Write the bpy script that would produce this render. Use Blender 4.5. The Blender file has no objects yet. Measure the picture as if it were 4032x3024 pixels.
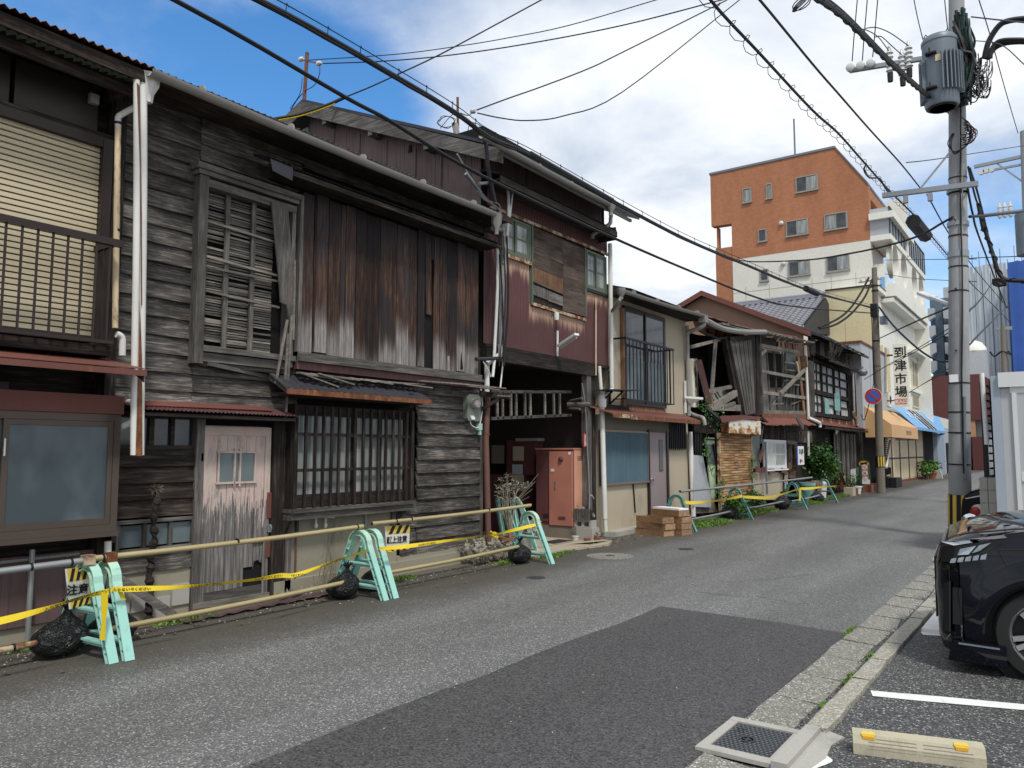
import bpy,bmesh,math,random
from mathutils import Vector,Matrix,Euler
random.seed(11)
rad=math.radians
S=bpy.context.scene
COL=S.collection
# ------------------------------------------------------------------ camera, sky, sun, exposure
FOC=3028.0;YAW=rad(35.8);PITCH=rad(5.0);EYE=1.6
cd=bpy.data.cameras.new('camera');cam=bpy.data.objects.new('camera',cd);COL.objects.link(cam)
cd.sensor_width=36;cd.lens=36*FOC/4032;cd.clip_start=.05;cd.clip_end=2000
cam.location=(0,0,EYE);cam.rotation_euler=(rad(90)+PITCH,0,YAW)
S.camera=cam
SUN_EL=rad(56);SUN_AZ=rad(128)
w=bpy.data.worlds.new('World');S.world=w;w.use_nodes=True
nt=w.node_tree;nt.nodes.clear()
def wn(t,**k):
 n=nt.nodes.new(t)
 for a,b in k.items():setattr(n,a,b)
 return n
L=nt.links.new
sky=wn('ShaderNodeTexSky',sky_type='NISHITA',sun_disc=False,sun_elevation=SUN_EL,sun_rotation=SUN_AZ)
sky.air_density=1.0;sky.dust_density=.6;sky.ozone_density=2.2
tc=wn('ShaderNodeTexCoord')
def wmath(op,a,b=None,c=None,clamp=False):
 n=wn('ShaderNodeMath',operation=op,use_clamp=clamp)
 for i,v in enumerate((a,b,c)):
  if v is None:continue
  if isinstance(v,(int,float)):n.inputs[i].default_value=v
  else:L(v,n.inputs[i])
 return n.outputs[0]
sep=wn('ShaderNodeSeparateXYZ');L(tc.outputs['Generated'],sep.inputs[0])
zz=wmath('ADD',wmath('MAXIMUM',sep.outputs[2],0.0),.22)
cx=wmath('DIVIDE',sep.outputs[0],zz);cy=wmath('DIVIDE',sep.outputs[1],zz)
cmb=wn('ShaderNodeCombineXYZ');L(cx,cmb.inputs[0]);L(cy,cmb.inputs[1])
def wnoise(scale,det,rough,off,dist=0.0):
 m=wn('ShaderNodeMapping');L(cmb.outputs[0],m.inputs[0]);m.inputs['Location'].default_value=off
 n=wn('ShaderNodeTexNoise');L(m.outputs[0],n.inputs[0])
 n.inputs['Scale'].default_value=scale;n.inputs['Detail'].default_value=det
 n.inputs['Roughness'].default_value=rough;n.inputs['Distortion'].default_value=dist
 return n.outputs[0]
big=wnoise(1.3,7,.55,(3.1,1.7,0),.3)
fine=wnoise(3.2,8,.6,(0,5,2),.2)
def wlobe(d,lo,hi):
 vm=wn('ShaderNodeVectorMath',operation='DOT_PRODUCT');L(tc.outputs['Generated'],vm.inputs[0])
 vm.inputs[1].default_value=Vector(d).normalized()
 mr=wn('ShaderNodeMapRange',interpolation_type='SMOOTHSTEP');L(vm.outputs['Value'],mr.inputs[0])
 mr.inputs[1].default_value=math.cos(rad(hi));mr.inputs[2].default_value=math.cos(rad(lo))
 return mr.outputs[0]
def dray(u,v):
 a=(u-2016)/FOC;b=(1512-v)/FOC
 f=math.cos(PITCH)-b*math.sin(PITCH);z=math.sin(PITCH)+b*math.cos(PITCH)
 return Vector((a*math.cos(YAW)-f*math.sin(YAW),a*math.sin(YAW)+f*math.cos(YAW),z))
clear=wmath('ADD',wmath('MULTIPLY',wlobe(dray(250,150),6,31),.62),wmath('MULTIPLY',wlobe(dray(1250,560),2,10),.34))
clear=wmath('ADD',clear,wmath('MULTIPLY',wlobe(dray(3780,1000),2,11),.5))
clear=wmath('ADD',clear,wmath('MULTIPLY',wlobe(dray(3050,640),1,7),.13))
dens=wmath('ADD',wmath('MULTIPLY',big,.62),wmath('MULTIPLY',fine,.38))
dens=wmath('SUBTRACT',wmath('ADD',dens,.14),wmath('MULTIPLY',clear,.52))
mr=wn('ShaderNodeMapRange',interpolation_type='SMOOTHSTEP');L(dens,mr.inputs[0])
mr.inputs[1].default_value=.20;mr.inputs[2].default_value=.60
cloudcol=wn('ShaderNodeValToRGB');L(wnoise(1.9,6,.55,(7,2,1),.4),cloudcol.inputs[0])
e=cloudcol.color_ramp.elements
e[0].position=.34;e[0].color=(.38,.45,.56,1);e[1].position=.60;e[1].color=(.74,.765,.80,1)
hs=wn('ShaderNodeHueSaturation');L(sky.outputs[0],hs.inputs['Color']);hs.inputs['Saturation'].default_value=1.30
bgs=wn('ShaderNodeBackground');L(hs.outputs[0],bgs.inputs[0]);bgs.inputs[1].default_value=.15
bgc=wn('ShaderNodeBackground');L(cloudcol.outputs[0],bgc.inputs[0]);bgc.inputs[1].default_value=1.0
mx=wn('ShaderNodeMixShader');L(mr.outputs[0],mx.inputs[0]);L(bgs.outputs[0],mx.inputs[1]);L(bgc.outputs[0],mx.inputs[2])
out=wn('ShaderNodeOutputWorld');L(mx.outputs[0],out.inputs[0])
sd=bpy.data.lights.new('sun','SUN');sd.energy=1.9;sd.angle=rad(8);sd.color=(1,.965,.9)
sun=bpy.data.objects.new('sun',sd);COL.objects.link(sun)
sdir=Vector((math.sin(SUN_AZ)*math.cos(SUN_EL),math.cos(SUN_AZ)*math.cos(SUN_EL),math.sin(SUN_EL)))
sun.rotation_euler=sdir.to_track_quat('Z','Y').to_euler();sun.location=(4,-6,14)
vs=S.view_settings;vs.view_transform='Standard';vs.look='None';vs.exposure=.45;vs.gamma=1;vs.use_curve_mapping=False
S.cycles.max_bounces=6;S.cycles.diffuse_bounces=3;S.cycles.glossy_bounces=3;S.cycles.transparent_max_bounces=6
# ------------------------------------------------------------------ survey: photograph points thrown onto real planes
def fx(u,v,x):r=dray(u,v);t=x/r.x;return r.y*t,EYE+r.z*t
def fy(u,v,y):r=dray(u,v);t=y/r.y;return r.x*t,EYE+r.z*t
def gnd(u,v,z=0):r=dray(u,v);t=(z-EYE)/r.z;return r.x*t,r.y*t
ZM={'v':(0,0,.54861),'1':(0,0,1.659),'2':(0,900,1.659),'3':(0,1800,1.8436),'4':(700,500,1.659),'5':(1000,1400,1.659),
'6':(1700,700,1.659),'7':(1800,1400,1.843),'8':(2600,1100,1.8433),'9':(2700,500,1.659),'a':(3200,1200,2.0733),
'b':(3300,0,1.659),'c':(3500,900,1.659),'d':(3500,1900,2.0733),'e':(2600,2200,1.5447),'g':(2600,1600,2.765),
'h':(1300,1950,2.4578),'i':(1850,1500,2.212),'j':(2680,1180,3.072),'k':(3100,1250,2.37),'l':(3500,1400,2.2124),
'm':(1050,100,1.58),'n':(600,0,.8508),'o':(3600,0,2.553),'f':(0,0,1)}
def Z(k,u,v):a=ZM[k];return a[0]+u/a[2],a[1]+v/a[2]
def FX(k,u,v,x):return fx(*Z(k,u,v),x)
def FY(k,u,v,y):return fy(*Z(k,u,v),y)
def rectx(k,u0,v0,u1,v1,x):
 a=FX(k,u0,v0,x);b=FX(k,u1,v1,x);return a[0],b[0],b[1],a[1]
# ------------------------------------------------------------------ materials
class T:
 def __init__(s,name,rough=.8,metal=0.0,spec=.3):
  s.m=bpy.data.materials.new(name);s.m.use_nodes=True;s.nt=s.m.node_tree
  s.b=s.nt.nodes['Principled BSDF']
  s.b.inputs['Roughness'].default_value=rough;s.b.inputs['Metallic'].default_value=metal
  s.b.inputs['Specular IOR Level'].default_value=spec
  s._pos=None
 def n(s,t,**k):
  x=s.nt.nodes.new(t)
  for a,b in k.items():setattr(x,a,b)
  return x
 def l(s,a,b):s.nt.links.new(a,b)
 def put(s,sock,v):
  if isinstance(v,(int,float)):sock.default_value=v
  elif isinstance(v,tuple):sock.default_value=(*v,1)if len(v)==3 and len(sock.default_value)==4 else v
  else:s.l(v,sock)
 def rnd(s):return s.n('ShaderNodeObjectInfo').outputs['Random']
 def pos(s,sc=(1,1,1),perobj=0.0,off=(0,0,0)):
  g=s.n('ShaderNodeNewGeometry').outputs['Position']
  if perobj:
   c=s.n('ShaderNodeCombineXYZ');r=s.math('MULTIPLY',s.rnd(),perobj)
   for i in range(3):s.l(r,c.inputs[i])
   a=s.n('ShaderNodeVectorMath',operation='ADD');s.l(g,a.inputs[0]);s.l(c.outputs[0],a.inputs[1]);g=a.outputs[0]
  m=s.n('ShaderNodeMapping');s.l(g,m.inputs[0]);m.inputs['Scale'].default_value=sc;m.inputs['Location'].default_value=off
  return m.outputs[0]
 def noise(s,vec,scale=1,det=5,rough=.6,dist=0.0):
  n=s.n('ShaderNodeTexNoise');s.l(vec,n.inputs[0])
  for k,v in(('Scale',scale),('Detail',det),('Roughness',rough),('Distortion',dist)):n.inputs[k].default_value=v
  return n.outputs[0]
 def vor(s,vec,scale=1,feat='F1',out='Color'):
  n=s.n('ShaderNodeTexVoronoi',feature=feat);s.l(vec,n.inputs[0]);n.inputs['Scale'].default_value=scale
  return n.outputs[out]
 def math(s,op,a,b=None,clamp=False):
  n=s.n('ShaderNodeMath',operation=op,use_clamp=clamp);s.put(n.inputs[0],a)
  if b is not None:s.put(n.inputs[1],b)
  return n.outputs[0]
 def step(s,v,lo,hi):
  n=s.n('ShaderNodeMapRange',interpolation_type='SMOOTHSTEP');s.put(n.inputs[0],v);n.inputs[1].default_value=lo;n.inputs[2].default_value=hi
  return n.outputs[0]
 def ramp(s,v,*st):
  n=s.n('ShaderNodeValToRGB');s.put(n.inputs[0],v);e=n.color_ramp.elements
  while len(e)<len(st):e.new(.5)
  for i,(p,c)in enumerate(st):e[i].position=p;e[i].color=(*c,1)
  return n.outputs[0]
 def mix(s,f,a,b,mode='MIX'):
  n=s.n('ShaderNodeMix',data_type='RGBA',blend_type=mode);s.put(n.inputs[0],f);s.put(n.inputs[6],a);s.put(n.inputs[7],b)
  return n.outputs[2]
 def gain(s,col,f):
  n=s.n('ShaderNodeVectorMath',operation='SCALE');s.l(col,n.inputs[0]);s.put(n.inputs['Scale'],f);return n.outputs[0]
 def xyz(s,i):
  x=s.n('ShaderNodeSeparateXYZ');s.l(s.n('ShaderNodeNewGeometry').outputs['Position'],x.inputs[0]);return x.outputs[i]
 def bump(s,h,st=.4,d=.01):
  n=s.n('ShaderNodeBump');s.l(h,n.inputs['Height']);n.inputs['Strength'].default_value=st;n.inputs['Distance'].default_value=d
  s.l(n.outputs[0],s.b.inputs['Normal'])
 def col(s,c):s.put(s.b.inputs['Base Color'],c);return s
 def rough(s,v):s.put(s.b.inputs['Roughness'],v);return s
AX={'Y':(14,.9,14),'Z':(14,14,.9),'X':(.9,14,14),'O':(8,8,8)}
def wood(name,dark,mid,light,ax='Y',k=1.0,vary=.5,blotch=.5,lightpos=.72):
 t=T(name,.85,spec=.2)
 p=t.pos(tuple(a*k for a in AX[ax]),31)
 g=t.noise(p,2.2,8,.68,.35)
 f=t.noise(t.pos(tuple(a*k*4 for a in AX[ax]),17),1.6,4,.7)
 v=t.math('ADD',t.math('MULTIPLY',g,.7),t.math('MULTIPLY',f,.3))
 c=t.ramp(v,(.3,dark),(.5,mid),(lightpos,light))
 bl=t.noise(t.pos((1.4,1.4,1.4),9),1.1,4,.6)
 c=t.gain(c,t.math('ADD',t.math('MULTIPLY',t.step(bl,.3,.7),blotch),1-blotch*.62))
 c=t.gain(c,t.math('ADD',t.math('MULTIPLY',t.rnd(),vary),1-vary/2))
 t.col(c);t.bump(v,.9,.006);return t.m
def plain(name,c,rough=.6,metal=0.0,spec=.35,var=.18,sc=3.0,bump=0.0):
 t=T(name,rough,metal,spec)
 n=t.noise(t.pos((1,1,1),7),sc,6,.65)
 t.col(t.gain(t.ramp(n,(0,c),(1,c)),t.math('ADD',t.math('MULTIPLY',n,var*2),1-var)))
 if bump:t.bump(t.noise(t.pos(),sc*12,5,.6),bump,.005)
 return t.m
RUST=((.25,(.045,.018,.010)),(.5,(.16,.055,.022)),(.72,(.36,.15,.05)))
def painted(name,c,rust=.5,rough=.55,metal=.1,streak=True,chalk=None,spec=.35):
 t=T(name,rough,metal,spec)
 r=t.ramp(t.noise(t.pos((9,9,5),3),1.5,7,.7),*RUST)
 m=t.noise(t.pos((3,3,.9 if streak else 3),5),1.6,8,.72,.3)
 n=t.noise(t.pos((1,1,1),3),1.2,6,.6)
 base=t.gain(t.ramp(n,(0,c),(1,c)),t.math('ADD',t.math('MULTIPLY',n,.7),.66))
 if chalk:
  base=t.mix(t.step(t.noise(t.pos((22,22,.7),5),1.2,5,.6),.52,.75),base,chalk)
 lo=1-rust*.62
 t.col(t.mix(t.step(m,lo-.1,lo+.03),base,r));t.rough(t.math('ADD',t.math('MULTIPLY',m,.4),rough-.15))
 t.bump(m,.25,.004);return t.m
def stained(name,c,dark=(.10,.09,.075),amt=.5,rough=.9,sc=1.2,grain=60):
 t=T(name,rough,spec=.15)
 n=t.noise(t.pos((1,1,.45)),sc,8,.66,.3)
 f=t.noise(t.pos(),grain,3,.6)
 base=t.gain(t.ramp(f,(0,c),(1,c)),t.math('ADD',t.math('MULTIPLY',f,.3),.85))
 t.col(t.mix(t.math('MULTIPLY',t.step(n,.5,.78),amt),base,dark));t.bump(f,.25,.004);return t.m
M={}
M['dark_plank']=wood('weathered_dark_plank',(.014,.012,.011),(.088,.079,.071),(.38,.345,.30),'Y',k=1.8,vary=.7,blotch=.8,lightpos=.72)
M['brown_plank']=wood('sooty_brown_plank',(.008,.006,.006),(.032,.024,.020),(.13,.105,.085),'Y')
M['grey_post']=wood('grey_weathered_post',(.045,.042,.040),(.12,.11,.10),(.30,.27,.24),'Z')
M['grey_beam']=wood('grey_weathered_beam',(.045,.042,.040),(.12,.11,.10),(.30,.27,.24),'Y')
M['bleached']=wood('bleached_lath',(.09,.08,.07),(.24,.215,.18),(.46,.42,.36),'Y')
M['bleached_any']=wood('bleached_stick',(.09,.08,.07),(.22,.195,.165),(.42,.38,.32),'O')
M['dark_beam']=wood('dark_beam',(.012,.010,.009),(.035,.028,.025),(.09,.075,.065),'Y')
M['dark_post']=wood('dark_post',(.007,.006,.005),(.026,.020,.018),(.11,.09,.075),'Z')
M['crate']=wood('crate_wood',(.16,.085,.045),(.30,.17,.09),(.44,.28,.16),'Y',vary=.35,blotch=.3)
M['crate_end']=wood('crate_end_wood',(.20,.12,.07),(.36,.23,.14),(.5,.36,.24),'O',vary=.35,blotch=.3)
M['ply']=wood('orange_plywood',(.10,.05,.028),(.22,.12,.07),(.36,.23,.15),'Z')
M['cover']=wood('brown_cover_board',(.035,.024,.020),(.095,.070,.058),(.19,.15,.125),'Y')
# the tall board panel: brown boards, bleached silver where rain reaches them
t=T('rain_bleached_board',.85,spec=.2)
g=t.noise(t.pos((16,16,.8),31),2.0,8,.68,.4);f=t.noise(t.pos((60,60,3),17),1.4,4,.7)
v=t.math('ADD',t.math('MULTIPLY',g,.65),t.math('MULTIPLY',f,.35))
brown=t.ramp(v,(.34,(.014,.010,.009)),(.5,(.050,.030,.024)),(.70,(.19,.105,.065)))
grey=t.ramp(v,(.3,(.05,.045,.043)),(.5,(.17,.155,.145)),(.70,(.40,.37,.34)))
shade_and_blotch=t.ramp(v,(.3,(.012,.010,.012)),(.7,(.055,.045,.045)))
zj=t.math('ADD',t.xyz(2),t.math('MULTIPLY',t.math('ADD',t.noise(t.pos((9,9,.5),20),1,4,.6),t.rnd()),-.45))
c=t.mix(t.step(zj,2.36,2.72),grey,brown);c=t.mix(t.step(zj,3.45,4.0),c,shade_and_blotch);c=t.mix(t.step(t.noise(t.pos((1.2,1.2,.6),40),1.3,3,.5),.48,.62),c,t.mix(t.step(zj,2.36,2.72),c,shade_and_blotch))  # top band is eave shade painted into the colour; blotches are board tone
t.col(t.gain(c,t.math('ADD',t.math('MULTIPLY',t.rnd(),.9),.6)));t.bump(v,.9,.006);M['panel_board']=t.m
# pink-white door boards whose paint peels towards the bottom
t=T('peeling_pink_paint',.75,spec=.25)
wv=t.noise(t.pos((16,16,.9),31),2.0,7,.68,.4)
bare=t.ramp(wv,(.3,(.05,.046,.045)),(.5,(.15,.14,.13)),(.7,(.32,.30,.28)))
pn=t.noise(t.pos((2,2,2)),1.5,6,.6)
paint=t.mix(t.step(pn,.35,.7),(.60,.45,.40),(.50,.43,.37));paint=t.mix(t.math('MULTIPLY',t.step(t.noise(t.pos((3,3,1.2),6),2.2,7,.7),.5,.72),.65),paint,(.20,.165,.14))
pk=t.math('ADD',t.math('MULTIPLY',t.noise(t.pos((26,26,1.6),3),1.6,8,.75),2.6),t.math('MULTIPLY',t.xyz(2),1.05))
t.col(t.mix(t.step(pk,2.30,2.46),bare,paint));t.bump(wv,.5,.004);M['door_paint']=t.m
M['maroon']=painted('maroon_corrugated_iron',(.105,.047,.047),rust=.42,chalk=(.17,.085,.08))
M['maroon_flat']=painted('faded_brown_sheet_iron',(.125,.082,.078),rust=.30,chalk=(.035,.022,.022),rough=.6)
t=T('maroon_iron_pale_drips',.55,.1)
n=t.noise(t.pos((1,1,1)),1.2,6,.6);base=t.gain(t.ramp(n,(0,(.112,.050,.049)),(1,(.112,.050,.049))),t.math('ADD',t.math('MULTIPLY',n,.7),.66))
st=t.math('ADD',t.xyz(2),t.math('MULTIPLY',t.noise(t.pos((1,11,.3)),1.1,4,.6),-.62))
yy=t.xyz(1)
m1=t.math('MULTIPLY',t.step(st,4.10,4.30),t.math('SUBTRACT',1.0,t.step(yy,10.42,10.52)))
m2=t.math('MULTIPLY',t.step(st,3.42,3.66),t.math('MULTIPLY',t.step(yy,10.42,10.5),t.math('SUBTRACT',1.0,t.step(yy,12.2,12.3))))
m3=t.math('MULTIPLY',t.step(st,4.02,4.22),t.step(yy,12.2,12.3))
below=t.math('SUBTRACT',1.0,t.step(t.xyz(2),4.72,4.82))
mm=t.math('MULTIPLY',t.math('MULTIPLY',t.math('ADD',t.math('ADD',m1,m2),m3),below),.8)
t.col(t.mix(mm,base,(.50,.33,.24)));M['maroon_drips']=t.m
M['rust_iron']=painted('rusted_iron',(.20,.075,.045),rust=.9,metal=.05)
M['rust_trim']=painted('rust_and_cream_trim',(.52,.42,.28),rust=.75,streak=False)
M['rust_roof']=painted('red_oxide_roof',(.165,.062,.048),rust=.52,rough=.6)
M['dark_iron']=painted('dark_iron_sheet',(.035,.035,.042),rust=.45,rough=.5)
M['green_iron']=plain('mossy_green_corrugated',(.20,.27,.20),.7,var=.3)
M['pvc']=painted('dirty_white_pvc',(.72,.71,.66),rust=.30,metal=0,rough=.35,spec=.45)
M['pvc_clean']=plain('white_pvc',(.76,.76,.73),.35,var=.06)
M['pvc_rust']=painted('rust_stained_pvc',(.70,.56,.36),rust=.62,metal=0,rough=.4)
M['gutter']=plain('grey_plastic_gutter',(.30,.29,.27),.45,var=.25)
M['grey_pipe']=plain('grey_steel_pipe',(.33,.34,.34),.45,.5,var=.2)
M['rust_pipe']=painted('rusty_brown_pipe',(.15,.078,.062),rust=.6,metal=.2)
M['yellow_pipe']=painted('yellowed_steel_pipe',(.46,.38,.20),rust=.40,metal=.3,rough=.4,streak=False)
M['bronze']=plain('bronze_aluminium',(.115,.088,.070),.4,.45,var=.12)
M['bronze_light']=plain('tan_aluminium',(.22,.185,.15),.4,.4,var=.12)
M['dark_bronze']=plain('dark_brown_aluminium',(.042,.031,.027),.4,.4,var=.15)
M['black_iron']=plain('black_painted_iron',(.018,.018,.020),.45,.3,var=.2)
M['shutter_cream']=plain('cream_shutter',(.55,.47,.32),.5,.1,var=.12)
M['cream_shop']=plain('cream_shop_shutter',(.68,.58,.38),.5,.1,var=.12)
t=T('rust_shutter',.8,.1)
n=t.noise(t.pos((1,1.1,1.4),2),1.3,6,.6)
t.col(t.ramp(n,(.28,(.16,.075,.035)),(.46,(.34,.18,.08)),(.60,(.50,.31,.15)),(.76,(.60,.48,.33))));M['rust_shutter']=t.m
M['stucco']=stained('beige_stucco',(.47,.405,.30),(.21,.18,.14),.55,sc=.9)
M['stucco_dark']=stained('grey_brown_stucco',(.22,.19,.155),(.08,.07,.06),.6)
M['base_wall']=stained('mossy_mortar',(.31,.285,.215),(.09,.085,.065),.8,sc=2.2)
M['concrete']=stained('concrete',(.40,.385,.35),(.14,.13,.115),.6,sc=2.5)
M['pole']=stained('pole_concrete',(.33,.335,.34),(.13,.13,.135),.6,sc=1.0)
M['old_pole']=stained('old_brown_pole',(.20,.175,.14),(.09,.08,.065),.7,sc=1.5)
M['slab']=stained('tan_slab',(.42,.36,.27),(.20,.17,.13),.6,sc=2)
M['cream']=stained('cream_render',(.72,.70,.62),(.50,.47,.40),.45,sc=.7,grain=9)
M['white_wall']=stained('white_render',(.78,.77,.70),(.55,.52,.44),.35,sc=.5,grain=9)
M['yellow_wall']=stained('pale_yellow_render',(.62,.565,.36),(.42,.36,.2),.55,sc=.6,grain=9)
M['grey_wall']=stained('pale_grey_panel',(.44,.46,.48),(.30,.30,.30),.5,sc=.8,grain=9)
M['beige_gable']=stained('tan_gable_render',(.28,.175,.125),(.13,.09,.07),.6,sc=.8)
t=T('orange_brick_tile',.8,spec=.2)
br=t.n('ShaderNodeTexBrick');t.l(t.pos((1,1,1)),br.inputs[0])
mp=t.n('ShaderNodeMapping');g=t.n('ShaderNodeNewGeometry');sx=t.n('ShaderNodeSeparateXYZ');t.l(g.outputs['Position'],sx.inputs[0])
cb=t.n('ShaderNodeCombineXYZ');t.l(t.math('ADD',sx.outputs[0],sx.outputs[1]),cb.inputs[0]);t.l(sx.outputs[2],cb.inputs[1])
t.l(cb.outputs[0],br.inputs[0]);br.inputs['Scale'].default_value=3.2
for k,v in(('Color1',(.47,.20,.105,1)),('Color2',(.40,.168,.088,1)),('Mortar',(.30,.15,.09,1)),('Mortar Size',.012)):br.inputs[k].default_value=v
n=t.noise(t.pos((.9,.9,.18)),1.3,7,.65);t.col(t.gain(br.outputs[0],t.math('ADD',t.math('MULTIPLY',n,.6),.68)));M['brick']=t.m
t=T('frosted_glass',.25,spec=.5)
n=t.noise(t.pos((.9,1.1,.7)),1.5,3,.5)
t.col(t.ramp(n,(.35,(.055,.075,.085)),(.65,(.17,.21,.215))));t.rough(.32);M['frost']=t.m
t=T('old_window_glass',.08,spec=.6);n=t.noise(t.pos((2,2,2),9),1.3,4,.6)
t.col(t.ramp(n,(.35,(.012,.016,.02)),(.7,(.06,.075,.08))));M['glass']=t.m
t=T('curtained_glass',.12,spec=.55);n=t.noise(t.pos((9,9,.8),9),1.1,4,.6)
t.col(t.ramp(n,(.35,(.14,.16,.16)),(.65,(.36,.38,.36))));M['curtain']=t.m
t=T('dusty_pane',.3,spec=.4);n=t.noise(t.pos((3,3,3),9),1.6,6,.7)
t.col(t.gain(t.ramp(n,(.3,(.32,.34,.32)),(.7,(.60,.62,.57))),t.math('ADD',t.math('MULTIPLY',t.rnd(),.7),.65)));M['dusty']=t.m
M['green_frame']=plain('olive_green_frame',(.115,.145,.105),.6,var=.25)
M['teal_sheet']=plain('teal_plastic_sheet',(.22,.42,.38),.4,var=.2)
M['blue_panel']=painted('blue_grey_corrugated',(.075,.13,.165),rust=.15,chalk=(.14,.20,.23))
M['void']=plain('unlit_interior_black',(.010,.009,.009),.95)  # near-black colour stands in for the shade inside openings and behind boards
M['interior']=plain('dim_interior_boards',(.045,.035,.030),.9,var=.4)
M['cloth']=plain('grey_inner_wall',(.28,.27,.25),.9,var=.2)
t=T('mint_plastic',.42,spec=.4)
n=t.noise(t.pos((1,1,1),5),2.0,5,.6);h=t.step(t.xyz(2),.35,.72)
dirt=t.step(t.noise(t.pos((6,6,6),5),2,7,.7),.56,.72)
c=t.mix(t.math('MULTIPLY',h,t.step(n,.3,.6)),(.33,.62,.54),(.50,.68,.50))
t.col(t.mix(t.math('MULTIPLY',dirt,.4),c,(.16,.24,.18)));M['mint']=t.m
t=T('teal_plastic',.42,spec=.4);n=t.noise(t.pos((1,1,1),5),3.0,6,.65)
t.col(t.ramp(n,(.35,(.055,.21,.18)),(.65,(.22,.42,.38))));M['teal']=t.m
t=T('black_bag',.3,spec=.5);n=t.noise(t.pos((1,1,1),5),9,5,.55,2.5)
t.col((.010,.010,.011));t.bump(n,1.0,.05);t.rough(t.math('ADD',t.math('MULTIPLY',n,.25),.10));M['bag']=t.m
M['tape']=plain('yellow_tape',(.76,.56,.02),.35,var=.12,sc=9)
M['ink']=plain('black_ink',(.015,.015,.015),.6,var=0)
M['sign_white']=painted('dirty_white_sign',(.72,.70,.60),rust=.12,metal=0,rough=.5,streak=False)
M['paper']=plain('white_board',(.78,.78,.76),.6,var=.06)
M['sign_yellow']=plain('sign_yellow',(.70,.50,.08),.5,var=.1)
M['red_paint']=plain('sign_red',(.55,.04,.035),.45,var=.1)
M['dull_red']=plain('dull_red_text',(.50,.22,.18),.5)
M['blue_paint']=plain('sign_blue',(.05,.14,.52),.45,var=.1)
M['locker']=painted('salmon_red_locker',(.46,.19,.135),rust=.28,metal=.05,streak=False)
M['locker_dark']=painted('maroon_locker',(.125,.048,.050),rust=.42,metal=.05,streak=False)
M['locker_lit_side']=painted('lit_salmon_locker_side',(.60,.30,.20),rust=.22,metal=.05,streak=False)  # lighter copy of the locker salmon, daylight on its side painted in
M['terracotta']=plain('terracotta',(.30,.115,.06),.8,var=.25)
M['white_pot']=plain('white_glazed_pot',(.70,.69,.64),.3)
M['styro']=plain('white_styrofoam',(.86,.86,.85),.7,var=.04)
M['mauve_door']=plain('mauve_steel_door',(.30,.235,.24),.5,.1,var=.12)
M['rubber']=plain('black_rubber',(.02,.02,.02),.8,var=.2)
M['wire']=plain('black_cable',(.012,.012,.014),.6,var=.1)
M['wire_green']=plain('dark_green_cable',(.02,.05,.045),.55,var=.3)
M['wire_grey']=plain('grey_cable',(.26,.26,.25),.6)
M['tin_grey']=plain('transformer_grey',(.17,.20,.23),.45,.15,var=.15)
M['galv']=plain('galvanised_steel',(.30,.32,.33),.45,.55,var=.15)
M['ceramic']=plain('white_ceramic',(.62,.62,.60),.25,var=.06)
M['orange_awn']=plain('orange_awning',(.62,.38,.19),.7,var=.10,sc=1.5)
M['blue_awn']=plain('sky_blue_awning',(.20,.42,.70),.5,var=.12,sc=1.5)
M['meter']=plain('grey_green_meter_box',(.17,.19,.16),.4,var=.2)
M['mint_box']=plain('pale_mint_box',(.40,.58,.50),.5)
M['tile']=plain('silver_grey_kawara',(.25,.255,.285),.28,.15,.6,var=.3)
M['tower']=plain('slate_blue_wall',(.11,.16,.20),.8)
M['brown_wall']=plain('dark_red_brown_cladding',(.105,.035,.032),.7,var=.12)
M['tan_wall']=plain('tan_wall',(.42,.24,.14),.8)
t=T('grey_scaffold_mesh',.8);n=t.noise(t.pos((.3,.3,.12)),1.5,6,.6)
t.col(t.ramp(n,(.3,(.36,.41,.45)),(.7,(.50,.54,.57))));M['sheet_grey']=t.m
M['sheet_blue']=plain('blue_scaffold_mesh',(.035,.10,.36),.7,var=.25,sc=.5)
M['shed_grey']=plain('light_grey_steel_panel',(.46,.47,.48),.45,.1,var=.05)
M['shed_white']=plain('white_steel_trim',(.68,.69,.69),.4,.1,var=.05)
M['shed_blue']=plain('blue_grey_corner_steel',(.36,.41,.47),.45,.1,var=.05)
t=T('black_car_paint',.05,spec=.3);t.col((.003,.004,.008));t.b.inputs['Coat Weight'].default_value=.12;t.b.inputs['Coat Roughness'].default_value=.04;M['car']=t.m
M['chrome']=plain('chrome',(.75,.76,.78),.10,1.0,var=.02)
M['alloy']=plain('silver_alloy',(.50,.50,.50),.3,.8,var=.05)
M['lamp']=plain('headlamp_glass',(.40,.45,.50),.12,.4,var=.5,sc=20)
M['car_glass']=plain('tinted_car_glass',(.01,.012,.014),.05,0,.7)
M['tail']=plain('red_lamp',(.42,.03,.03),.2)
M['plastic_black']=plain('matt_black_plastic',(.014,.014,.015),.55)
M['road_paint']=stained('white_road_paint',(.76,.76,.74),(.22,.22,.22),.55,sc=9)
M['stop_block']=stained('yellowish_stop_block',(.46,.42,.31),(.20,.18,.13),.65,sc=5)
M['amber']=plain('amber_reflector',(.75,.40,.03),.3)
M['iron_cover']=plain('cast_iron_cover',(.065,.07,.078),.5,.4,var=.2,bump=.3)
def leafm(name,a,b,r=.5):
 t=T(name,r,spec=.35);n=t.noise(t.pos((1,1,1)),9,4,.6);t.col(t.ramp(n,(.3,a),(.7,b)));return t.m
M['grey_beam_x']=wood('grey_verge_board',(.045,.042,.040),(.12,.11,.10),(.28,.26,.24),'X')
M['leaf']=leafm('fresh_green_leaf',(.035,.10,.018),(.11,.24,.045))
M['leaf_dark']=leafm('dark_green_leaf',(.015,.05,.015),(.05,.13,.03))
M['moss']=leafm('ground_weed_leaf',(.06,.13,.02),(.20,.33,.06))
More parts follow.
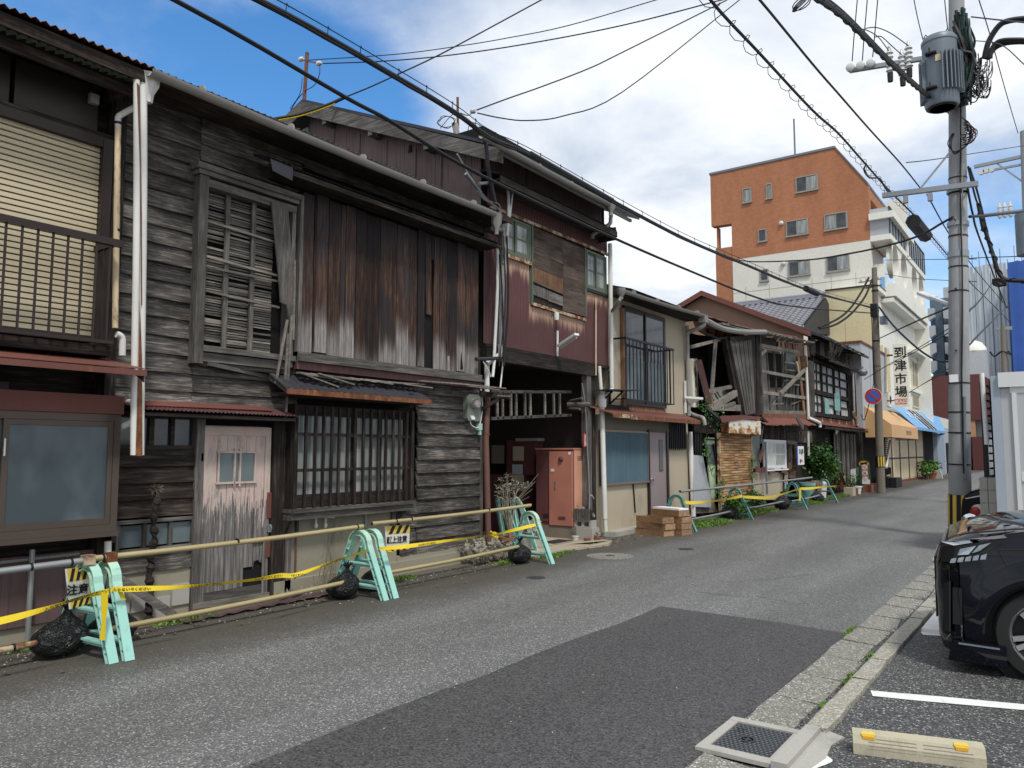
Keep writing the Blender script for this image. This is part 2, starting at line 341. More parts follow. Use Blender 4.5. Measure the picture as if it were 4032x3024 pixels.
M['succulent']=leafm('grey_succulent_leaf',(.17,.17,.13),(.36,.35,.28))
M['dry']=leafm('dry_stem',(.12,.10,.07),(.28,.24,.18),.8)
# asphalt
def asphalt(name,lo,mid,hi,scale,dirt=True,spec=.4,white=.5,wide=1.0):
 t=T(name,.7,spec=spec)
 c=t.vor(t.pos(),scale);s_=t.n('ShaderNodeSeparateColor');t.l(c,s_.inputs[0]);r=s_.outputs[0]
 st=t.ramp(r,(.0,lo),(.55,mid),(.9,hi),(.985,(white,white,white*.97)))
 d=t.vor(t.pos(),scale,'F1','Distance')
 n=t.noise(t.pos((1,.35,1)),1.3*wide,7,.62,.4)
 st=t.gain(st,t.math('ADD',t.math('MULTIPLY',n,.55),.72))
 if dirt:
  tr=t.noise(t.pos((.75,.07,1)),1.6,3,.5);st=t.gain(st,t.math('ADD',t.math('MULTIPLY',t.step(tr,.35,.68),.26),.88))
  oil=t.step(t.noise(t.pos((1.3,.8,1),off=(4,2,0)),1.1,5,.6),.63,.72);st=t.gain(st,t.math('SUBTRACT',1.0,t.math('MULTIPLY',oil,.22)))
  e=t.math('ADD',t.math('MULTIPLY',t.xyz(0),-1.0),t.math('MULTIPLY',t.noise(t.pos((1,1,1)),1.7,6,.65),.9))
  st=t.mix(t.math('MULTIPLY',t.step(e,5.75,6.55),.82),st,t.ramp(t.noise(t.pos(),40,5,.7),(.3,(.045,.038,.030)),(.7,(.10,.087,.068))))
 t.col(st);t.bump(t.math('ADD',d,t.math('MULTIPLY',r,.6)),.5,.006);return t.m
M['asphalt']=asphalt('worn_asphalt',(.082,.083,.081),(.132,.132,.128),(.205,.205,.198),108,white=.40)
M['asphalt_patch']=asphalt('dark_asphalt_patch',(.030,.028,.029),(.077,.073,.074),(.089,.085,.086),85,False,white=.12)
M['asphalt_lot']=asphalt('lot_asphalt',(.036,.036,.037),(.062,.061,.061),(.14,.14,.136),110,False,white=.4)
M['gutter_conc']=asphalt('pebbly_gutter_concrete',(.13,.126,.110),(.225,.215,.185),(.33,.315,.27),100,False,white=.6)
M['kerb_conc']=asphalt('kerb_concrete',(.24,.225,.18),(.34,.32,.26),(.44,.42,.36),90,False,white=.6)
M['earth']=stained('packed_earth',(.13,.115,.09),(.05,.045,.035),.7,sc=4)
M['far_ground']=stained('far_ground',(.16,.155,.14),(.10,.10,.09),.5,sc=.05)
# ------------------------------------------------------------------ mesh helpers
class MB:
 def __init__(s):s.v=[];s.f=[];s.smooth=False
 def add(s,vs,fs):
  o=len(s.v);s.v+=[tuple(p)for p in vs];s.f+=[tuple(i+o for i in f)for f in fs];return s
 def box(s,x0,x1,y0,y1,z0,z1):
  return s.add([(x,y,z)for x in(x0,x1)for y in(y0,y1)for z in(z0,z1)],
[(0,1,3,2),(4,6,7,5),(0,4,5,1),(2,3,7,6),(0,2,6,4),(1,5,7,3)])
 def hexa(s,a,b):
  return s.add(list(a)+list(b),[(3,2,1,0),(4,5,6,7),(0,1,5,4),(1,2,6,5),(2,3,7,6),(3,0,4,7)])
 def beam(s,p,q,w,h,up=(0,0,1)):
  p,q,up=Vector(p),Vector(q),Vector(up);d=(q-p).normalized()
  if abs(d.dot(up))>.98:up=Vector((1,0,0))
  a=d.cross(up).normalized()*w/2;b=a.cross(d).normalized()*h/2
  return s.hexa([p-a-b,p+a-b,p+a+b,p-a+b],[q-a-b,q+a-b,q+a+b,q-a+b])
 def tube(s,pts,r,n=8,cap=True):
  pts=[Vector(p)for p in pts];N=len(pts);rr=r if isinstance(r,(list,tuple))else[r]*N
  vs=[];u=None
  for i,p in enumerate(pts):
   d=(pts[min(i+1,N-1)]-pts[max(i-1,0)]).normalized()
   if u is None:
    u=d.cross(Vector((0,0,1)));
    if u.length<.05:u=d.cross(Vector((1,0,0)))
   u=(u-d*u.dot(d)).normalized();v=d.cross(u)
   for k in range(n):
    a=2*math.pi*k/n;vs.append(p+(u*math.cos(a)+v*math.sin(a))*rr[i])
  fs=[(i*n+k,i*n+(k+1)%n,(i+1)*n+(k+1)%n,(i+1)*n+k)for i in range(N-1)for k in range(n)]
  if cap:fs+=[tuple(range(n))[::-1],tuple((N-1)*n+k for k in range(n))]
  s.smooth=True
  return s.add(vs,fs)
 def lathe(s,prof,c=(0,0,0),ax='Z',n=16):
  vs=[]
  for r,h in prof:
   for k in range(n):
    a=2*math.pi*k/n;q=(r*math.cos(a),r*math.sin(a),h)
    if ax=='Y':q=(q[0],q[2],q[1])
    if ax=='X':q=(q[2],q[0],q[1])
    vs.append((q[0]+c[0],q[1]+c[1],q[2]+c[2]))
  m=len(prof);fs=[(i*n+k,i*n+(k+1)%n,(i+1)*n+(k+1)%n,(i+1)*n+k)for i in range(m-1)for k in range(n)]
  fs+=[tuple(range(n)),tuple((m-1)*n+k for k in range(n))]
  s.smooth=True;return s.add(vs,fs)
 def prism(s,poly,d):
  n=len(poly);d=Vector(d);a=[Vector(p)for p in poly];b=[p+d for p in a]
  return s.add(a+b,[tuple(range(n))[::-1],tuple(range(n,2*n))]+[(i,(i+1)%n,n+(i+1)%n,n+i)for i in range(n)])
 def corr(s,o,du,dv,pitch,amp,nrm,seg=4,nv=1,sag=0.0,jit=0.0):
  o,du,dv,nrm=Vector(o),Vector(du),Vector(dv),Vector(nrm).normalized()
  cnt=max(2,int(round(du.length/pitch)))*seg;vs=[]
  for j in range(nv+1):
   for i in range(cnt+1):
    q=o+du*(i/cnt)+dv*(j/nv)+nrm*(amp*math.sin(2*math.pi*i/seg))
    if jit and j in(0,nv):q+=dv.normalized()*random.uniform(-jit,jit)
    if sag:q.z-=sag*math.sin(math.pi*i/cnt)
    vs.append(q)
  k=cnt+1
  return s.add(vs,[(j*k+i,j*k+i+1,(j+1)*k+i+1,(j+1)*k+i)for j in range(nv)for i in range(cnt)])
 def sheet(s,pts,th):
  p=[Vector(a)for a in pts];n=(p[1]-p[0]).cross(p[2]-p[0]).normalized()*th
  return s.hexa([a-n for a in p],p)
def worldloc(o):return Vector(o['_o'])if(o is not None and '_o' in o)else Vector((0,0,0))
def mesh_obj(name,mb,mat,parent=None,base=None):
 off=worldloc(parent)if parent is not None else(Vector(base)if base else Vector((0,0,0)))
 me=bpy.data.meshes.new(name);me.from_pydata([(v[0]-off.x,v[1]-off.y,v[2]-off.z)for v in mb.v],[],mb.f)
 bm=bmesh.new();bm.from_mesh(me);bmesh.ops.recalc_face_normals(bm,faces=bm.faces);bm.to_mesh(me);bm.free()
 me.materials.append(M[mat]if isinstance(mat,str)else mat)
 if mb.smooth:
  me.polygons.foreach_set('use_smooth',[True]*len(me.polygons));me.set_sharp_from_angle(angle=rad(38))
 o=bpy.data.objects.new(name,me);COL.objects.link(o)
 o['_o']=list(off)
 if parent is not None:o.parent=parent
 else:o.location=off
 return o
def tag(o,label=None,cat=None,group=None,kind=None):
 for k,v in(('label',label),('category',cat),('group',group),('kind',kind)):
  if v:o[k]=v
 return o
def thing(name,label,cat,loc=(0,0,0),group=None):
 o=bpy.data.objects.new(name,None);COL.objects.link(o);o.location=loc;o['_o']=list(loc);o.empty_display_size=.2
 return tag(o,label,cat,group)
def one(name,label,cat,mb,mat,base=None,group=None):
 if base is None:
  xs=list(zip(*mb.v));base=((min(xs[0])+max(xs[0]))/2,(min(xs[1])+max(xs[1]))/2,min(xs[2]))
 return tag(mesh_obj(name,mb,mat,None,base),label,cat,group)
def struct(name,mb,mat):return tag(mesh_obj(name,mb,mat),kind='structure')
def part(name,mat,parent,mb,label=None):
 o=mesh_obj(name,mb,mat,parent)
 if label:o['label']=label
 return o
def box(name,mat,parent,*b):return part(name,mat,parent,MB().box(*b))
def copytree(src,loc,rz=0,label=None,group=None):
 def cp(o,par):
  c=o.copy();COL.objects.link(c)
  if par is not None:c.parent=par
  for ch in[q for q in ALLCH.get(o.name,[])]:cp(ch,c)
  return c
 ALLCH={}
 for q in list(COL.objects):
  if q.parent is not None:ALLCH.setdefault(q.parent.name,[]).append(q)
 r=cp(src,None);r.location=loc;r.rotation_euler=(0,0,rz)
 if label:r['label']=label
 if group:r['group']=group
 return r
UNIT={}
def unit(mat,kind='box',var=0):
 key=(mat,kind,var)
 if key in UNIT:return UNIT[key]
 mb=MB();rs=random.Random(var*7+3)
 if kind=='box':mb.box(0,1,0,1,0,1)
 else:
  n=6;rows=[]
  for i in range(n+1):
   a=rs.uniform(-.014,.014);b=rs.uniform(-.012,.012);c=rs.uniform(-.2,.2);t_=i/n
   if kind=='py':rows.append([(c,t_,a),(1+c,t_,a),(1+c*.6,t_,1+b),(c*.6,t_,1+b)])
   else:rows.append([(c,a,t_),(1+c,a,t_),(1+c,1+b,t_),(c,1+b,t_)])
  vs=[p for r in rows for p in r];fs=[(3,2,1,0),tuple(4*n+k for k in range(4))]
  fs+=[(i*4+k,i*4+(k+1)%4,(i+1)*4+(k+1)%4,(i+1)*4+k)for i in range(n)for k in range(4)]
  mb.add(vs,fs)
 me=bpy.data.meshes.new(kind);me.from_pydata(mb.v,[],mb.f)
 bm=bmesh.new();bm.from_mesh(me);bmesh.ops.recalc_face_normals(bm,faces=bm.faces);bm.to_mesh(me);bm.free()
 me.materials.append(M[mat]);UNIT[key]=me;return me
def inst(name,mat,parent,loc,size,rot=(0,0,0),kind='box',label=None):
 me=unit(mat,kind,random.randrange(9)if kind!='box' else 0)
 o=bpy.data.objects.new(name,me);COL.objects.link(o);off=worldloc(parent)
 o.location=Vector(loc)-off;o.scale=size;o.rotation_euler=rot;o['_o']=list(off)
 o.parent=parent
 if label:o['label']=label
 return o
FONTK={}
def text(name,s,mat,parent,center,height,normal='+X',bold=.0,squeeze=1.0,vertical=False,tilt=0.0,depth=.002,label=None,rotm=None):
 cu=bpy.data.curves.new(name,'FONT');cu.body='\n'.join(s)if vertical else s
 cu.size=1;cu.align_x='CENTER';cu.align_y='CENTER';cu.offset=bold;cu.extrude=.5;cu.resolution_u=2
 if vertical:cu.space_line=.82
 tmp=bpy.data.objects.new('tmp',cu);COL.objects.link(tmp)
 dg=bpy.context.evaluated_depsgraph_get();dg.update()
 me=bpy.data.meshes.new_from_object(tmp.evaluated_get(dg));bpy.data.objects.remove(tmp)
 me.name=name
 if len(me.vertices):
  xs=[v.co.x for v in me.vertices];ys=[v.co.y for v in me.vertices]
  W=max(xs)-min(xs);Hh=max(ys)-min(ys);mxx=(max(xs)+min(xs))/2;myy=(max(ys)+min(ys))/2
  k=height/(Hh if vertical else max(Hh,.6))
  for v in me.vertices:v.co=Vector(((v.co.x-mxx)*k*squeeze,(v.co.y-myy)*k,v.co.z*depth))
 me.materials.clear();me.materials.append(M[mat])
 o=bpy.data.objects.new(name,me);COL.objects.link(o)
 if rotm is not None:R=rotm
 else:
  R={'+X':Matrix(((0,0,1),(1,0,0),(0,1,0))),'-Y':Matrix(((1,0,0),(0,0,-1),(0,1,0)))}[normal]
  R=R@Matrix.Rotation(tilt,3,'Z')
 o.matrix_local=R.to_4x4();off=worldloc(parent);o.location=Vector(center)-off;o['_o']=list(off)
 if parent is not None:o.parent=parent
 return o
def P(u,v,d):
 r=dray(u,v);return Vector((0,0,EYE))+r*(d/math.hypot(r.x,r.y))
def smooth(pts,n=6):
 pts=[Vector(p)for p in pts]
 if len(pts)<3:return pts
 q=[pts[0]*2-pts[1]]+pts+[pts[-1]*2-pts[-2]];o=[]
 for i in range(1,len(q)-2):
  for k in range(n):
   t_=k/n;a,b,c,d=q[i-1:i+3]
   o.append(.5*((2*b)+(c-a)*t_+(2*a-5*b+4*c-d)*t_*t_+(3*b-a-3*c+d)*t_**3))
 o.append(pts[-1]);return o
def on_plane(A,B,uv):
 n=Vector((B.y-A.y,A.x-B.x,0));o=[]
 for u,v in uv:
  r=dray(u,v);t_=(A-Vector((0,0,EYE))).dot(n)/r.dot(n);o.append(Vector((0,0,EYE))+r*t_)
 return o
# ------------------------------------------------------------------ ground, road, gutter
def flat(x0,x1,y0,y1,z):return MB().add([(x0,y0,z),(x1,y0,z),(x1,y1,z),(x0,y1,z)],[(0,1,2,3)])
struct('ground',flat(-700,700,-500,900,-.08),'far_ground')
struct('road',flat(-7.35,-1.62,-10,135,0),'asphalt')
struct('road_beyond',flat(-1.62,14,19.6,135,-.004),'asphalt')
pp=[(-3.47,-6),(-1.66,-6),(-1.66,7.34),(-2.3,7.44),(-3.0,7.46),(-3.5,7.48)]
edge=[]
for i in range(60):
 y=7.48-13.48*i/59;edge.append((-3.49+.018*math.sin(y*3.1)+random.uniform(-.008,.008),y))
struct('asphalt_patch',MB().add([(x,y,.005)for x,y in pp[1:5]+edge],[tuple(range(len(pp[1:5]+edge)))]),'asphalt_patch')
struct('parking_lot',flat(-1.17,32,-8,12.2,.014),'asphalt_lot')
struct('yard_ground',flat(-1.3,32,12.2,19.6,.006),'concrete')
struct('house_verge',MB().add([(-11,-4,.006),(-6.93,-4,.006),(-6.86,9,.006),(-6.82,17,.006),(-6.7,36,.006),(-6.8,60,.006),(-11,60,.006)],[tuple(range(7))]),'earth')
g=struct('gutter',flat(-1.64,-1.15,-8,19.5,-.013),'asphalt_lot')
y=-5.0
rows=[]
while y<19.2:
 if y<4.65<y+.62 or(4.0<y<4.62):y=4.65;continue
 rows.append((y,min(y+.6,4.03)if y<4.03 else y+.6));y=rows[-1][1]+.012
for y0,y1 in rows:
 y1-=.012;a=random.uniform(-.008,.008);e_=[random.uniform(-.012,.012)for _ in range(4)]
 top=[(-1.645+e_[0],y0,.004+a),(-1.31,y0,-.004),(-1.31,y1,-.004),(-1.645+e_[1],y1,.004-a)]
 top=[(-1.645+e_[0],y0,.006+a),(-1.645+e_[2]-.006,(y0+y1)/2,.006),(-1.645+e_[1],y1,.006-a),(-1.37+e_[3]*2,y1,-.008),(-1.36+e_[2]*2,y0,-.008)]
 part('gutter_slab','gutter_conc',g,MB().prism(top,(0,0,-.05)))
k=struct('kerb',flat(-1.30,-1.16,-8,19.5,-.012),'asphalt_lot')
y=-5.0
while y<19.2:
 L_=.6+random.uniform(-.04,.04)
 if not(3.95<y<4.55 or 3.95<y+L_<4.6):
  e_=[random.uniform(-.003,.003)for _ in range(6)];z1=.042+random.uniform(-.004,.006);y1=y+L_-.02
  top=[(-1.305+e_[0],y,z1-.01),(-1.29,y,z1),(-1.18+e_[4],y,z1),(-1.174+e_[1],(y+y1)/2,z1-.002),(-1.18+e_[2],y1,z1),(-1.29,y1,z1),(-1.305+e_[3],y1,z1-.01)]
  part('kerb_stone','kerb_conc',k,MB().prism(top,(0,0,-.06)))
 else:y1=y+L_
 y+=L_
# drain with cast cover
d=thing('drain_cover','square ribbed cast iron drain cover in a pale concrete frame at the kerb','drain cover',(-1.5,4.34,0))
x0,x1,y0,y1=-1.71,-1.30,4.05,4.63
for b in((x0,x1,y0,y0+.075,0,.022),(x0,x1,y1-.065,y1,0,.022),(x0,x0+.055,y0+.076,y1-.066,0,.021),(x1-.035,x1,y0+.076,y1-.066,0,.021)):box('frame','concrete',d,*b)
box('cover','iron_cover',d,x0+.056,x1-.036,y0+.077,y1-.067,-.01,.013)
rel=MB()
for i in range(11):
 for j in range(15):
  xx=x0+.075+i*.0265+(.013 if j%2 else 0);yy=y0+.095+j*.0275
  if math.hypot(xx+1.52,yy-4.33)<.05 or xx>x1-.055:continue
  rel.tube([(xx-.009,yy,.013),(xx,yy+.008,.0155),(xx+.009,yy,.013)],.0036,4)
o=part('raised_pattern','iron_cover',d,rel);o['kind']='stuff'
part('centre_ring','iron_cover',d,MB().lathe([(.044,.012),(.044,.018),(.034,.018),(.034,.013)],(-1.52,4.33,0),n=20))
part('centre_mark','iron_cover',d,MB().box(-1.527,-1.513,4.305,4.355,.012,.017).box(-1.545,-1.495,4.324,4.337,.012,.0165))
for yy in(4.13,4.17):box('lifting_slot','plastic_black',d,-1.62,-1.58,yy+.29,yy+.31,.0135,.016)
one('kerb_block','smooth pale concrete kerb block standing beside the drain cover','kerb block',MB().box(-1.295,-1.215,4.02,4.66,0,.05),'concrete')
one('mortar_apron','pale mortar apron spread beside the drain kerb block','mortar',MB().prism([(-1.214,4.0,.024),(-1.13,4.1,.022),(-1.10,4.3,.022),(-1.12,4.5,.022),(-1.09,4.66,.022),(-1.214,4.72,.024)],(0,0,-.03)),'concrete')
# painted lot markings
u_=Vector((.955,.297,0));n_=Vector((-.297,.955,0))
def paintstrip(p,q,w_,z=.019,name='parking_line'):
 p,q=Vector((*p,z)),Vector((*q,z));dd=(q-p).normalized();nn=Vector((-dd.y,dd.x,0));N=26
 a=[p+(q-p)*i/N+nn*(w_/2+random.uniform(-.008,.006))for i in range(N+1)];b=[p+(q-p)*i/N-nn*(w_/2+random.uniform(-.008,.006))for i in range(N+1)]
 return struct(name,MB().add(a+b,[(i,i+1,N+2+i,N+1+i)for i in range(N)]),'road_paint')
paintstrip((-1.13,5.60),(4.2,7.25),.13)
paintstrip((-1.12,7.66),(4.2,9.3),.12)
paintstrip((-1.13,3.05),(4.2,4.7),.075)
blob=[(-1.145+.075*math.cos(a)*(1+.2*math.sin(3*a)),4.24+.13*math.sin(a)*(1+.15*math.cos(4*a)),.019)for a in[2*math.pi*i/26 for i in range(26)]]
struct('paint_mark',MB().add(blob,[tuple(range(26))]),'road_paint')
tp=thing('tile_pad','row of small white paving tiles behind the kerb in front of the black minivan','paving',(-1.0,8.2,0))
for i in range(3):
 for j in range(5):inst('tile','paper',tp,(-1.13+i*.155,7.72+j*.205+i*.04,.014),(.15,.2,.035))
# wheel stop
c0=Vector((-1.0,4.46,.014));ws=thing('wheel_stop','yellowish concrete parking wheel stop with two amber reflectors','wheel stop',tuple(c0))
a1=(Vector((-.40,4.64,0))-Vector((-1.0,4.48,0))).normalized();a2=Vector((-a1.y,a1.x,0));LL=.61
def wsp(s_,t_,z):return c0+a1*s_+a2*t_+Vector((0,0,z))
pr=[(0,0),(0,.055),(.022,.098),(.095,.105),(.125,.06),(.13,0)]
mb=MB();A=[wsp(0,p[0],p[1])for p in pr];B=[wsp(LL,p[0],p[1])for p in pr]
A2=[wsp(.018,.005+p[0]*.92,p[1]*1.0)for p in pr]
mb.prism(A,a1*LL);part('block','stop_block',ws,mb)
for s0 in(.075,.33):
 for kk in range(4):
  z0=.034+kk*.0155;t0=.0 if z0<.055 else(z0-.055)*.5
  if kk==3 and s0>.3:s_l=.15
  elif kk==3:s_l=.19
  else:s_l=.225
  ss=s0+(.225-s_l if s0<.3 and kk==3 else 0)
  part('groove','stucco_dark',ws,MB().hexa([wsp(ss,t0-.001,z0),wsp(ss+s_l,t0-.001,z0),wsp(ss+s_l,t0+.006,z0),wsp(ss,t0+.006,z0)],[wsp(ss,t0+.0015,z0+.004),wsp(ss+s_l,t0+.0015,z0+.004),wsp(ss+s_l,t0+.01,z0+.004),wsp(ss,t0+.01,z0+.004)]))
for s0 in(.075,.505):
 r_=part('reflector','sign_yellow',ws,MB().hexa([wsp(s0-.035,.015,.104),wsp(s0+.035,.015,.104),wsp(s0+.028,.05,.107),wsp(s0-.028,.05,.107)],[wsp(s0-.028,.012,.088),wsp(s0+.028,.012,.088),wsp(s0+.028,.05,.095),wsp(s0-.028,.05,.095)]))
 part('reflector_lens','amber',r_,MB().hexa([wsp(s0-.028,.008,.078),wsp(s0+.028,.008,.078),wsp(s0+.028,.008,.094),wsp(s0-.028,.008,.094)],[wsp(s0-.028,.016,.078),wsp(s0+.028,.016,.078),wsp(s0+.028,.016,.094),wsp(s0-.028,.016,.094)]))
# manholes
def manhole(x,y,r,label):
 t_=thing('manhole_cover',label,'manhole cover',(x,y,0))
 part('ring','gutter_conc' if r>.2 else 'iron_cover',t_,MB().lathe([(r,0),(r,.004),(r*.82,.0045),(r*.82,.002)],(x,y,0),n=32))
 part('lid','gutter_conc' if r>.2 else 'iron_cover',t_,MB().lathe([(r*.79,.001),(r*.79,.006),(r*.7,.007),(.001,.007)],(x,y,0),n=32))
 if r>.2:part('centre_boss','iron_cover',t_,MB().lathe([(r*.2,.006),(r*.2,.011),(.001,.012)],(x,y,0),n=18))
manhole(-5.78,10.58,.36,'wide round manhole cover in the road before the open passage')
manhole(-5.57,8.24,.12,'small dark valve cover in the road near the third barrier')
manhole(*gnd(*Z('7',1660,1405)),.13,'small dark valve cover in the road beside the wooden crates')
cr=MB()
for pts in([('f',2740,2330),('f',2860,2345),('f',3000,2352),('f',3120,2375),('f',3240,2380)],[('f',2700,2270),('f',2900,2290),('f',3200,2262)]):
 q=[gnd(*Z(*p))for p in pts];q=smooth([(a,b,.003)for a,b in q],8)
 for a,b in zip(q,q[1:]):
  n2=Vector((-(b-a).y,(b-a).x,0)).normalized()*random.uniform(.0015,.006);cr.add([a-n2,a+n2,b+n2,b-n2],[(0,1,2,3)])
struct('road_cracks',cr,'rubber')
WX=-7.2
def siding(par,y0,y1,z0,z1,mat='dark_plank',x=WX,h=.18,name='board',split=True):
 z=z0
 while z<z1-.02:
  hh=min(h,z1-z);cuts=[y0]
  if split and y1-y0>2.2:cuts.append(y0+(y1-y0)*random.uniform(.3,.7))
  cuts.append(y1)
  for a,b in zip(cuts,cuts[1:]):
   inst(name,mat,par,(x+.022+random.uniform(0,.010),a+.002,z-.008),(.022,b-a-.004,hh+.03),(random.uniform(-.003,.003),rad(-11)+random.uniform(-.012,.015),random.uniform(-.002,.002)),'py')
  z+=h
def glasswin(par,y0,y1,z0,z1,x,frame='bronze_light',glass='frost',fw=.04,n=2,dep=.05,rails=0):
 w_=thing
 f=MB();f.box(x,x+dep,y0,y1,z1-fw,z1).box(x,x+dep,y0,y1,z0,z0+fw).box(x,x+dep-.002,y0,y0+fw,z0+fw,z1-fw).box(x,x+dep-.002,y1-fw,y1,z0+fw,z1-fw)
 wo=part('window',frame,par,f)
 wy=(y1-y0-2*fw)/n
 for i in range(n):
  a=y0+fw+i*wy;s_=MB();k_=fw*.75;xx=x+.004+(i%2)*.014
  s_.box(xx,xx+.012,a,a+k_,z0+fw,z1-fw).box(xx,xx+.012,a+wy-k_,a+wy,z0+fw,z1-fw).box(xx,xx+.011,a+k_,a+wy-k_,z0+fw,z0+fw+k_).box(xx,xx+.011,a+k_,a+wy-k_,z1-fw-k_,z1-fw)
  for r_ in range(rails):zz_=z0+fw+(z1-z0-2*fw)*(r_+1)/(rails+1);s_.box(xx,xx+.010,a+k_,a+wy-k_,zz_-.012,zz_+.012)
  part('sash',frame,wo,s_)
  part('pane',glass,wo,MB().box(xx-.003,xx+.003,a+k_*.8,a+wy-k_*.8,z0+fw+k_*.8,z1-fw-k_*.8))
 return wo
def bars(par,y0,y1,z0,z1,x,n,mat,wdt=.014,name='bar',skip=()):
 for i in range(n):
  if i in skip:continue
  yy=y0+(y1-y0)*(i+.5)/n;inst(name,mat,par,(x,yy-wdt/2,z0),(wdt,wdt,z1-z0))
def gutter(par,A,B,r=.06,mat='gutter',bands=True):
 A,B=Vector(A),Vector(B);n=18;vs=[]
 for j in range(n+1):
  c_=A+(B-A)*j/n;c_.z-=.022*math.sin(math.pi*j/n)+random.uniform(0,.004)
  for i in range(9):a=math.pi*i/8;vs.append(c_+Vector((r*math.cos(a),0,-r*math.sin(a))))
  for i in range(9):a=math.pi-math.pi*i/8;vs.append(c_+Vector(((r-.006)*math.cos(a),0,-(r-.006)*math.sin(a))))
 mb=MB();mb.add(vs,[(j*18+i,j*18+(i+1)%18,(j+1)*18+(i+1)%18,(j+1)*18+i)for j in range(n)for i in range(18)]);mb.smooth=True
 g_=part('gutter',mat,par,mb)
 if bands:
  m=max(2,int((B-A).length/.9))
  for j in range(m):
   c_=A+(B-A)*((j+.5)/m);c_.z-=.015*math.sin(math.pi*(j+.5)/m);part('gutter_bracket',mat,g_,MB().lathe([(r+.003,-.008),(r+.003,.008)],tuple(c_-Vector((0,0,.002))),'Y',12))
 return g_
# ================================================================== house A: shuttered house at the left edge
hA=thing('shuttered_house','dark house with cream roller shutter upstairs and frosted bay window below, at left edge','house',(-7.2,1.5,0))
AY0=-4.0;AY1=3.56
box('wall','brown_plank',hA,-12,-7.30,AY0,AY1,.12,5.35)
box('foundation','base_wall',hA,-12,-7.2,AY0,AY1+.05,-.02,.13)
# upper floor: shutter (slats) in dark frame
sy0=1.2;sy1=3.40;sz0=2.64;sz1=4.42
fr=MB().box(-7.3,-7.13,sy1,sy1+.09,sz0-.06,sz1+.09).box(-7.3,-7.13,sy0-.09,sy0,sz0-.06,sz1+.09).box(-7.3,-7.135,sy0,sy1,sz1,sz1+.09).box(-7.3,-7.12,sy0,sy1,sz0-.06,sz0)
sh=part('shutter_frame','dark_bronze',hA,fr)
n=34
for i in range(n):
 z0=sz0+(sz1-sz0)*i/n;inst('slat','shutter_cream',hA,(-7.215,sy0+.002,z0+.006),(.028,sy1-sy0-.004,(sz1-sz0)/n-.012),(0,rad(-9),0))
box('shutter_backing','dark_bronze',hA,-7.25,-7.222,sy0,sy1,sz0,sz1)
for a,b in((-2.0,2.62),(2.66,3.36)):box('transom_panel','dark_bronze',hA,-7.26,-7.19,a,b,4.56,4.98)
box('transom_rail','brown_plank',hA,-7.3,-7.15,AY0,3.52,4.515,4.555)
inst('junction_box','gutter',hA,(-7.18,3.26,4.80),(.05,.08,.09))
box('corner_post','dark_post',hA,-7.3,-7.12,3.50,3.60,.3,5.3)
# eaves
part('lower_eave','green_iron',hA,MB().corr((-7.3,AY0,5.16),(0,3.52-AY0,0),(.52,0,-.16),.076,.012,(.3,0,1),jit=.006))
part('lower_eave_fascia','brown_plank',hA,MB().box(-6.87,-6.83,AY0,3.5,4.86,4.95).box(-7.3,-6.88,3.44,3.5,4.9,5.0))
part('roof','rust_iron',hA,MB().corr((-6.62,AY0,5.10),(0,3.62-AY0,0),(-5,0,1.75),.076,.014,(.3,0,1),jit=.008))
part('eave_fascia','brown_plank',hA,MB().box(-6.70,-6.67,AY0,3.6,4.96,5.07).box(-7.3,-6.71,AY0,3.6,5.06,5.075))
# balcony railing
bx=-6.80
ya,_=FX('1',815,1610,bx)
rz=3.45;bz=2.56
r_=part('balcony_rail','dark_bronze',hA,MB().box(bx-.03,bx+.03,-2,3.44,rz-.03,rz+.03).box(bx-.015,bx+.015,-2,3.40,bz-.02,bz+.01).box(-7.15,bx-.03,3.36,3.40,rz-.03,rz+.01).box(-7.15,bx-.015,3.36,3.385,bz-.02,bz).box(-7.2,-7.0,3.3,3.4,2.48,2.56))
yb=-1.9;step=.118
yy=3.34
while yy>0:inst('baluster','dark_bronze',r_,(bx-.008,yy-.008,bz),(.016,.016,rz-bz-.03));yy-=step
inst('baluster','dark_bronze',r_,(-6.98,3.37,bz-.02),(.014,.014,rz-bz),(0,0,0))
box('balcony_floor','brown_plank',hA,-7.25,-6.86,-3,3.42,2.44,2.53)
# awning roof of red oxide iron
az0=2.30;az1=2.46
aw=MB();aw.sheet([(-6.52,-3,az0),(-6.52,3.56,az0+.02),(-7.25,3.43,az1+.02),(-7.25,-3,az1)],.006)
part('awning_roof','rust_roof',hA,aw)
part('awning_lip','rust_roof',hA,MB().box(-6.525,-6.513,-3,3.565,az0-.045,az0+.005))
part('awning_end','dark_iron',hA,MB().prism([(-6.52,3.55,az0+.01),(-6.52,3.55,az0-.10),(-6.6,3.54,az0-.05),(-6.75,3.52,az0+.02)],(0,-.012,0)))
for yy in(.6,1.7,2.75):part('awning_seam','dark_iron',hA,MB().beam((-6.525,yy,az0+.012),(-7.24,yy-.14,az1+.012),.008,.006))
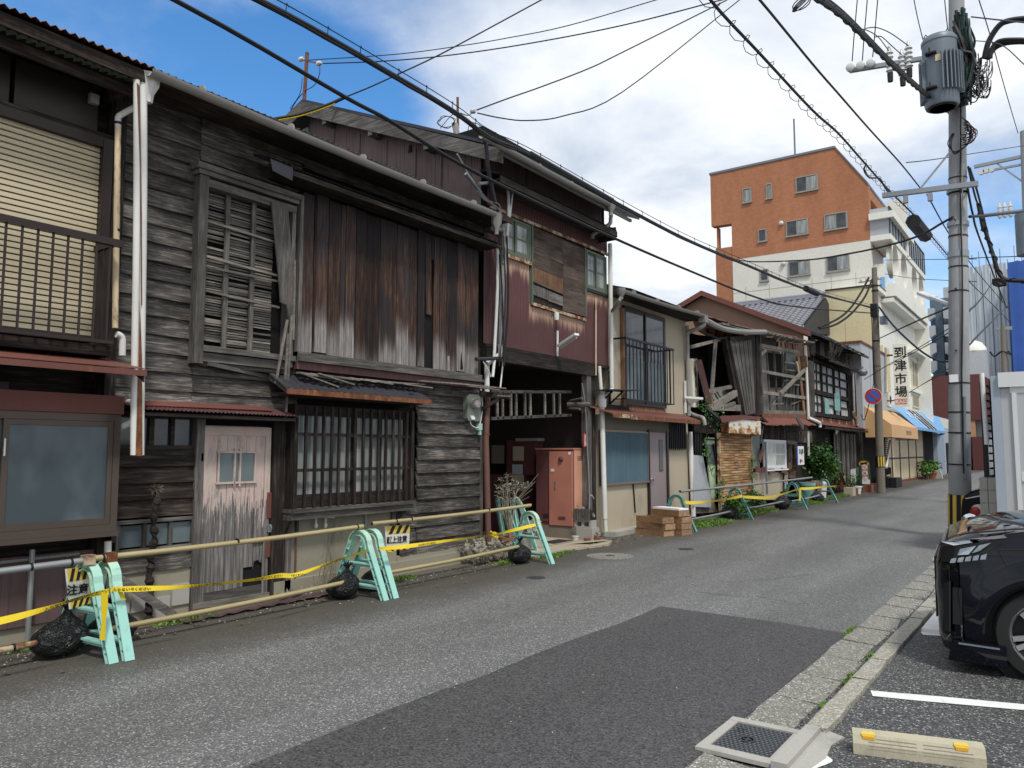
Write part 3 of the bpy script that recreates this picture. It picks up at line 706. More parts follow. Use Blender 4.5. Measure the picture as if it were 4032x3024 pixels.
# bay window, lower
x=-6.92
y0,y1,z0,z1=rectx('3',-900,625,845,545,x)
y1=FX('3',845,545,x)[0];z0=FX('3',845,545,x)[1];z1=FX('2',785,1215,x)[1]
hd=part('bay_header','rust_roof',hA,MB().box(-7.3,x+.02,-3,y1+.01,z1+.002,z1+.165))
bayf=MB().box(-7.3,x,-3,y1,z1-.065,z1).box(-7.3,x,-3,y1,z0+.01,z0+.075).box(-7.3,x-.001,y1-.06,y1,z0+.075,z1-.065).box(-7.3,x+.02,-3,y1+.01,z0-.03,z0+.009)
bay=part('bay_window','bronze',hA,bayf)
wy1=FX('2',715,1285,x)[0];wyL=FX('2',45,1265,x)[0]
zt=z1-.067;zb=z0+.077
for(a,b,xx)in((wyL-.02,y1-.062,x-.028),(wyL-1.15,wyL+.03,x-.055)):
 k_=.045
 part('sash','bronze',bay,MB().box(xx,xx+.022,a,a+k_,zb,zt).box(xx,xx+.022,b-k_,b,zb,zt).box(xx,xx+.021,a+k_,b-k_,zt-k_,zt).box(xx,xx+.021,a+k_,b-k_,zb,zb+k_+.012))
 part('pane','frost',bay,MB().box(xx+.006,xx+.012,a+k_*.9,b-k_*.9,zb+k_,zt-k_*.9))
inst('sash_catch','paper',bay,(x-.004,wyL-.012,zt-.30),(.008,.012,.14))
part('lower_skirt','locker_dark',hA,MB().box(-7.3,-7.17,AY0,y1-.02,.14,.72)).data.materials[0]=M['maroon_flat']
for yy in(2.96,):part('waste_pipe','grey_pipe',hA,MB().tube([(-7.1,yy,.78),(-7.1,yy,.05)],.022,8))
part('cross_pipe','grey_pipe',hA,MB().tube([(-7.12,-1,.66),(-7.12,3.35,.70)],.014,6))
part('bay_side_trim','dark_bronze',hA,MB().box(-7.28,-7.0,y1,y1+.04,z0-.1,z1+.1))
vent=MB().box(-7.25,-7.19,2.45,2.75,1.98,2.18);part('dark_vent','dark_bronze',hA,vent)
# pipes in the notch between the two houses
def pipe(par,pts,r,mat,name='pipe',n=10,k=4):
 return part(name,mat,par,MB().tube(smooth(pts,k)if k>1 else pts,r,n))
def PF(k,u,v,x):y_,z_=FX(k,u,v,x);return(x,y_,z_)
pp_=[PF('1',880,700,-6.95),PF('1',800,745,-6.95),PF('1',772,770,-6.95),PF('1',771,830,-6.95)]
rp=thing('rusty_downpipe','narrow rust streaked downpipe beside the balcony of the shuttered house','downpipe',PF('1',771,1700,-6.95))
pipe(rp,pp_,.028,'pvc','elbow')
pipe(rp,[PF('1',771,815,-6.95),PF('2',752,650,-6.95)],.027,'pvc_rust','pipe',k=1)
pipe(rp,[PF('2',760,690,-6.95),PF('2',785,700,-6.95),PF('2',800,730,-6.95),PF('2',798,830,-6.95)],.03,'pvc_clean','bend')
for v in(805,1505):part('clamp','black_iron',rp,MB().lathe([(.031,-.012),(.031,.012)],PF('1',770,v,-6.95),'Z',10))
pipe(rp,[PF('2',840,1135,-7.0),PF('2',880,1140,-6.9),PF('2',887,1170,-6.88),PF('2',880,1245,-6.88),PF('2',860,1265,-6.9),PF('2',785,1300,-6.98)],.03,'pvc_clean','trap_pipe')
pipe(rp,[PF('3',783,610,-7.0),PF('3',783,730,-7.0)],.03,'pvc','ground_pipe',k=1)
# the loose, split white downpipe hanging from the gutter head
sp=thing('loose_downpipe','long split white downpipe hanging loose with brown rust streaks','downpipe',PF('2',900,1485,-6.72))
lx=-6.72
def halfpipe(c0,c1,w_,mat,a0=-2.0,a1=1.2,n=16):
 mb=MB();vs=[]
 for j in range(n+1):
  t_=j/n;c_=Vector(c0).lerp(Vector(c1),t_);c_+=Vector((0,.008*math.sin(t_*5),0))
  for i in range(9):
   a=a0+(a1-a0)*i/8;vs.append(c_+Vector((w_*math.cos(a),w_*math.sin(a),0)))
 k_=9;mb.add(vs,[(j*k_+i,j*k_+i+1,(j+1)*k_+i+1,(j+1)*k_+i)for j in range(n)for i in range(8)]);mb.smooth=True;return mb
part('pipe_shell','pvc',sp,halfpipe(PF('1',928,500,lx),PF('2',915,1480,lx),.042,'pvc',-.9,1.9))
part('pipe_shell','pvc',sp,halfpipe(PF('1',893,500,lx+.02),PF('2',880,1480,lx+.02),.03,'pvc',-2.4,.5))
part('rust_streak','rust_pipe',sp,MB().prism([PF('1',893,540,lx+.05),PF('1',912,560,lx+.05),PF('1',918,900,lx+.05),PF('1',926,1400,lx+.05),PF('2',928,500,lx+.05),PF('2',920,500,lx+.05),PF('1',914,1100,lx+.05)],(.002,0,0)))
part('rust_streak','rust_iron',sp,MB().prism([PF('2',912,460,lx+.05),PF('2',928,860,lx+.052),PF('2',930,1485,lx+.052),PF('2',885,1485,lx+.052),PF('2',905,900,lx+.052)],(.002,0,0)))
hd_=part('rain_head','pvc',sp,MB().lathe([(.035,-.22),(.04,-.12),(.085,-.03),(.095,.07),(.10,.075),(.09,.06)],PF('1',985,530,lx),'Z',4).box(*[0]*6)if False else MB().lathe([(.035,-.20),(.045,-.12),(.085,-.04),(.095,.06),(.10,.065),(.088,.055)],PF('1',975,535,lx),'Z',6))
# ================================================================== house B: dark timber house
BY0=3.60;BY1=9.16
hB=thing('timber_house','long dark weathered timber house with horizontal boards, lattice window and pale pink door','house',(-7.2,6.3,0))
box('wall','void',hB,-12,-7.24,BY0,BY1,-.02,5.30)
siding(hB,BY0,4.40,2.02,5.28);siding(hB,4.40,5.72,4.62,5.28);siding(hB,5.72,BY1,4.95,5.28)
siding(hB,4.40,5.72,2.02,2.56)
siding(hB,7.74,BY1-.05,.23,2.62);siding(hB,7.42,7.74,.23,.92,split=False);siding(hB,5.72,7.74,2.42,2.56)
siding(hB,3.66,4.46,.98,1.62,'brown_plank',h=.16);siding(hB,3.66,4.46,.46,.62,'dark_plank')
box('corner_board','grey_post',hB,-7.22,-7.165,BY1-.055,BY1+.03,.12,2.62)
# small transom windows near the door
wz=part('high_light','dark_beam',hB,MB().box(-7.24,-7.18,3.66,4.46,1.62,1.66).box(-7.24,-7.18,3.66,4.46,1.93,1.98).box(-7.24,-7.182,3.98,4.03,1.66,1.93).box(-7.24,-7.182,4.20,4.24,1.66,1.93))
for a,b in((3.7,3.98),(4.03,4.20),(4.24,4.44)):part('pane','glass',wz,MB().box(-7.222,-7.212,a,b,1.66,1.93))
wz=part('low_light','grey_beam',hB,MB().box(-7.24,-7.165,3.66,4.46,.92,.955).box(-7.24,-7.15,3.66,4.46,.62,.68))
for i in range(3):box('low_light_post','grey_post',hB,-7.235,-7.18,3.70+i*.26,3.735+i*.26,.68,.92)
for i in range(3):part('pane','frost',wz,MB().box(-7.215,-7.205,3.74+i*.26,3.955+i*.26,.70,.90))
box('door_post','grey_post',hB,-7.24,-7.14,4.455,4.545,.02,1.98)
box('footing','base_wall',hB,-7.3,-7.17,3.60,4.45,-.02,.46)
for i in range(4):box('footing_stone','concrete',hB,-7.2,-7.15,3.66+i*.2,3.84+i*.2,.0+.1*(i%2),.20+.1*(i%2))
# upstairs bay with laths
by0,bz1=FX('1',1300,1080,-7.0);by0=4.28;by1=5.46;bzt=4.50;bzb=2.50;bxx=-7.07
# (front face of the bay stands 0.2 m proud of the wall)
by0=FX('1',1303,1200,bxx)[0];by1=FX('4',752,1480,bxx)[0];bzt=FX('1',1303,1075,bxx)[1];bzb=FX('4',150,1545,bxx)[1]
bw=part('bay_window','grey_post',hB,MB().box(-7.24,bxx+.015,by0,by0+.10,bzb,bzt-.1));box('bay_post','grey_post',hB,-7.24,bxx,by1-.05,by1,bzb+.06,bzt-.12)
part('bay_head','grey_beam',hB,MB().box(-7.24,bxx+.05,by0-.05,by1+.03,bzt-.04,bzt+.02).box(-7.24,bxx+.025,by0-.02,by1+.02,bzt-.09,bzt-.045).box(-7.24,bxx+.01,by0+.10,by1,bzt-.2,bzt-.12))
part('bay_sill','grey_beam',hB,MB().box(-7.24,bxx+.02,by0+.10,by1+.05,bzb+.13,bzb+.19).box(-7.24,bxx-.02,by0+.10,by1-.1,bzb+.03,bzb+.12))
part('bay_strut','grey_beam',hB,MB().beam(PF('4',200,1545,bxx),PF('4',660,1650,-7.18),.03,.04))
part('bay_bottom','dark_beam',hB,MB().box(-7.24,bxx-.03,by0+.02,by1,bzb-.02,bzb+.025))
n=60;zl0=bzb+.20;zl1=bzt-.22
for i in range(n):
 z0=zl0+(zl1-zl0)*i/n;sk=random.uniform(-.008,.008)
 for a,b in((by0+.10,by0+.38),(by0+.385,by0+.70),(by0+.705,by1-.22)):
  if random.random()<.07:continue
  inst('lath','bleached' if random.random()<.45 else 'grey_beam',bw,(-7.19+random.uniform(-.006,.006),a,z0+random.uniform(-.006,.006)),(.010,b-a-.008,.019+random.uniform(-.006,.006)),(random.uniform(-.02,.02),random.uniform(-.4,.2),0),'py')
for yy in(by0+.36,by0+.68):part('muntin','grey_post',bw,MB().box(-7.16,-7.13,yy,yy+.05,zl0-.02,zl1+.03))
for zz_ in(.33,.55,.78):part('rail','bleached',bw,MB().beam((-7.115,by0+.10,zl0+(zl1-zl0)*zz_+.03),(-7.115,by1-.17,zl0+(zl1-zl0)*zz_-.01),.02,.024))
part('rail','bleached',bw,MB().beam((-7.11,by0+.23,zl0+.50*(zl1-zl0)),(-7.11,by1-.14,zl0+.505*(zl1-zl0)),.02,.022))
def slabx(par,name,mat,pts,x,th=.02,label=None):
 return part(name,mat,par,MB().prism([(x,*fx(*Z(*p),x))for p in pts],(-th,0,0)),label)
slabx(hB,'torn_board','grey_post',[('4',612,485),('4',720,500),('4',735,700),('4',750,870),('4',745,1100),('4',740,1380),('4',728,1260),('4',712,1160),('4',690,1155),('4',675,1145),('4',660,960)],bxx+.03,label='torn leaning board, split to a point at the bottom')
for a,b in((('4',715,1260),('4',640,1675)),(('4',745,1230),('5',205,430)),(('4',720,1350),('4',700,1680))):
 part('hanging_lath','bleached_any',hB,MB().beam(PF(*a,bxx+.05),PF(*b,bxx+.06),.028,.014))
part('edge_lath','bleached_any',hB,MB().beam(PF('4',762,870,bxx+.05),PF('4',752,1390,bxx+.05),.022,.03))
# panel of vertical boards
px_=-7.06
xs4=[795,872,888,970,1050,1082,1150,1222,1310,1420,1500,1560,1606]
ys=[FX('4',u,1400,px_)[0]for u in xs4];pz0=FX('4',1000,1490,px_)[1];pz1=4.62
ys2=[FX('6',u,1150,px_)[0]for u in(10,47,92,160,215,300)]
box('panel_backing','void',hB,-7.24,px_-.03,ys[0],ys2[-1],pz0,pz1)
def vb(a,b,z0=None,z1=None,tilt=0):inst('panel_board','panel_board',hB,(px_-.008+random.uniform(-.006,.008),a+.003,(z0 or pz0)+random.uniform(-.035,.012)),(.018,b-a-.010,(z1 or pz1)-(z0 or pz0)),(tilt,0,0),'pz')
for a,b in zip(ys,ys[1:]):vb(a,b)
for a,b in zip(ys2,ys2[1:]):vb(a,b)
gy0,gy1=ys[-1],ys2[0]
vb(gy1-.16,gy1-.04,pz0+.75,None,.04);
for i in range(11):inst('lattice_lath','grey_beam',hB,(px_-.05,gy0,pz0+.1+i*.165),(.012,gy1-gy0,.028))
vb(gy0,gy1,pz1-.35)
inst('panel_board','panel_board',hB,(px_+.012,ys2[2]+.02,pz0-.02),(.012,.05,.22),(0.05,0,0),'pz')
slabx(hB,'gap_hole','void',[('6',195,1140),('6',205,1250),('6',188,1250)],px_+.02,.005)
part('panel_frame','grey_post',hB,MB().box(-7.24,px_+.03,ys[0]-.05,ys[0]-.004,pz0-.1,4.55))
lz=pz0
part('ledge','grey_beam',hB,MB().box(-7.24,px_+.05,ys[0]-.05,ys2[-1]+.05,lz-.075,lz-.012).box(-7.24,px_+.08,ys[0]-.05,ys2[-1]+.08,lz-.12,lz-.08))
part('ledge_flashing','maroon',hB,MB().box(-7.24,px_+.03,ys[0]-.05,ys2[-1]+.06,lz-.21,lz-.123))
# pent eave above panel
ex=-6.72
y0,z0=FX('4',750,300,ex);y1,z1=FX('6',465,430,ex)
ez=(z0+z1)/2
pe=part('pent_roof','dark_iron',hB,MB().corr((ex,y0,ez+.02),(0,y1-y0,0),(-.52,0,.17),.05,.009,(.3,0,1),jit=.004))
part('pent_fascia','brown_plank',hB,MB().box(ex-.03,ex-.01,y0,y1,ez-.055,ez+.002).box(-7.22,ex-.035,y0,y1,ez-.02,ez-.005))
y00=FX('4',600,300,ex)[0]
part('pent_roof_torn_end','dark_iron',hB,MB().corr((ex-.02,y00-.02,ez+.05),(0,y0-y00+.03,0),(-.3,0,.10),.06,.018,(.2,.3,1),nv=3,jit=.03).prism([(ex,y00,ez+.03),(ex,y0,ez+.02),(ex+.01,y0-.01,ez-.13),(ex+.02,y00+.02,ez-.10)],(.006,0,0)))
# main eave and gutter
gx=-6.60
gA=FX('1',1010,490,gx);gB=FX('v',1070,465,gx);gm=FX('4',1300,255,gx)
gutter(hB,(gx,gA[0]-.05,gA[1]+.03),(gx,gB[0],gB[1]+.03),.062)
ge=gA[1]+.06
part('eave_board','brown_plank',hB,MB().box(-7.24,gx-.07,BY0,BY1+.1,ge-.02,ge).box(gx-.075,gx-.055,BY0,BY1+.1,ge-.06,ge+.03))
part('roof','dark_iron',hB,MB().corr((gx-.09,BY0-.02,ge+.045),(0,BY1-BY0+.1,0),(-2.9,0,1.05),.076,.013,(.3,0,1),jit=.012))
part('roof_slope','dark_iron',hB,MB().add([(gx-.1,BY0,ge+.02),(gx-.1,BY1,ge+.02),(-9.4,BY1,ge+.98),(-12,BY1,ge+.2),(-12,BY0,ge+.2),(-9.4,BY0,ge+.98)],[(0,1,2,5),(5,2,3,4)]))
hdB=part('rain_head','gutter',hB,MB().lathe([(.03,-.24),(.035,-.15),(.075,-.08),(.085,.06),(.088,.065),(.07,.05)],(gx,gB[0]+.03,gB[1]-.04),'Z',8))
# porch roof over the door
py0=FX('2',950,1210,-6.88)[0];py1=FX('5',290,385,-6.88)[0];pz=(FX('2',950,1210,-6.88)[1]+FX('5',290,385,-6.88)[1])/2
part('door_awning','maroon',hB,MB().corr((-6.88,py0-.1,pz+.012),(0,py1-py0+.1,0),(-.34,0,.10),.045,.008,(.3,0,1),jit=.004))
part('door_awning_upper','rust_roof',hB,MB().sheet([(-6.98,py0-.1,pz+.055),(-6.98,py1-.25,pz+.065),(-7.2,py1-.25,pz+.135),(-7.2,py0-.1,pz+.125)],.004))
part('door_awning_batten','dark_beam',hB,MB().box(-7.2,-6.9,py0-.1,py1-.02,pz-.045,pz-.012))
# door
dy0,dz1=FX('2',1325,1290,-7.15);dy1=FX('5',115,465,-7.15)[0];dz0=.07
dr=part('door','door_paint',hB,MB().box(-7.165,-7.15,dy0,dy0+.07,dz0,dz1).box(-7.165,-7.15,dy1-.07,dy1,dz0,dz1).box(-7.165,-7.151,dy0+.07,dy1-.07,dz1-.09,dz1).box(-7.24,-7.19,dy0,dy1,dz1+.0,dz1+.01))
box('door_backing','void',hB,-7.24,-7.185,dy0,dy1,dz0,dz1)
nb=6;bwid=(dy1-dy0-.14)/nb
wy0,wz1=FX('2',1425,1455,-7.15);wy1,wz0=FX('2',1640,1650,-7.15);wy1=min(dy1-.17,FX('5',15,620,-7.15)[0]+.0)
wy0=FX('2',1425,1455,-7.15)[0];
for i in range(nb):
 a=dy0+.07+i*bwid;zb_=dz0+(.10 if i<4 else .30 if i==4 else .36)
 if a+bwid>wy0+.02 and a<wy1-.02:
  inst('door_board','door_paint',dr,(-7.178,a+.002,zb_),(.014,bwid-.004,wz0-zb_),kind='pz');inst('door_board','door_paint',dr,(-7.178,a+.002,wz1),(.014,bwid-.004,dz1-.09-wz1))
 else:inst('door_board','door_paint',dr,(-7.178,a+.002,zb_),(.014,bwid-.004,dz1-.09-zb_),kind='pz')
slabx(dr,'jagged_board_end','grey_post',[('3',1835,820),('3',1845,760),('3',1875,740),('3',1880,760),('3',1908,770),('3',1908,700),('3',1835,700)],-7.162,.012)
part('bottom_rail','grey_beam',dr,MB().box(-7.18,-7.155,dy0+.05,dy1-.03,dz0+.0,dz0+.095))
part('bottom_rail','bleached',dr,MB().beam((-7.15,dy0-.05,dz0-.01),(-7.15,dy1+.1,dz0-.03),.03,.06))
wn_=part('door_window','door_paint',dr,MB().box(-7.165,-7.142,wy0,wy0+.02,wz0,wz1).box(-7.165,-7.142,wy1-.02,wy1,wz0,wz1).box(-7.165,-7.141,wy0-.01,wy1+.01,wz1-.02,wz1+.005).box(-7.165,-7.138,wy0-.015,wy1+.015,wz0-.02,wz0))
part('pane','frost',wn_,MB().box(-7.163,-7.157,wy0,wy1,wz0,wz1))
mid=(wy0+wy1)/2
for dy in(-.035,.03):part('muntin','door_paint',wn_,MB().box(-7.156,-7.135,mid+dy-.009,mid+dy+.009,wz0-.05,wz1+.03))
for za,zb2 in((1.12,1.40),(.70,.93)):part('hasp_plate','rust_roof',dr,MB().box(-7.15,-7.142,dy1-.035,dy1+.02,za-.25,zb2-.25))
part('latch','galv',dr,MB().box(-7.15,-7.12,dy1-.03,dy1+.015,.72,.80).tube([(-7.12,dy1-.01,.80),(-7.10,dy1+.0,.77),(-7.12,dy1+.0,.72)],.008,6))
part('hinge','rust_iron',dr,MB().box(-7.15,-7.14,dy0-.01,dy0+.012,1.5,1.58))
part('patch_board','door_paint',dr,MB().box(-7.15,-7.139,dy1-.20,dy1-.07,.62,.99))
part('side_panel','dark_post',hB,MB().box(-7.24,-7.13,dy1+.02,FX('5',240,1000,-7.15)[0]-.01,.0,1.98))
part('side_post','grey_post',hB,MB().box(-7.24,-7.12,FX('5',235,1200,-7.15)[0]-.08,FX('5',235,1200,-7.15)[0],.0,.9))
# base wall under the lattice window
cy0=FX('5',165,1400,-7.17)[0];cy1=FX('5',930,1300,-7.17)[0]
part('base_wall','stucco',hB,MB().box(-7.24,-7.17,cy0,cy1,.16,.97)).data.materials[0]=M['base_wall']
part('plinth','base_wall',hB,MB().box(-7.24,-7.12,cy0-.1,BY1+.02,-.02,.17))
part('plinth_band','base_wall',hB,MB().box(-7.24,-7.15,cy1,BY1+.02,.165,.235))
part('wall_joint','stucco_dark',hB,MB().box(-7.172,-7.165,FX('5',730,1200,-7.17)[0]-.008,FX('5',730,1200,-7.17)[0]+.008,.17,.95))
part('conduit','grey_pipe',hB,MB().tube([PF('5',440,1055,-7.14),PF('5',890,985,-7.14)],.012,6))
part('conduit','grey_pipe',hB,MB().tube([PF('5',730,1020,-7.14),PF('5',730,1130,-7.14)],.014,6))
part('pipe_stub','dark_iron',hB,MB().tube([PF('5',280,1080,-7.12),PF('5',280,1150,-7.12)],.022,8))
part('rusty_stub','rust_pipe',hB,MB().tube([PF('5',275,1180,-7.14),PF('5',268,1480,-7.14)],.012,8))
for a,b in(((330,1058),(405,1125)),((525,1055),(468,1125))):
 pipe(hB,[PF('5',a[0],a[1],-7.12),PF('5',b[0]if b[0]>a[0]else b[0]+8,a[1],-7.12),PF('5',b[0],a[1]+15,-7.12),PF('5',b[0],b[1],-7.12)],.014,'pvc_clean','drain_tail',k=3)
 part('drain_collar','pvc_clean',hB,MB().lathe([(.022,-.02),(.022,.012)],PF('5',b[0],1105,-7.12),'Z',10))
part('vent_stain_pipe','grey_post',hB,MB().box(-7.19,-7.13,cy1-.12,cy1-.05,.5,.95))
# lattice window
lx_=-6.98
ly0=FX('5',262,1000,lx_)[0];ly1=FX('5',1042,900,lx_)[0];lz0=FX('5',260,1000,lx_)[1];lz1=2.13
lw=part('lattice_window','dark_post',hB,MB().box(-7.24,lx_+.005,ly0-.02,ly0+.03,lz0-.05,lz1));box('window_post','dark_post',hB,-7.24,lx_+.005,ly1-.05,ly1,lz0-.05,lz1)
part('lattice_back','dark_beam',lw,MB().box(-7.24,-7.2,ly0,ly1,lz0,lz1))
for i,(a,b)in enumerate(((ly0+.03,(ly0+ly1)/2+.03),((ly0+ly1)/2+.0,ly1-.05))):
 xx=-7.13+.03*i
 s_=part('sash','dark_beam',lw,MB().box(xx,xx+.025,a,a+.04,lz0,lz1).box(xx,xx+.025,b-.05,b,lz0,lz1).box(xx,xx+.024,a+.04,b-.05,lz0,lz0+.14).box(xx,xx+.024,a+.04,b-.05,lz1-.12,lz1).box(xx,xx+.02,(a+b)/2-.02,(a+b)/2+.015,lz0+.14,lz1-.12))
 part('pane','curtain',s_,MB().box(xx+.004,xx+.010,a+.03,b-.03,lz0+.1,lz1-.1))
for u in(340,400,455,510,560,615,665,717,765,817,865,912,955,1000):
 yy=FX('5',u,700,lx_)[0];inst('lattice_bar','dark_post',lw,(lx_-.03,yy-.014,lz0-.012),(.028,.030,lz1-lz0),(random.uniform(-.006,.006),0,0),'pz')
for zf in(.36,.71):part('lattice_rail','dark_beam',lw,MB().box(lx_-.055,lx_-.032,ly0+.03,ly1-.05,lz0+(lz1-lz0)*zf-.018,lz0+(lz1-lz0)*zf+.018))
part('lattice_sill','grey_beam',lw,MB().box(-7.24,lx_+.03,ly0-.04,ly1+.01,lz0-.05,lz0-.01).box(-7.24,lx_-.0,ly0-.03,ly1-.0,lz0-.13,lz0-.052))
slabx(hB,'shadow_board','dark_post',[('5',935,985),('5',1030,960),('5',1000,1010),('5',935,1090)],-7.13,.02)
part('bay_bracket','dark_post',hB,MB().prism([(-7.24,cy0+.03,lz0-.13),(-7.0,cy0+.03,lz0-.13),(-7.2,cy0+.03,lz0-.45)],(0,-.04,0)))
# lean-to roof above lattice window
rx=-6.80
ry0,rz0=FX('5',290,265,rx);ry1,rz1=FX('5',1155,300,rx);rzz=(rz0+rz1)/2+.02;ry00=FX('5',200,205,rx)[0]
rt=MB().corr((rx,ry0-.16,rzz+.03),(0,ry1-ry0+.16,0),(-.42,0,.24),.10,.008,(.4,0,1),seg=4,jit=.01)
part('lean_to_roof','dark_iron',hB,rt)
part('lean_to_lip','rust_iron',hB,MB().box(rx-.005,rx+.012,ry0-.16,ry1,rzz-.03,rzz+.03))
part('lean_to_batten','dark_beam',hB,MB().box(-7.2,rx-.04,ry0-.1,ry1-.12,rzz-.04,rzz-.0).box(-7.2,rx-.08,ry1-.3,ry1-.24,rzz-.08,rzz+.1))
part('lean_to_end','grey_beam',hB,MB().prism([(rx-.02,ry0-.14,rzz-.02),(rx+.01,ry0-.14,rzz+.02),(-7.15,ry0-.14,rzz+.24),(-7.15,ry0-.14,rzz+.15)],(0,.04,0)))
# splintered wood bundle resting on the lean-to
sw=thing('splintered_boards','grey splintered broken boards lying under the ledge above the lean-to roof','broken boards',(-7.0,7.3,2.45))
for i in range(11):
 a=PF('5',300+i*62+random.uniform(-20,20),112+i*6.5,-7.02+random.uniform(-.04,.06));bb=PF('5',300+i*62+random.uniform(150,300),125+i*6.5+random.uniform(0,30),-6.98+random.uniform(-.04,.05))
 part('splinter','bleached_any',sw,MB().beam(a,bb,random.uniform(.03,.07),random.uniform(.012,.022)))
for a,b in((('5',295,112),('5',545,205)),(('5',420,118),('5',650,190)),(('5',1080,165),('5',1400,190)),(('5',1290,180),('5',1640,215)),(('5',1350,192),('5',1600,225))):
 part('splinter','bleached_any',sw,MB().beam(PF(*a,-6.95),PF(*b,-6.9),.05,.016))
# small loose things against the wall of house B
dv=thing('dried_vine_trunk','dark twisted bundle of cloth and dead vine standing against the boards','dead vine',(-7.05,4.12,0))
pts=[PF('3',u,v,-7.06)for u,v in((1130,200),(1140,300),(1115,420),(1120,520),(1115,620),(1090,720),(1092,800),(1085,900),(1090,1020),(1078,1120),(1080,1170))]
q=smooth(pts,5);part('stem','brown_plank',dv,MB().tube(q,[.030+.013*math.sin(i*1.3)+random.uniform(-.004,.004)for i in range(len(q))],8))
tw=MB();q2=[Vector(p)+Vector((.022*math.cos(i*.7),.03*math.sin(i*.7),0))for i,p in enumerate(q)];tw.tube(q2,.012,6);part('wrapping','plastic_black',dv,tw)
fz=MB()
for i in range(60):
 c_=Vector(PF('3',1135,235,-7.04));d_=Vector((random.uniform(-.2,1),random.uniform(-1,1),random.uniform(-1,1))).normalized()*random.uniform(.03,.075);fz.beam(c_,c_+d_,.003,.003)
part('dead_tuft','dry',dv,fz)
one('leaning_plank','split grey plank leaning diagonally against the stone footing left of the door','plank',MB().beam(PF('3',850,870,-7.08),PF('3',1265,1150,-6.98),.02,.075),'grey_beam')
one('fallen_sheet_iron','long flat maroon sheet of corrugated iron lying along the house foot','sheet iron',MB().corr((-6.98,4.15,.03),(0,2.6,.01),(.26,0,-.012),.2,.006,(0,0,1),nv=1,jit=.02),'maroon_flat')
one('scrap_stick','short grey stick lying on the fallen iron sheet','stick',MB().beam((-6.85,5.3,.05),(-6.88,5.62,.055),.03,.015),'grey_beam')
mt=thing('electricity_meter','grey green electricity meter box on the boards beside the passage','meter',PF('5',1435,430,-7.12))
a=FX('5',1388,250,-7.1);b=FX('5',1475,430,-7.1)
mby0,mby1,mz0,mz1=a[0],b[0],b[1],a[1]
part('case','meter',mt,MB().prism([(-7.17,mby0,mz0+.04),(-7.17,mby0+.03,mz0),(-7.17,mby1-.03,mz0),(-7.17,mby1,mz0+.04),(-7.17,mby1,mz1-.05),(-7.17,mby1-.05,mz1),(-7.17,mby0+.05,mz1),(-7.17,mby0,mz1-.05)],(.09,0,0)))
part('dial','meter',mt,MB().lathe([(.075,0),(.075,.05),(.06,.075),(.001,.085)],(-7.08,(mby0+mby1)/2,mz1-.14),'X',16)).data.materials[0]=M['gutter']
for i in range(4):pipe(mt,[(-7.1,mby0+.08+i*.02,mz0+.12),(-7.06,mby0+.08+i*.02,mz0+.02),(-7.07,mby0+.1+i*.02,mz0+.06)],.005,'paper','lead',6)
part('mint_box','mint_box',mt,MB().box(-7.15,-7.09,mby1-.03,mby1+.05,mz0-.13,mz0-.03).box(-7.14,-7.10,mby1,mby1+.04,mz0-.2,mz0-.13))
pipe(mt,[(-7.1,mby0+.08,mz0+.05),(-7.1,mby0+.12,mz0-.06),(-7.1,mby1-.02,mz0-.08),(-7.1,mby1+.06,mz0+.2),(-7.12,mby1+.05,mz1+.1)],.007,'paper','cable',6)
br_=thing('timber_bracket','old dark timber bracket arm sticking out over the meter','bracket',PF('5',1500,300,-6.9))
part('arm','dark_beam',br_,MB().beam(PF('7',160,275,-7.1),PF('7',380,300,-6.75),.06,.08));part('splinter','bleached_any',br_,MB().beam(PF('7',290,290,-6.85),PF('7',388,296,-6.7),.03,.02))
part('strut','dark_beam',br_,MB().beam(PF('7',165,395,-7.12),PF('7',300,320,-6.85),.04,.05))
# ================================================================== house C: brown iron house over the passage
hC=thing('iron_clad_house','brown corrugated iron house built over a dark open passage, with two green framed windows','house',(-7.2,11.2,0))
CY0,CY1=9.22,13.18;cz0=3.25;cz1=5.98;roofz=6.42
box('upper_body','void',hC,-12,-7.23,CY0+.03,CY1-.03,cz0,roofz+.3)
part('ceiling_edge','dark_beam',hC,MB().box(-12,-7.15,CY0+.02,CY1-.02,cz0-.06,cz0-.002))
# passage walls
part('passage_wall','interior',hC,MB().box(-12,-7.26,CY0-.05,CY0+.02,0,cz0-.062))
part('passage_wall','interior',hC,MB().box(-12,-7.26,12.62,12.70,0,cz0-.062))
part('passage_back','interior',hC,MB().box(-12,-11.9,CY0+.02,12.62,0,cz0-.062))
for z0 in(1.9,2.15):part('shelf','dark_beam',hC,MB().box(-11,-10.2,9.4,12.4,z0,z0+.03))
part('corner_post','grey_post',hC,MB().box(-7.26,-7.14,12.26,12.42,0,cz0-.062))
part('corner_post','dark_post',hC,MB().box(-7.28,-7.17,12.50,12.62,0,cz0-.062))
part('lintel','dark_beam',hC,MB().box(-7.26,-7.12,CY0,12.62,3.0,3.18))
part('cross_beam','dark_beam',hC,MB().box(-9.2,-9.05,CY0+.02,12.6,2.6,2.75))
part('passage_floor','slab',hC,MB().box(-11.9,-6.62,9.5,12.2,-.02,.035))
part('floor_crack','rubber',hC,MB().box(-7.1,-7.08,9.5,12.2,.03,.036))
part('threshold_slab','slab',hC,MB().prism([(-6.66,10.45,.03),(-6.42,11.7,.035),(-6.62,12.2,.035),(-6.95,11.2,.035)],(0,0,-.04)))
box('floor_hatch','dark_iron',hC,-7.45,-7.15,11.15,11.75,.034,.042)
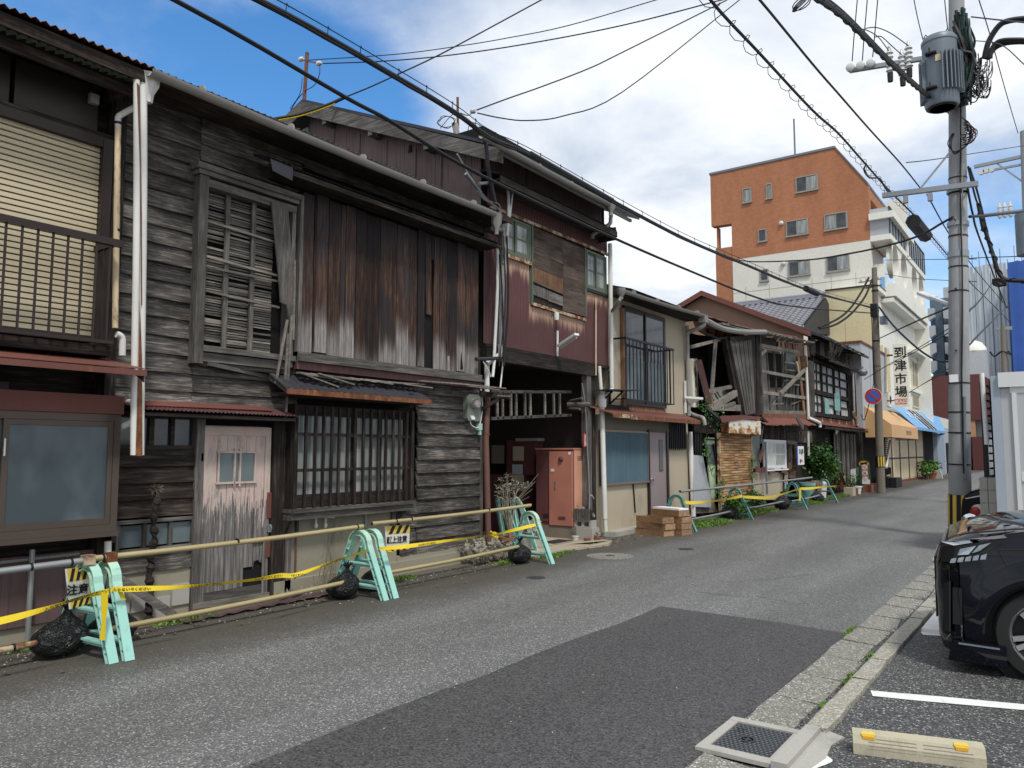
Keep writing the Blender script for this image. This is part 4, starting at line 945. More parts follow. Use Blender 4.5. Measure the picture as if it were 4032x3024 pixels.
# front siding: strips of corrugated iron around openings (each a sheet)
def sheetx(par,y0,y1,z0,z1,mat='maroon_drips',x=-7.19,pitch=.083,amp=.011,jit=.006):
 return part('iron_sheet',mat,par,MB().corr((x,y0,z0),(0,y1-y0,0),(0,0,z1-z0),pitch,amp,(1,0,0),nv=3,jit=jit))
wz1_,wz0_=5.40,4.78
w1a,w1b=9.62,10.44;pa,pb=10.50,12.24;w2a,w2b=12.30,13.06
sheetx(hC,9.68,pa,cz0,4.72);sheetx(hC,pa,pb,cz0,4.02);sheetx(hC,pb,CY1,cz0,4.64)
sheetx(hC,CY0,9.60,cz0-.0,5.0,mat='maroon');sheetx(hC,9.3,11.2,5.44,6.0,mat='maroon');sheetx(hC,11.2,CY1,5.44,6.0,mat='maroon')
for a,b in((CY0,10.6),(10.6,12.0),(12.0,13.0)):part('iron_sheet','maroon_flat',hC,MB().corr((-7.20,a,6.0),(0,b-a,0),(0,0,.5),.11,.004,(1,0,0)))
part('flashing','rust_trim',hC,MB().beam((-7.165,9.35,5.43),(-7.165,CY1,5.46),.03,.05))
part('flashing','rust_trim',hC,MB().box(-7.18,-7.14,9.5,10.50,4.705,4.765));part('flashing','rust_trim',hC,MB().beam((-7.155,pa-.02,4.06),(-7.155,pb+.02,4.03),.03,.05))
part('flashing','dark_iron',hC,MB().box(-7.18,-7.145,pb,CY1,4.60,4.64))
def greenwin(y0,y1,z0,z1):
 f=MB().box(-7.22,-7.14,y0,y0+.04,z0,z1).box(-7.22,-7.14,y1-.04,y1,z0,z1).box(-7.22,-7.141,y0+.04,y1-.04,z1-.04,z1).box(-7.22,-7.139,y0+.04,y1-.04,z0,z0+.04)
 wo=part('window','green_frame',hC,f);m_=(y0+y1)/2
 for a,b,xx in((y0+.04,m_+.02,-7.195),(m_-.02,y1-.04,-7.17)):
  s_=part('sash','green_frame',wo,MB().box(xx,xx+.02,a,a+.045,z0+.04,z1-.04).box(xx,xx+.02,b-.045,b,z0+.04,z1-.04).box(xx,xx+.019,a+.045,b-.045,z0+.04,z0+.09).box(xx,xx+.019,a+.045,b-.045,z1-.08,z1-.04).box(xx,xx+.018,a+.045,b-.045,(z0+z1)/2-.012,(z0+z1)/2+.012))
  part('pane','curtain',wo,MB().box(xx+.006,xx+.011,a+.04,b-.04,z0+.08,z1-.07))
greenwin(w1a,w1b,4.77,5.38);greenwin(w2a,w2b,4.645,5.38)
# boarded opening: weathered sheets
bo=part('board_backing','dark_post',hC,MB().box(-7.21,-7.175,pa,pb,4.08,5.40))
box('board_side_rail','green_frame',hC,-7.2,-7.14,pb,pb+.04,4.1,5.40);box('board_side_rail','green_frame',hC,-7.2,-7.14,pa-.02,pa+.012,4.08,5.40)
rows_=[(5.38,5.17),(5.17,4.98),(4.98,4.84)]
ym=11.47
for i,(zt_,zb_)in enumerate(((5.385,5.14),(5.15,4.93),(4.94,4.70))):inst('cover_board','cover',hC,(-7.168+.003*i,pa+.01,zb_),(.014,ym-pa,zt_-zb_),(-.03 if i==2 else 0,0,0),'py')
for i,(zt_,zb_)in enumerate(((5.37,5.12),(5.14,4.92),(4.94,4.70),(4.72,4.50),(4.52,4.30),(4.32,4.09))):inst('cover_board','cover',hC,(-7.168+.003*(i%2),ym,zb_),(.014,pb-ym-.01,zt_-zb_),kind='py')
inst('cover_board','ply',hC,(-7.165,pa+.03,4.42),(.012,ym-pa-.04,.30),(rad(-3),0,0),'py')
inst('cover_board','grey_post',hC,(-7.162,pa+.02,4.22),(.012,.48,.18),(rad(-3),0,0),'py');inst('cover_board','grey_beam',hC,(-7.165,pa+.48,4.19),(.012,.48,.18),(rad(-3),0,0),'py')
part('cover_batten','grey_beam',hC,MB().beam((-7.14,pa,4.44),(-7.14,ym,4.38),.02,.02))
# pent eave over the front
qx=-6.78
a=FX('m',1280,890,qx);b=FX('6',1212,335,qx)
pz_=(a[1]+b[1])/2+.02;a=(9.12,a[1])
part('pent_roof','dark_iron',hC,MB().corr((qx,a[0],pz_+.03),(0,b[0]-a[0],0),(-.45,0,.17),.076,.012,(.3,0,1),jit=.004))
part('pent_fascia','dark_beam',hC,MB().box(qx-.03,qx+.0,a[0],b[0],pz_-.10,pz_+.01).box(-7.19,qx-.035,a[0],b[0],pz_-.05,pz_-.03).box(-7.19,qx-.03,b[0]-.02,b[0]+.01,pz_-.15,pz_+.1))
# main eave + gutter
gx2=-6.62
a=FX('v',1050,306,gx2);b=FX('v',1318,432,gx2)
gz2=(a[1]+b[1])/2
gutter(hC,(gx2,a[0]-.1,gz2),(gx2,b[0]+.05,gz2),.06)
part('eave_soffit','cream',hC,MB().box(gx2-.12,gx2-.07,9.05,CY1+.1,gz2-.08,gz2-.03)).data.materials[0]=M['gutter']
part('rain_head','gutter',hC,MB().lathe([(.04,-.20),(.04,-.12),(.09,-.05),(.1,.07),(.105,.075),(.09,.06)],(gx2,b[0]+.02,gz2-.02),'Z',8))
dp=PF('v',1318,450,gx2)
pipe(hC,[dp,(gx2,dp[1],6.15),(-6.66,dp[1]+.03,6.08),(-6.72,dp[1]+.22,6.04),(-6.74,dp[1]+.24,5.95),(-6.76,dp[1]+.20,5.82),(-7.05,dp[1]+.14,5.68),(-7.08,dp[1]+.14,5.6)],.038,'gutter','downpipe',k=4)
y_dp=FX('6',1170,900,-7.08)[0]
pipe(hC,[(-7.08,y_dp,5.65),(-7.08,y_dp,2.86)],.042,'pvc','downpipe',k=1)
pipe(hC,[(-7.08,y_dp,2.88),(-7.08,y_dp,2.78),(-7.08,y_dp-.12,2.72),(-7.08,12.78,2.62)],.045,'pvc','elbow',k=4)
pipe(hC,[(-7.10,12.66,3.2),(-7.08,12.70,2.6)],.035,'pvc','downpipe',k=1)
pipe(hC,[(-7.08,12.70,2.55),(-7.06,12.74,.35)],.05,'pvc','downpipe',k=1)
part('pipe_socket','pvc',hC,MB().lathe([(.075,-.1),(.085,-.05),(.085,.12),(.06,.16)],(-7.08,12.71,2.52),'Z',10))
pipe(hC,[(-7.06,12.74,.36),(-7.05,12.75,.12)],.04,'sign_white','flaked_pipe_foot',k=1)
# roof and south gable
RX,RZ=-11.35,8.2;ez2=gz2+.03;EXX=gx2+.02
yS=9.0
def rz_(x):return ez2+(RZ-ez2)*(EXX-x)/(EXX-RX)
part('roof','dark_iron',hC,MB().prism([(EXX,yS,ez2),(RX,yS,RZ),(-16,yS,6.4),(-16,yS,6.34),(RX,yS,RZ-.06),(EXX,yS,ez2-.05)],(0,CY1+.25-yS,0)))
part('barge_board','grey_beam_x',hC,MB().prism([(EXX-.05,yS-.03,ez2-.06),(EXX-.05,yS-.03,ez2-.28),(RX,yS-.03,RZ-.31),(RX,yS-.03,RZ-.06)],(0,.025,0)))
part('barge_board','grey_beam_x',hC,MB().prism([(RX-.002,yS-.03,RZ-.31),(RX-.002,yS-.03,RZ-.06),(-14,yS-.03,rz_(RX)-.95),(-14,yS-.03,rz_(RX)-1.25)],(0,.025,0)))
seams=[-7.24,-8.05,-8.62,-9.30,-9.98,-10.66,-11.38]
for i in range(len(seams)-1):
 x1,x0=seams[i],seams[i+1]-.02
 nn=14;vs=[]
 for j in range(nn*2+1):
  xx=x0+(x1-x0)*j/(nn*2);yy=CY0-.01-(.006 if j%2 else 0)-.004*i%.009
  vs+=[(xx,yy,4.9),(xx,yy,rz_(xx)-.10)]
 part('gable_sheet','maroon_flat',hC,MB().add(vs,[(2*j,2*j+2,2*j+3,2*j+1)for j in range(nn*2)]))
 part('gable_seam','dark_iron',hC,MB().box(x0+.01,x0+.03,CY0-.03,CY0-.018,4.9,rz_(x0)-.38))
for p_ in((925,760),(1240,1018),(1275,1030)):
 pass
part('gable_core','void',hC,MB().prism([(-7.25,CY0+.02,4.9),(-11.4,CY0+.02,4.9),(-11.4,CY0+.02,rz_(-11.4)-.12),(-7.25,CY0+.02,rz_(-7.25)-.12)],(0,.2,0)))
part('gable_pale_strip','stucco',hC,MB().corr((-11.42,CY0+.0,5.2),(-.9,0,0),(0,0,2.55),.08,.01,(0,1,0))).data.materials[0]=M['green_iron']
for xx in(-8.2,-9.5,-10.7):part('purlin_end','grey_beam',hC,MB().box(xx-.05,xx+.05,yS-.02,CY0+.1,rz_(xx)-.38,rz_(xx)-.29))
hol=FY('m',898,770,CY0);part('torn_hole','void',hC,MB().prism([(hol[0]-.03,CY0-.04,hol[1]-.07),(hol[0]+.05,CY0-.04,hol[1]-.06),(hol[0]+.03,CY0-.04,hol[1]+.06),(hol[0]-.01,CY0-.04,hol[1]+.05)],(0,.01,0)))
# pipes and cables bunched at the joint of B and C
pb_=thing('conduit_bundle','bunch of white and grey conduits running down between the timber house and the iron house','pipes',(-6.95,9.5,2.5))
xq=-6.92
pipe(pb_,[PF('6',530,70,xq),PF('6',480,560,xq),PF('6',445,1170,xq)],.018,'galv','conduit')
pipe(pb_,[PF('m',1320,985,xq),PF('m',1470,975,xq),PF('m',1500,1010,xq),PF('6',500,300,xq),PF('6',470,560,xq)],.024,'gutter','conduit')
pipe(pb_,[PF('6',425,430,-7.0),PF('6',430,700,-7.0),PF('6',408,1170,-7.0)],.026,'pvc_clean','white_pipe')
pipe(pb_,[PF('6',400,330,-6.7),PF('6',440,335,-6.8),PF('6',465,370,-6.95),PF('6',460,700,-6.95),PF('6',450,1100,-6.95)],.038,'gutter','downpipe')
pipe(pb_,[PF('6',450,1090,-6.95),PF('6',450,1150,-6.95),PF('6',430,1165,-7.0),PF('6',360,1215,-7.05)],.042,'pvc','elbow')
pipe(pb_,[PF('6',360,1210,-7.08),PF('6',360,1420,-7.08)],.042,'pvc','white_pipe',k=1)
pipe(pb_,[PF('6',365,1415,-7.08),PF('5',1515,550,-7.08),PF('5',1533,1265,-7.06)],.045,'rust_pipe','rusty_pipe',k=1)
part('pipe_clamp','rust_iron',pb_,MB().lathe([(.052,-.012),(.052,.012)],PF('5',1518,515,-7.08),'Z',10))
for(u0,u1,u2,r)in((490,500,470,.016),(440,462,470,.012),(470,480,440,.008)):pipe(pb_,[PF('6',u0,380,-6.9),PF('6',u1,800,-6.88),PF('6',u2,1230,-6.88)],r,'wire','cable')
pipe(pb_,[PF('6',411,1180,-6.95),PF('6',398,1300,-6.95)],.022,'pvc_clean','pipe_end',k=1);pipe(pb_,[PF('6',468,1180,-6.95),PF('6',448,1370,-6.95)],.012,'pvc_clean','pipe_end',k=1)
pipe(pb_,[PF('6',290,1185,-6.95),PF('6',440,1180,-6.95)],.03,'dark_iron','cross_arm',k=1)
pipe(pb_,[PF('6',335,1200,-6.95),PF('6',370,1260,-6.95),PF('6',385,1300,-6.95)],.008,'paper','cable')
ct=thing('service_cable_tangle','tangle of grey service cables on the corner of the brown iron gable','cables',(-6.9,9.3,5.2))
for pts in([(1185,800),(1230,880),(1275,970),(1330,1040),(1370,1090),(1440,1110),(1455,1160),(1440,1230)],[(1330,1035),(1390,1100),(1450,1150),(1440,1180),(1450,1260)],[(1310,1030),(1350,1080),(1400,1110)]):
 pipe(ct,[PF('m',*p,-7.0)for p in pts],.014,'wire_grey','service_cable',6)
pipe(ct,[PF('m',1240,920,-7.0),PF('m',1330,1040,-7.0)],.03,'galv','cable_joint',k=1)
pipe(ct,[PF('m',1320,700,-6.8),PF('m',1360,720,-6.8),PF('m',1380,900,-6.85),PF('m',1420,1100,-6.9)],.03,'dark_iron','black_conduit')
pipe(hC,[PF('6',1072,780,-7.14),PF('6',1072,1290,-7.12)],.014,'pvc_rust','conduit',k=1)
# lamp on the iron front
lm=thing('tube_lamp','white fluorescent tube lamp on a bent arm fixed to the brown iron wall','lamp',PF('6',820,1100,-7.1))
pipe(lm,[PF('6',822,1000,-7.12),PF('6',820,1165,-7.12)],.02,'pvc_clean','stem',k=1)
part('knob','pvc_clean',lm,MB().lathe([(.04,-.06),(.045,.0),(.045,.07),(.02,.08)],PF('6',815,908,-7.12),'Z',10))
pipe(lm,[PF('6',815,930,-7.13),PF('6',818,1000,-7.13)],.006,'wire','cable',k=1)
part('shade','pvc_clean',lm,MB().beam(PF('6',830,1100,-7.05),PF('6',948,1022,-6.6),.10,.04));part('tube','ceramic',lm,MB().tube([Vector(PF('6',838,1104,-7.05))-Vector((0,0,.03)),Vector(PF('6',945,1032,-6.62))-Vector((0,0,.03))],.016,8))
# ladder in the passage
ld=thing('wooden_ladder','grey wooden ladder stored sideways under the passage ceiling','ladder',(-7.45,11,2.2))
for z_,za in((2.70,2.55),(2.27,2.12)):part('rail','grey_beam',ld,MB().beam((-7.45,12.2,z_),(-7.45,9.75,za),.03,.05))
for u in(240,287,360,405,482,528,655,733,785):
 yy=FX('i',u,200,-7.45)[0];part('rung','bleached',ld,MB().beam((-7.45,yy,2.25-(12.2-yy)*.061),(-7.45,yy-.01,2.70-(12.2-yy)*.061),.035,.03))
for i,(a,b)in enumerate((((7*0+845,205),(1045,205)),((870,175),(980,150)),((860,240),(960,245)))):
 one('stored_timber',['thick round grey timber end sticking out past the ladder','thin splintered timber lying above the round timber end','short dark timber below the round timber end'][i],'timber',MB().tube([PF('i',*a,-7.4),PF('i',*b,-7.05)],.045 if i==0 else .025,7),'grey_beam')
# lockers
def louvers(par,c,w_,n,ax,gap=.022):
 for i in range(n):
  z_=c[2]-i*gap
  if ax=='x':part('louver','dark_iron',par,MB().box(c[0]-w_/2,c[0]+w_/2,c[1]-.006,c[1]+.004,z_,z_+.008))
  else:part('louver','dark_iron',par,MB().box(c[0]-.004,c[0]+.006,c[1]-w_/2,c[1]+w_/2,z_,z_+.008))
LY=11.98
lx0=FY('i',580,1235,LY)[0];lxm=FY('i',700,615,LY)[0];lx1=FY('i',905,900,LY)[0];lzt=1.63;lzb=.27
lk=thing('steel_locker','salmon red steel locker with a red knob and rusty louvres inside the passage','locker',((lx0+lx1)/2,LY,0))
box('body','locker_dark',lk,lx0,lx1,LY,LY+.48,lzb-.02,lzt);box('side_panel','locker_lit_side',lk,lx1,lx1+.004,LY+.01,LY+.47,lzb,lzt-.01)
box('top_rim','locker',lk,lx0-.01,lx1+.012,LY-.02,LY+.48,lzt+.001,lzt+.03)
box('door','locker_dark',lk,lx0+.01,lxm-.01,LY-.015,LY-.001,lzb+.05,lzt-.02)
d2=box('door','locker',lk,lxm,lx1-.012,LY-.04,LY-.001,lzb-.01,lzt-.03);d2['label']='salmon locker door standing slightly open'
kx,kz=FY('i',793,680,LY-.05);part('red_knob','red_paint',d2,MB().lathe([(.05,0),(.045,-.03),(.02,-.045)],(kx,LY-.04,kz),'Y',14));bpy.data.objects['red_knob'].data.materials[0]=M['locker_dark']
kx,kz=FY('i',743,905,LY-.05);part('handle','galv',d2,MB().box(kx-.012,kx+.012,LY-.055,LY-.041,kz-.07,kz+.07))
kx,kz=FY('i',866,630,LY-.05);part('round_sticker','paper',d2,MB().lathe([(.03,0),(.03,-.002)],(kx,LY-.041,kz),'Y',14))
kx,kz=FY('i',717,777,LY-.05);part('name_plate','paper',d2,MB().box(kx-.035,kx+.035,LY-.046,LY-.041,kz-.025,kz+.025))
louvers(d2,(FY('i',812,1185,LY)[0],LY-.04,FY('i',812,1185,LY)[1]),.15,3,'x');louvers(lk,(FY('i',665,1160,LY)[0],LY-.015,FY('i',665,1160,LY)[1]),.12,4,'x');louvers(lk,(lx1+.004,LY+.2,1.5),.16,3,'y',.03)
one('locker_plinth','low dark concrete plinth under the salmon locker','plinth',MB().box(lx0-.05,lx1+.05,LY-.02,LY+.6,0,lzb-.021),'stucco_dark')
rc=thing('maroon_cabinet','dark maroon steel cabinet with papers stuck on it, left inside the passage','cabinet',(-8.3,11.4,0))
RY=12.25
ra=FY('i',190,540,RY);rb=FY('i',562,540,RY)
box('body','locker_dark',rc,FY('i',320,540,RY)[0],rb[0],RY,RY+.3,1.15,ra[1]+.05);box('body','locker_dark',rc,ra[0]-.3,FY('i',480,760,RY)[0],RY-.02,RY+.3,0,1.14)
for(a,b,c_,d_,m)in((375,570,470,695,'stucco'),(370,727,460,815,'grey_wall'),(373,818,470,960,'stucco'),(190,560,300,720,'stucco_dark')):
 p0=FY('i',a,b,RY-.03);p1=FY('i',c_,d_,RY-.03);part('paper_notice',m,rc,MB().box(p0[0],p1[0],RY-.034,RY-.028,p1[1],p0[1]))
part('top_shelf','gutter',rc,MB().box(FY('i',410,500,RY)[0],FY('i',600,500,RY)[0],RY-.05,RY+.2,FY('i',410,525,RY)[1],FY('i',410,500,RY)[1]))
fs=thing('fire_extinguisher_sign','small red vertical sign with white characters on the right post of the passage','sign',PF('i',1002,570,-7.15))
s0=FX('i',988,455,-7.15);s1=FX('i',1016,575,-7.15)
box('plate','red_paint',fs,-7.15,-7.14,s0[0],s1[0],s1[1],s0[1]);text('lettering','消火器','paper',fs,(-7.138,(s0[0]+s1[0])/2,(s0[1]+s1[1])/2),(s0[1]-s1[1])*.82,'+X',.01,1.0,True)
pipe(hC,[PF('7',905,200,-7.12),PF('7',930,350,-7.12),PF('7',960,1000,-7.10),PF('7',962,1100,-7.1)],.012,'galv','water_pipe',k=1)
tp_=thing('standpipe_tap','small galvanised tap on a pipe beside the passage post','tap',PF('i',1060,1010,-7.05));pipe(tp_,[PF('i',1040,1120,-7.05),PF('i',1045,1000,-7.05),PF('i',1075,1015,-7.0),PF('i',1078,1030,-7.0)],.012,'galv','spout');part('valve','galv',tp_,MB().lathe([(.028,-.01),(.028,.01)],PF('i',1058,995,-7.04),'Z',8))
# concrete blocks and planters
bl=thing('concrete_block','hollow concrete block lying on its side under the wooden planter','concrete block',(-7.2,12.05,.3))
b0=FY('i',845,1205,12.0);b1=FY('i',1058,1283,12.0)
bm_=MB();nxh=3;X0,X1,Z0,Z1=b0[0],b1[0],b1[1],b0[1];wv_=(X1-X0)/3.2;
bm_.box(X0,X1,12.0,12.19,Z0,Z0+.022).box(X0,X1,12.0,12.19,Z1-.03,Z1)
for i in range(4):xx=X0+(X1-X0-.05)*i/3;bm_.box(xx,xx+.05,12.002,12.188,Z0+.022,Z1-.03)
part('shell','concrete',bl,bm_);part('core_shade','stucco_dark',bl,MB().box(X0+.01,X1-.01,12.10,12.18,Z0+.022,Z1-.03))
one('block_footing','pale concrete footing block under the hollow block','concrete block',MB().box(X0+.02,X1+.03,11.98,12.22,0,Z0-.002),'concrete')
pl=thing('wooden_planter','small weathered wooden planter with dry succulents on top of the hollow block','planter',(-7.2,12.08,Z1))
for i in range(5):inst('slat','grey_post',pl,(X0+.04+i*(X1-X0-.06)/5,11.97,Z1+.001),((X1-X0-.06)/5-.004,.016,.20))
box('tub','dark_post',pl,X0+.05,X1-.03,11.988,12.18,Z1+.001,Z1+.18)
def pot(name,label,x,y,r,h,mat):
 t_=thing(name,label,'flower pot',(x,y,0))
 part('pot',mat,t_,MB().lathe([(r*.7,.002),(r*.98,h*.82),(r*1.1,h*.84),(r*1.1,h),(r*.95,h),(r*.92,h*.8)],(x,y,0),n=18));part('soil','earth',t_,MB().lathe([(.001,h*.85),(r*.93,h*.86)],(x,y,0),n=14));return t_
def leafcloud(par,name,mat,c,rr,n,size,up=.4,lw=.35):
 mb=MB();c=Vector(c)
 for i in range(n):
  d_=Vector((random.gauss(0,1),random.gauss(0,1),random.gauss(0,1))).normalized()*random.random()**.45
  p_=c+Vector((d_.x*rr[0],d_.y*rr[1],d_.z*rr[2]));s_=size*random.uniform(.6,1.4)
  a_=Vector((random.uniform(-1,1),random.uniform(-1,1),random.uniform(-.5,1)*up)).normalized()*s_;b_=a_.cross(Vector((random.uniform(-1,1),random.uniform(-1,1),1))).normalized()*s_*lw
  mb.add([p_-a_*.5,p_+b_*.5,p_+a_*.5,p_-b_*.5],[(0,1,2,3)])
 o=part(name,mat,par,mb);o['kind']='stuff';return o
def rosettes(par,n,cs,size,mat='succulent'):
 mb=MB()
 for i in range(n):
  c_=Vector(cs());ax=Vector((random.uniform(-.2,1),random.uniform(-.6,.6),random.uniform(.1,1))).normalized();u1=ax.cross(Vector((.3,.2,1))).normalized();u2=ax.cross(u1);s_=size*random.uniform(.6,1.3)
  for k_ in range(7):
   a_=k_*.9;d_=(u1*math.cos(a_)+u2*math.sin(a_))*s_+ax*s_*.35;w__=(u1*-math.sin(a_)+u2*math.cos(a_))*s_*.22
   mb.add([c_,c_+d_*.6+w__,c_+d_,c_+d_*.6-w__],[(0,1,2,3)])
 o=part('leaves',mat,par,mb);o['kind']='stuff';return o
rosettes(pl,22,lambda:(random.uniform(X0+.1,X1),random.uniform(11.95,12.1),Z1+.14+random.uniform(-.05,.10)),.045)
pw=pot('flower_pot','white round glazed pot with dark sprig beside the footing block',FY('i',920,1375,11.85)[0],11.85,.06,.11,'white_pot');leafcloud(pw,'sprig','leaf_dark',(FY('i',900,1340,11.85)[0],11.85,.16),(.06,.06,.05),60,.03)
pot('flower_pot','small empty brown bowl on the passage slab',FY('i',1022,1380,11.9)[0],11.9,.06,.08,'terracotta')
p3_=pot('flower_pot','small terracotta pot with pale succulents at the foot of the white downpipe',FY('i',1105,1375,12.1)[0],12.1,.075,.09,'terracotta');c3=FY('i',1105,1345,12.1);rosettes(p3_,12,lambda:(c3[0]+random.uniform(-.09,.09),12.08+random.uniform(-.05,.05),.12+random.uniform(-.02,.03)),.04)
# plants left of the opening
ol=thing('potted_shrub','grey leaved potted shrub leaning from a terracotta pot by the passage','potted plant',(-7.3,9.95,0))
ox,oy=-7.05,9.72
part('pot','terracotta',ol,MB().lathe([(.11,.002),(.16,.24),(.18,.245),(.18,.29),(.16,.29),(.155,.25)],(ox,oy,0),n=20));part('soil','earth',ol,MB().lathe([(.001,.26),(.155,.265)],(ox,oy,0),n=14))
ct_=Vector((-7.28,9.95,1.0))
for i in range(9):
 a_=Vector((ox,oy,.25));e_=ct_+Vector((random.uniform(-.2,.2),random.uniform(-.25,.3),random.uniform(-.2,.25)));part('branch','dry',ol,MB().tube(smooth([a_,a_.lerp(e_,.5)+Vector((random.uniform(-.05,.05),random.uniform(-.05,.05),.05)),e_],4),[.010]*5+[.006]*4,5))
leafcloud(ol,'leaves','succulent',ct_,(.20,.22,.27),330,.06,1.0,.28)
leafcloud(ol,'leaves','succulent',ct_+Vector((.05,.45,.05)),(.12,.22,.06),90,.055,.6,.28)
for i in range(5):part('branch','dry',ol,MB().beam(ct_+Vector((.1,0,-.25)),ct_+Vector((.2,.25+.09*i,-.25+.12*i)),.005,.005))
pot('flower_pot','small terracotta pot standing in front of the larger terracotta pot',-6.88,9.78,.05,.14,'terracotta')
sc=thing('succulent_clump','dry grey succulents spilling over the foot of the timber wall','succulents',(-6.95,9.1,0))
def clump():
 t_=random.random();return(-6.98+random.uniform(-.12,.22),8.55+1.25*t_,.05+random.random()**1.5*(.30-.08*t_))
rosettes(sc,210,clump,.045)
for i in range(22):
 y_=random.uniform(8.6,9.7);part('stem','dry',sc,MB().tube(smooth([(-7.05,y_,.25),(-6.9,y_+random.uniform(-.1,.1),.18),(-6.82,y_+random.uniform(-.15,.15),.02)],3),.007,5))
s2=thing('pale_succulent','grey succulent in a white pot behind the third barrier','potted plant',(-7.1,10.35,0));part('pot','white_pot',s2,MB().lathe([(.09,.0),(.12,.26),(.11,.26)],(-7.15,10.35,.03),n=14));rosettes(s2,40,lambda:(-7.12+random.uniform(-.15,.15),10.35+random.uniform(-.18,.18),.36+random.uniform(-.08,.12)),.06)
for i,(yy,xx)in enumerate(((9.95,-7.3),(10.12,-7.12))):
 tt=thing('teal_leaning_frame',['teal plastic barrier frame leaning against the passage wall','teal plastic barrier frame leaning in front of the other'][i],'barrier frame',(xx,yy,0));
 part('leg','teal',tt,MB().beam((xx,yy,.03),(xx-.2,yy+.05,.82),.09,.03));part('leg','teal',tt,MB().beam((xx+.18,yy+.16,.03),(xx-.12,yy+.08,.82),.09,.03));part('rib_edge','mint',tt,MB().tube(smooth([(xx+.03,yy-.03,.03),(xx-.1,yy-.02,.6),(xx-.15,yy+.04,.86),(xx-.02,yy+.1,.7),(xx+.2,yy+.17,.03)],5),.012,6))
# ================================================================== house D: beige stucco house
hD=thing('stucco_house','two storey beige stucco house with black iron window balcony and blue corrugated shutter','house',(-7.2,15.0,0))
DY0,DY1=13.18,17.0
box('wall','stucco',hD,-12,-7.2,DY0+.03,DY1,2.30,4.78);box('wall','stucco',hD,-12,-7.2,12.78,DY1,.02,2.299)
part('base_step','concrete',hD,MB().prism([(-7.2,12.85,.09),(-6.95,12.95,.09),(-6.93,15.0,.1),(-7.2,15.0,.1)],(0,0,-.1)))
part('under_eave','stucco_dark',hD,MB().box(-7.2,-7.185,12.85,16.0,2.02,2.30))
gx3=-6.70
a=FX('6',1240,730,gx3);b=FX('8',330,270,gx3);gz3=4.62
gutter(hD,(gx3,a[0]-.05,a[1]),(gx3,b[0],b[1]+.03),.06);gz3=(a[1]+b[1])/2
part('rain_head','gutter',hD,MB().lathe([(.04,-.16),(.04,-.1),(.08,-.05),(.085,.05),(.09,.055),(.08,.045)],(gx3,a[0]-.02,a[1]-.03),'Z',8))
pipe(hD,[(gx3,a[0]-.02,a[1]-.15),(gx3-.05,a[0]-.06,a[1]-.26),(-7.08,y_dp+.03,a[1]-.34)],.035,'gutter','downpipe',k=3)
part('eave_board','dark_beam',hD,MB().box(-7.2,gx3-.065,DY0+.02,DY1+.05,gz3-.03,gz3-.0))
part('roof','dark_iron',hD,MB().add([(gx3,DY0+.03,gz3+.05),(gx3,DY1+.1,gz3+.05),(-10,DY1+.1,gz3+1.0),(-10,DY0+.03,gz3+1.0)],[(0,1,2,3)]))
part('translucent_sheet','cream',hD,MB().corr((-8.2,FX('6',1240,730,-8.2)[0],FX('6',1240,728,-8.2)[1]),(0,1.7,0),(-.9,0,.28),.08,.012,(0,0,1)))
# upstairs window with balcony cage
x=-7.15
y0,y1=FX('6',1262,900,x)[0],FX('6',1520,1300,x)[0];z1=FX('6',1262,850,x)[1];z0=FX('6',1500,1490,x)[1]+.0
up=part('upper_window','dark_bronze',hD,MB().box(-7.2,x+.02,y0-.05,y0,z0,z1).box(-7.2,x+.02,y1,y1+.05,z0,z1).box(-7.2,x+.02,y0-.05,y1+.05,z1,z1+.05).box(-7.2,x+.02,y0-.05,y1+.05,z0-.05,z0))
ym=(y0+y1)/2
for a,b,xx in((y0,ym+.03,x-.02),(ym-.03,y1,x)):
 part('sash','dark_bronze',up,MB().box(xx,xx+.02,a,a+.05,z0,z1).box(xx,xx+.02,b-.05,b,z0,z1).box(xx,xx+.019,a+.05,b-.05,z0,z0+.06).box(xx,xx+.019,a+.05,b-.05,z1-.05,z1))
 part('pane','glass',up,MB().box(xx+.006,xx+.011,a+.04,b-.04,z0+.9,z1-.04));part('pane','frost',up,MB().box(xx+.006,xx+.011,a+.04,b-.04,z0+.05,z0+.899))
part('pale_frame','stucco',hD,MB().box(-7.2,-7.13,y0-.13,y0-.055,z0-.1,z1-.02)).data.materials[0]=M['ply']
part('skirt','ply',hD,MB().corr((-7.16,y0-.05,z0-.27),(0,y1-y0+.1,0),(0,0,.21),.06,.008,(1,0,0)))
cx_=-6.92
ra=FX('6',1262,1060,cx_);rb=FX('6',1578,1110,cx_);rzT=(ra[1]+rb[1])/2;rzB=FX('6',1560,1478,cx_)[1]
cg=part('balcony_cage','black_iron',hD,MB().box(cx_-.02,cx_+.02,ra[0],rb[0],rzT-.02,rzT+.02).box(-7.2,cx_-.019,rb[0]-.03,rb[0],rzT-.02,rzT+.015).box(-7.2,cx_-.019,ra[0],ra[0]+.03,rzT-.02,rzT+.015));part('bottom_rail','black_iron',cg,MB().box(cx_-.01,cx_+.01,ra[0],rb[0],rzB-.01,rzB+.01).box(-7.2,cx_-.009,rb[0]-.02,rb[0],rzB-.01,rzB+.01).box(-7.2,cx_-.009,ra[0],ra[0]+.02,rzB-.01,rzB+.01))
nb=15
for i in range(nb):yy=ra[0]+.02+(rb[0]-ra[0]-.05)*i/(nb-1);inst('baluster','black_iron',cg,(cx_-.008,yy,rzB),(.016,.016,rzT-rzB-.02))
for i in range(2):inst('baluster','black_iron',cg,(-7.12+.1*i,rb[0]-.02,rzB),(.016,.016,rzT-rzB))
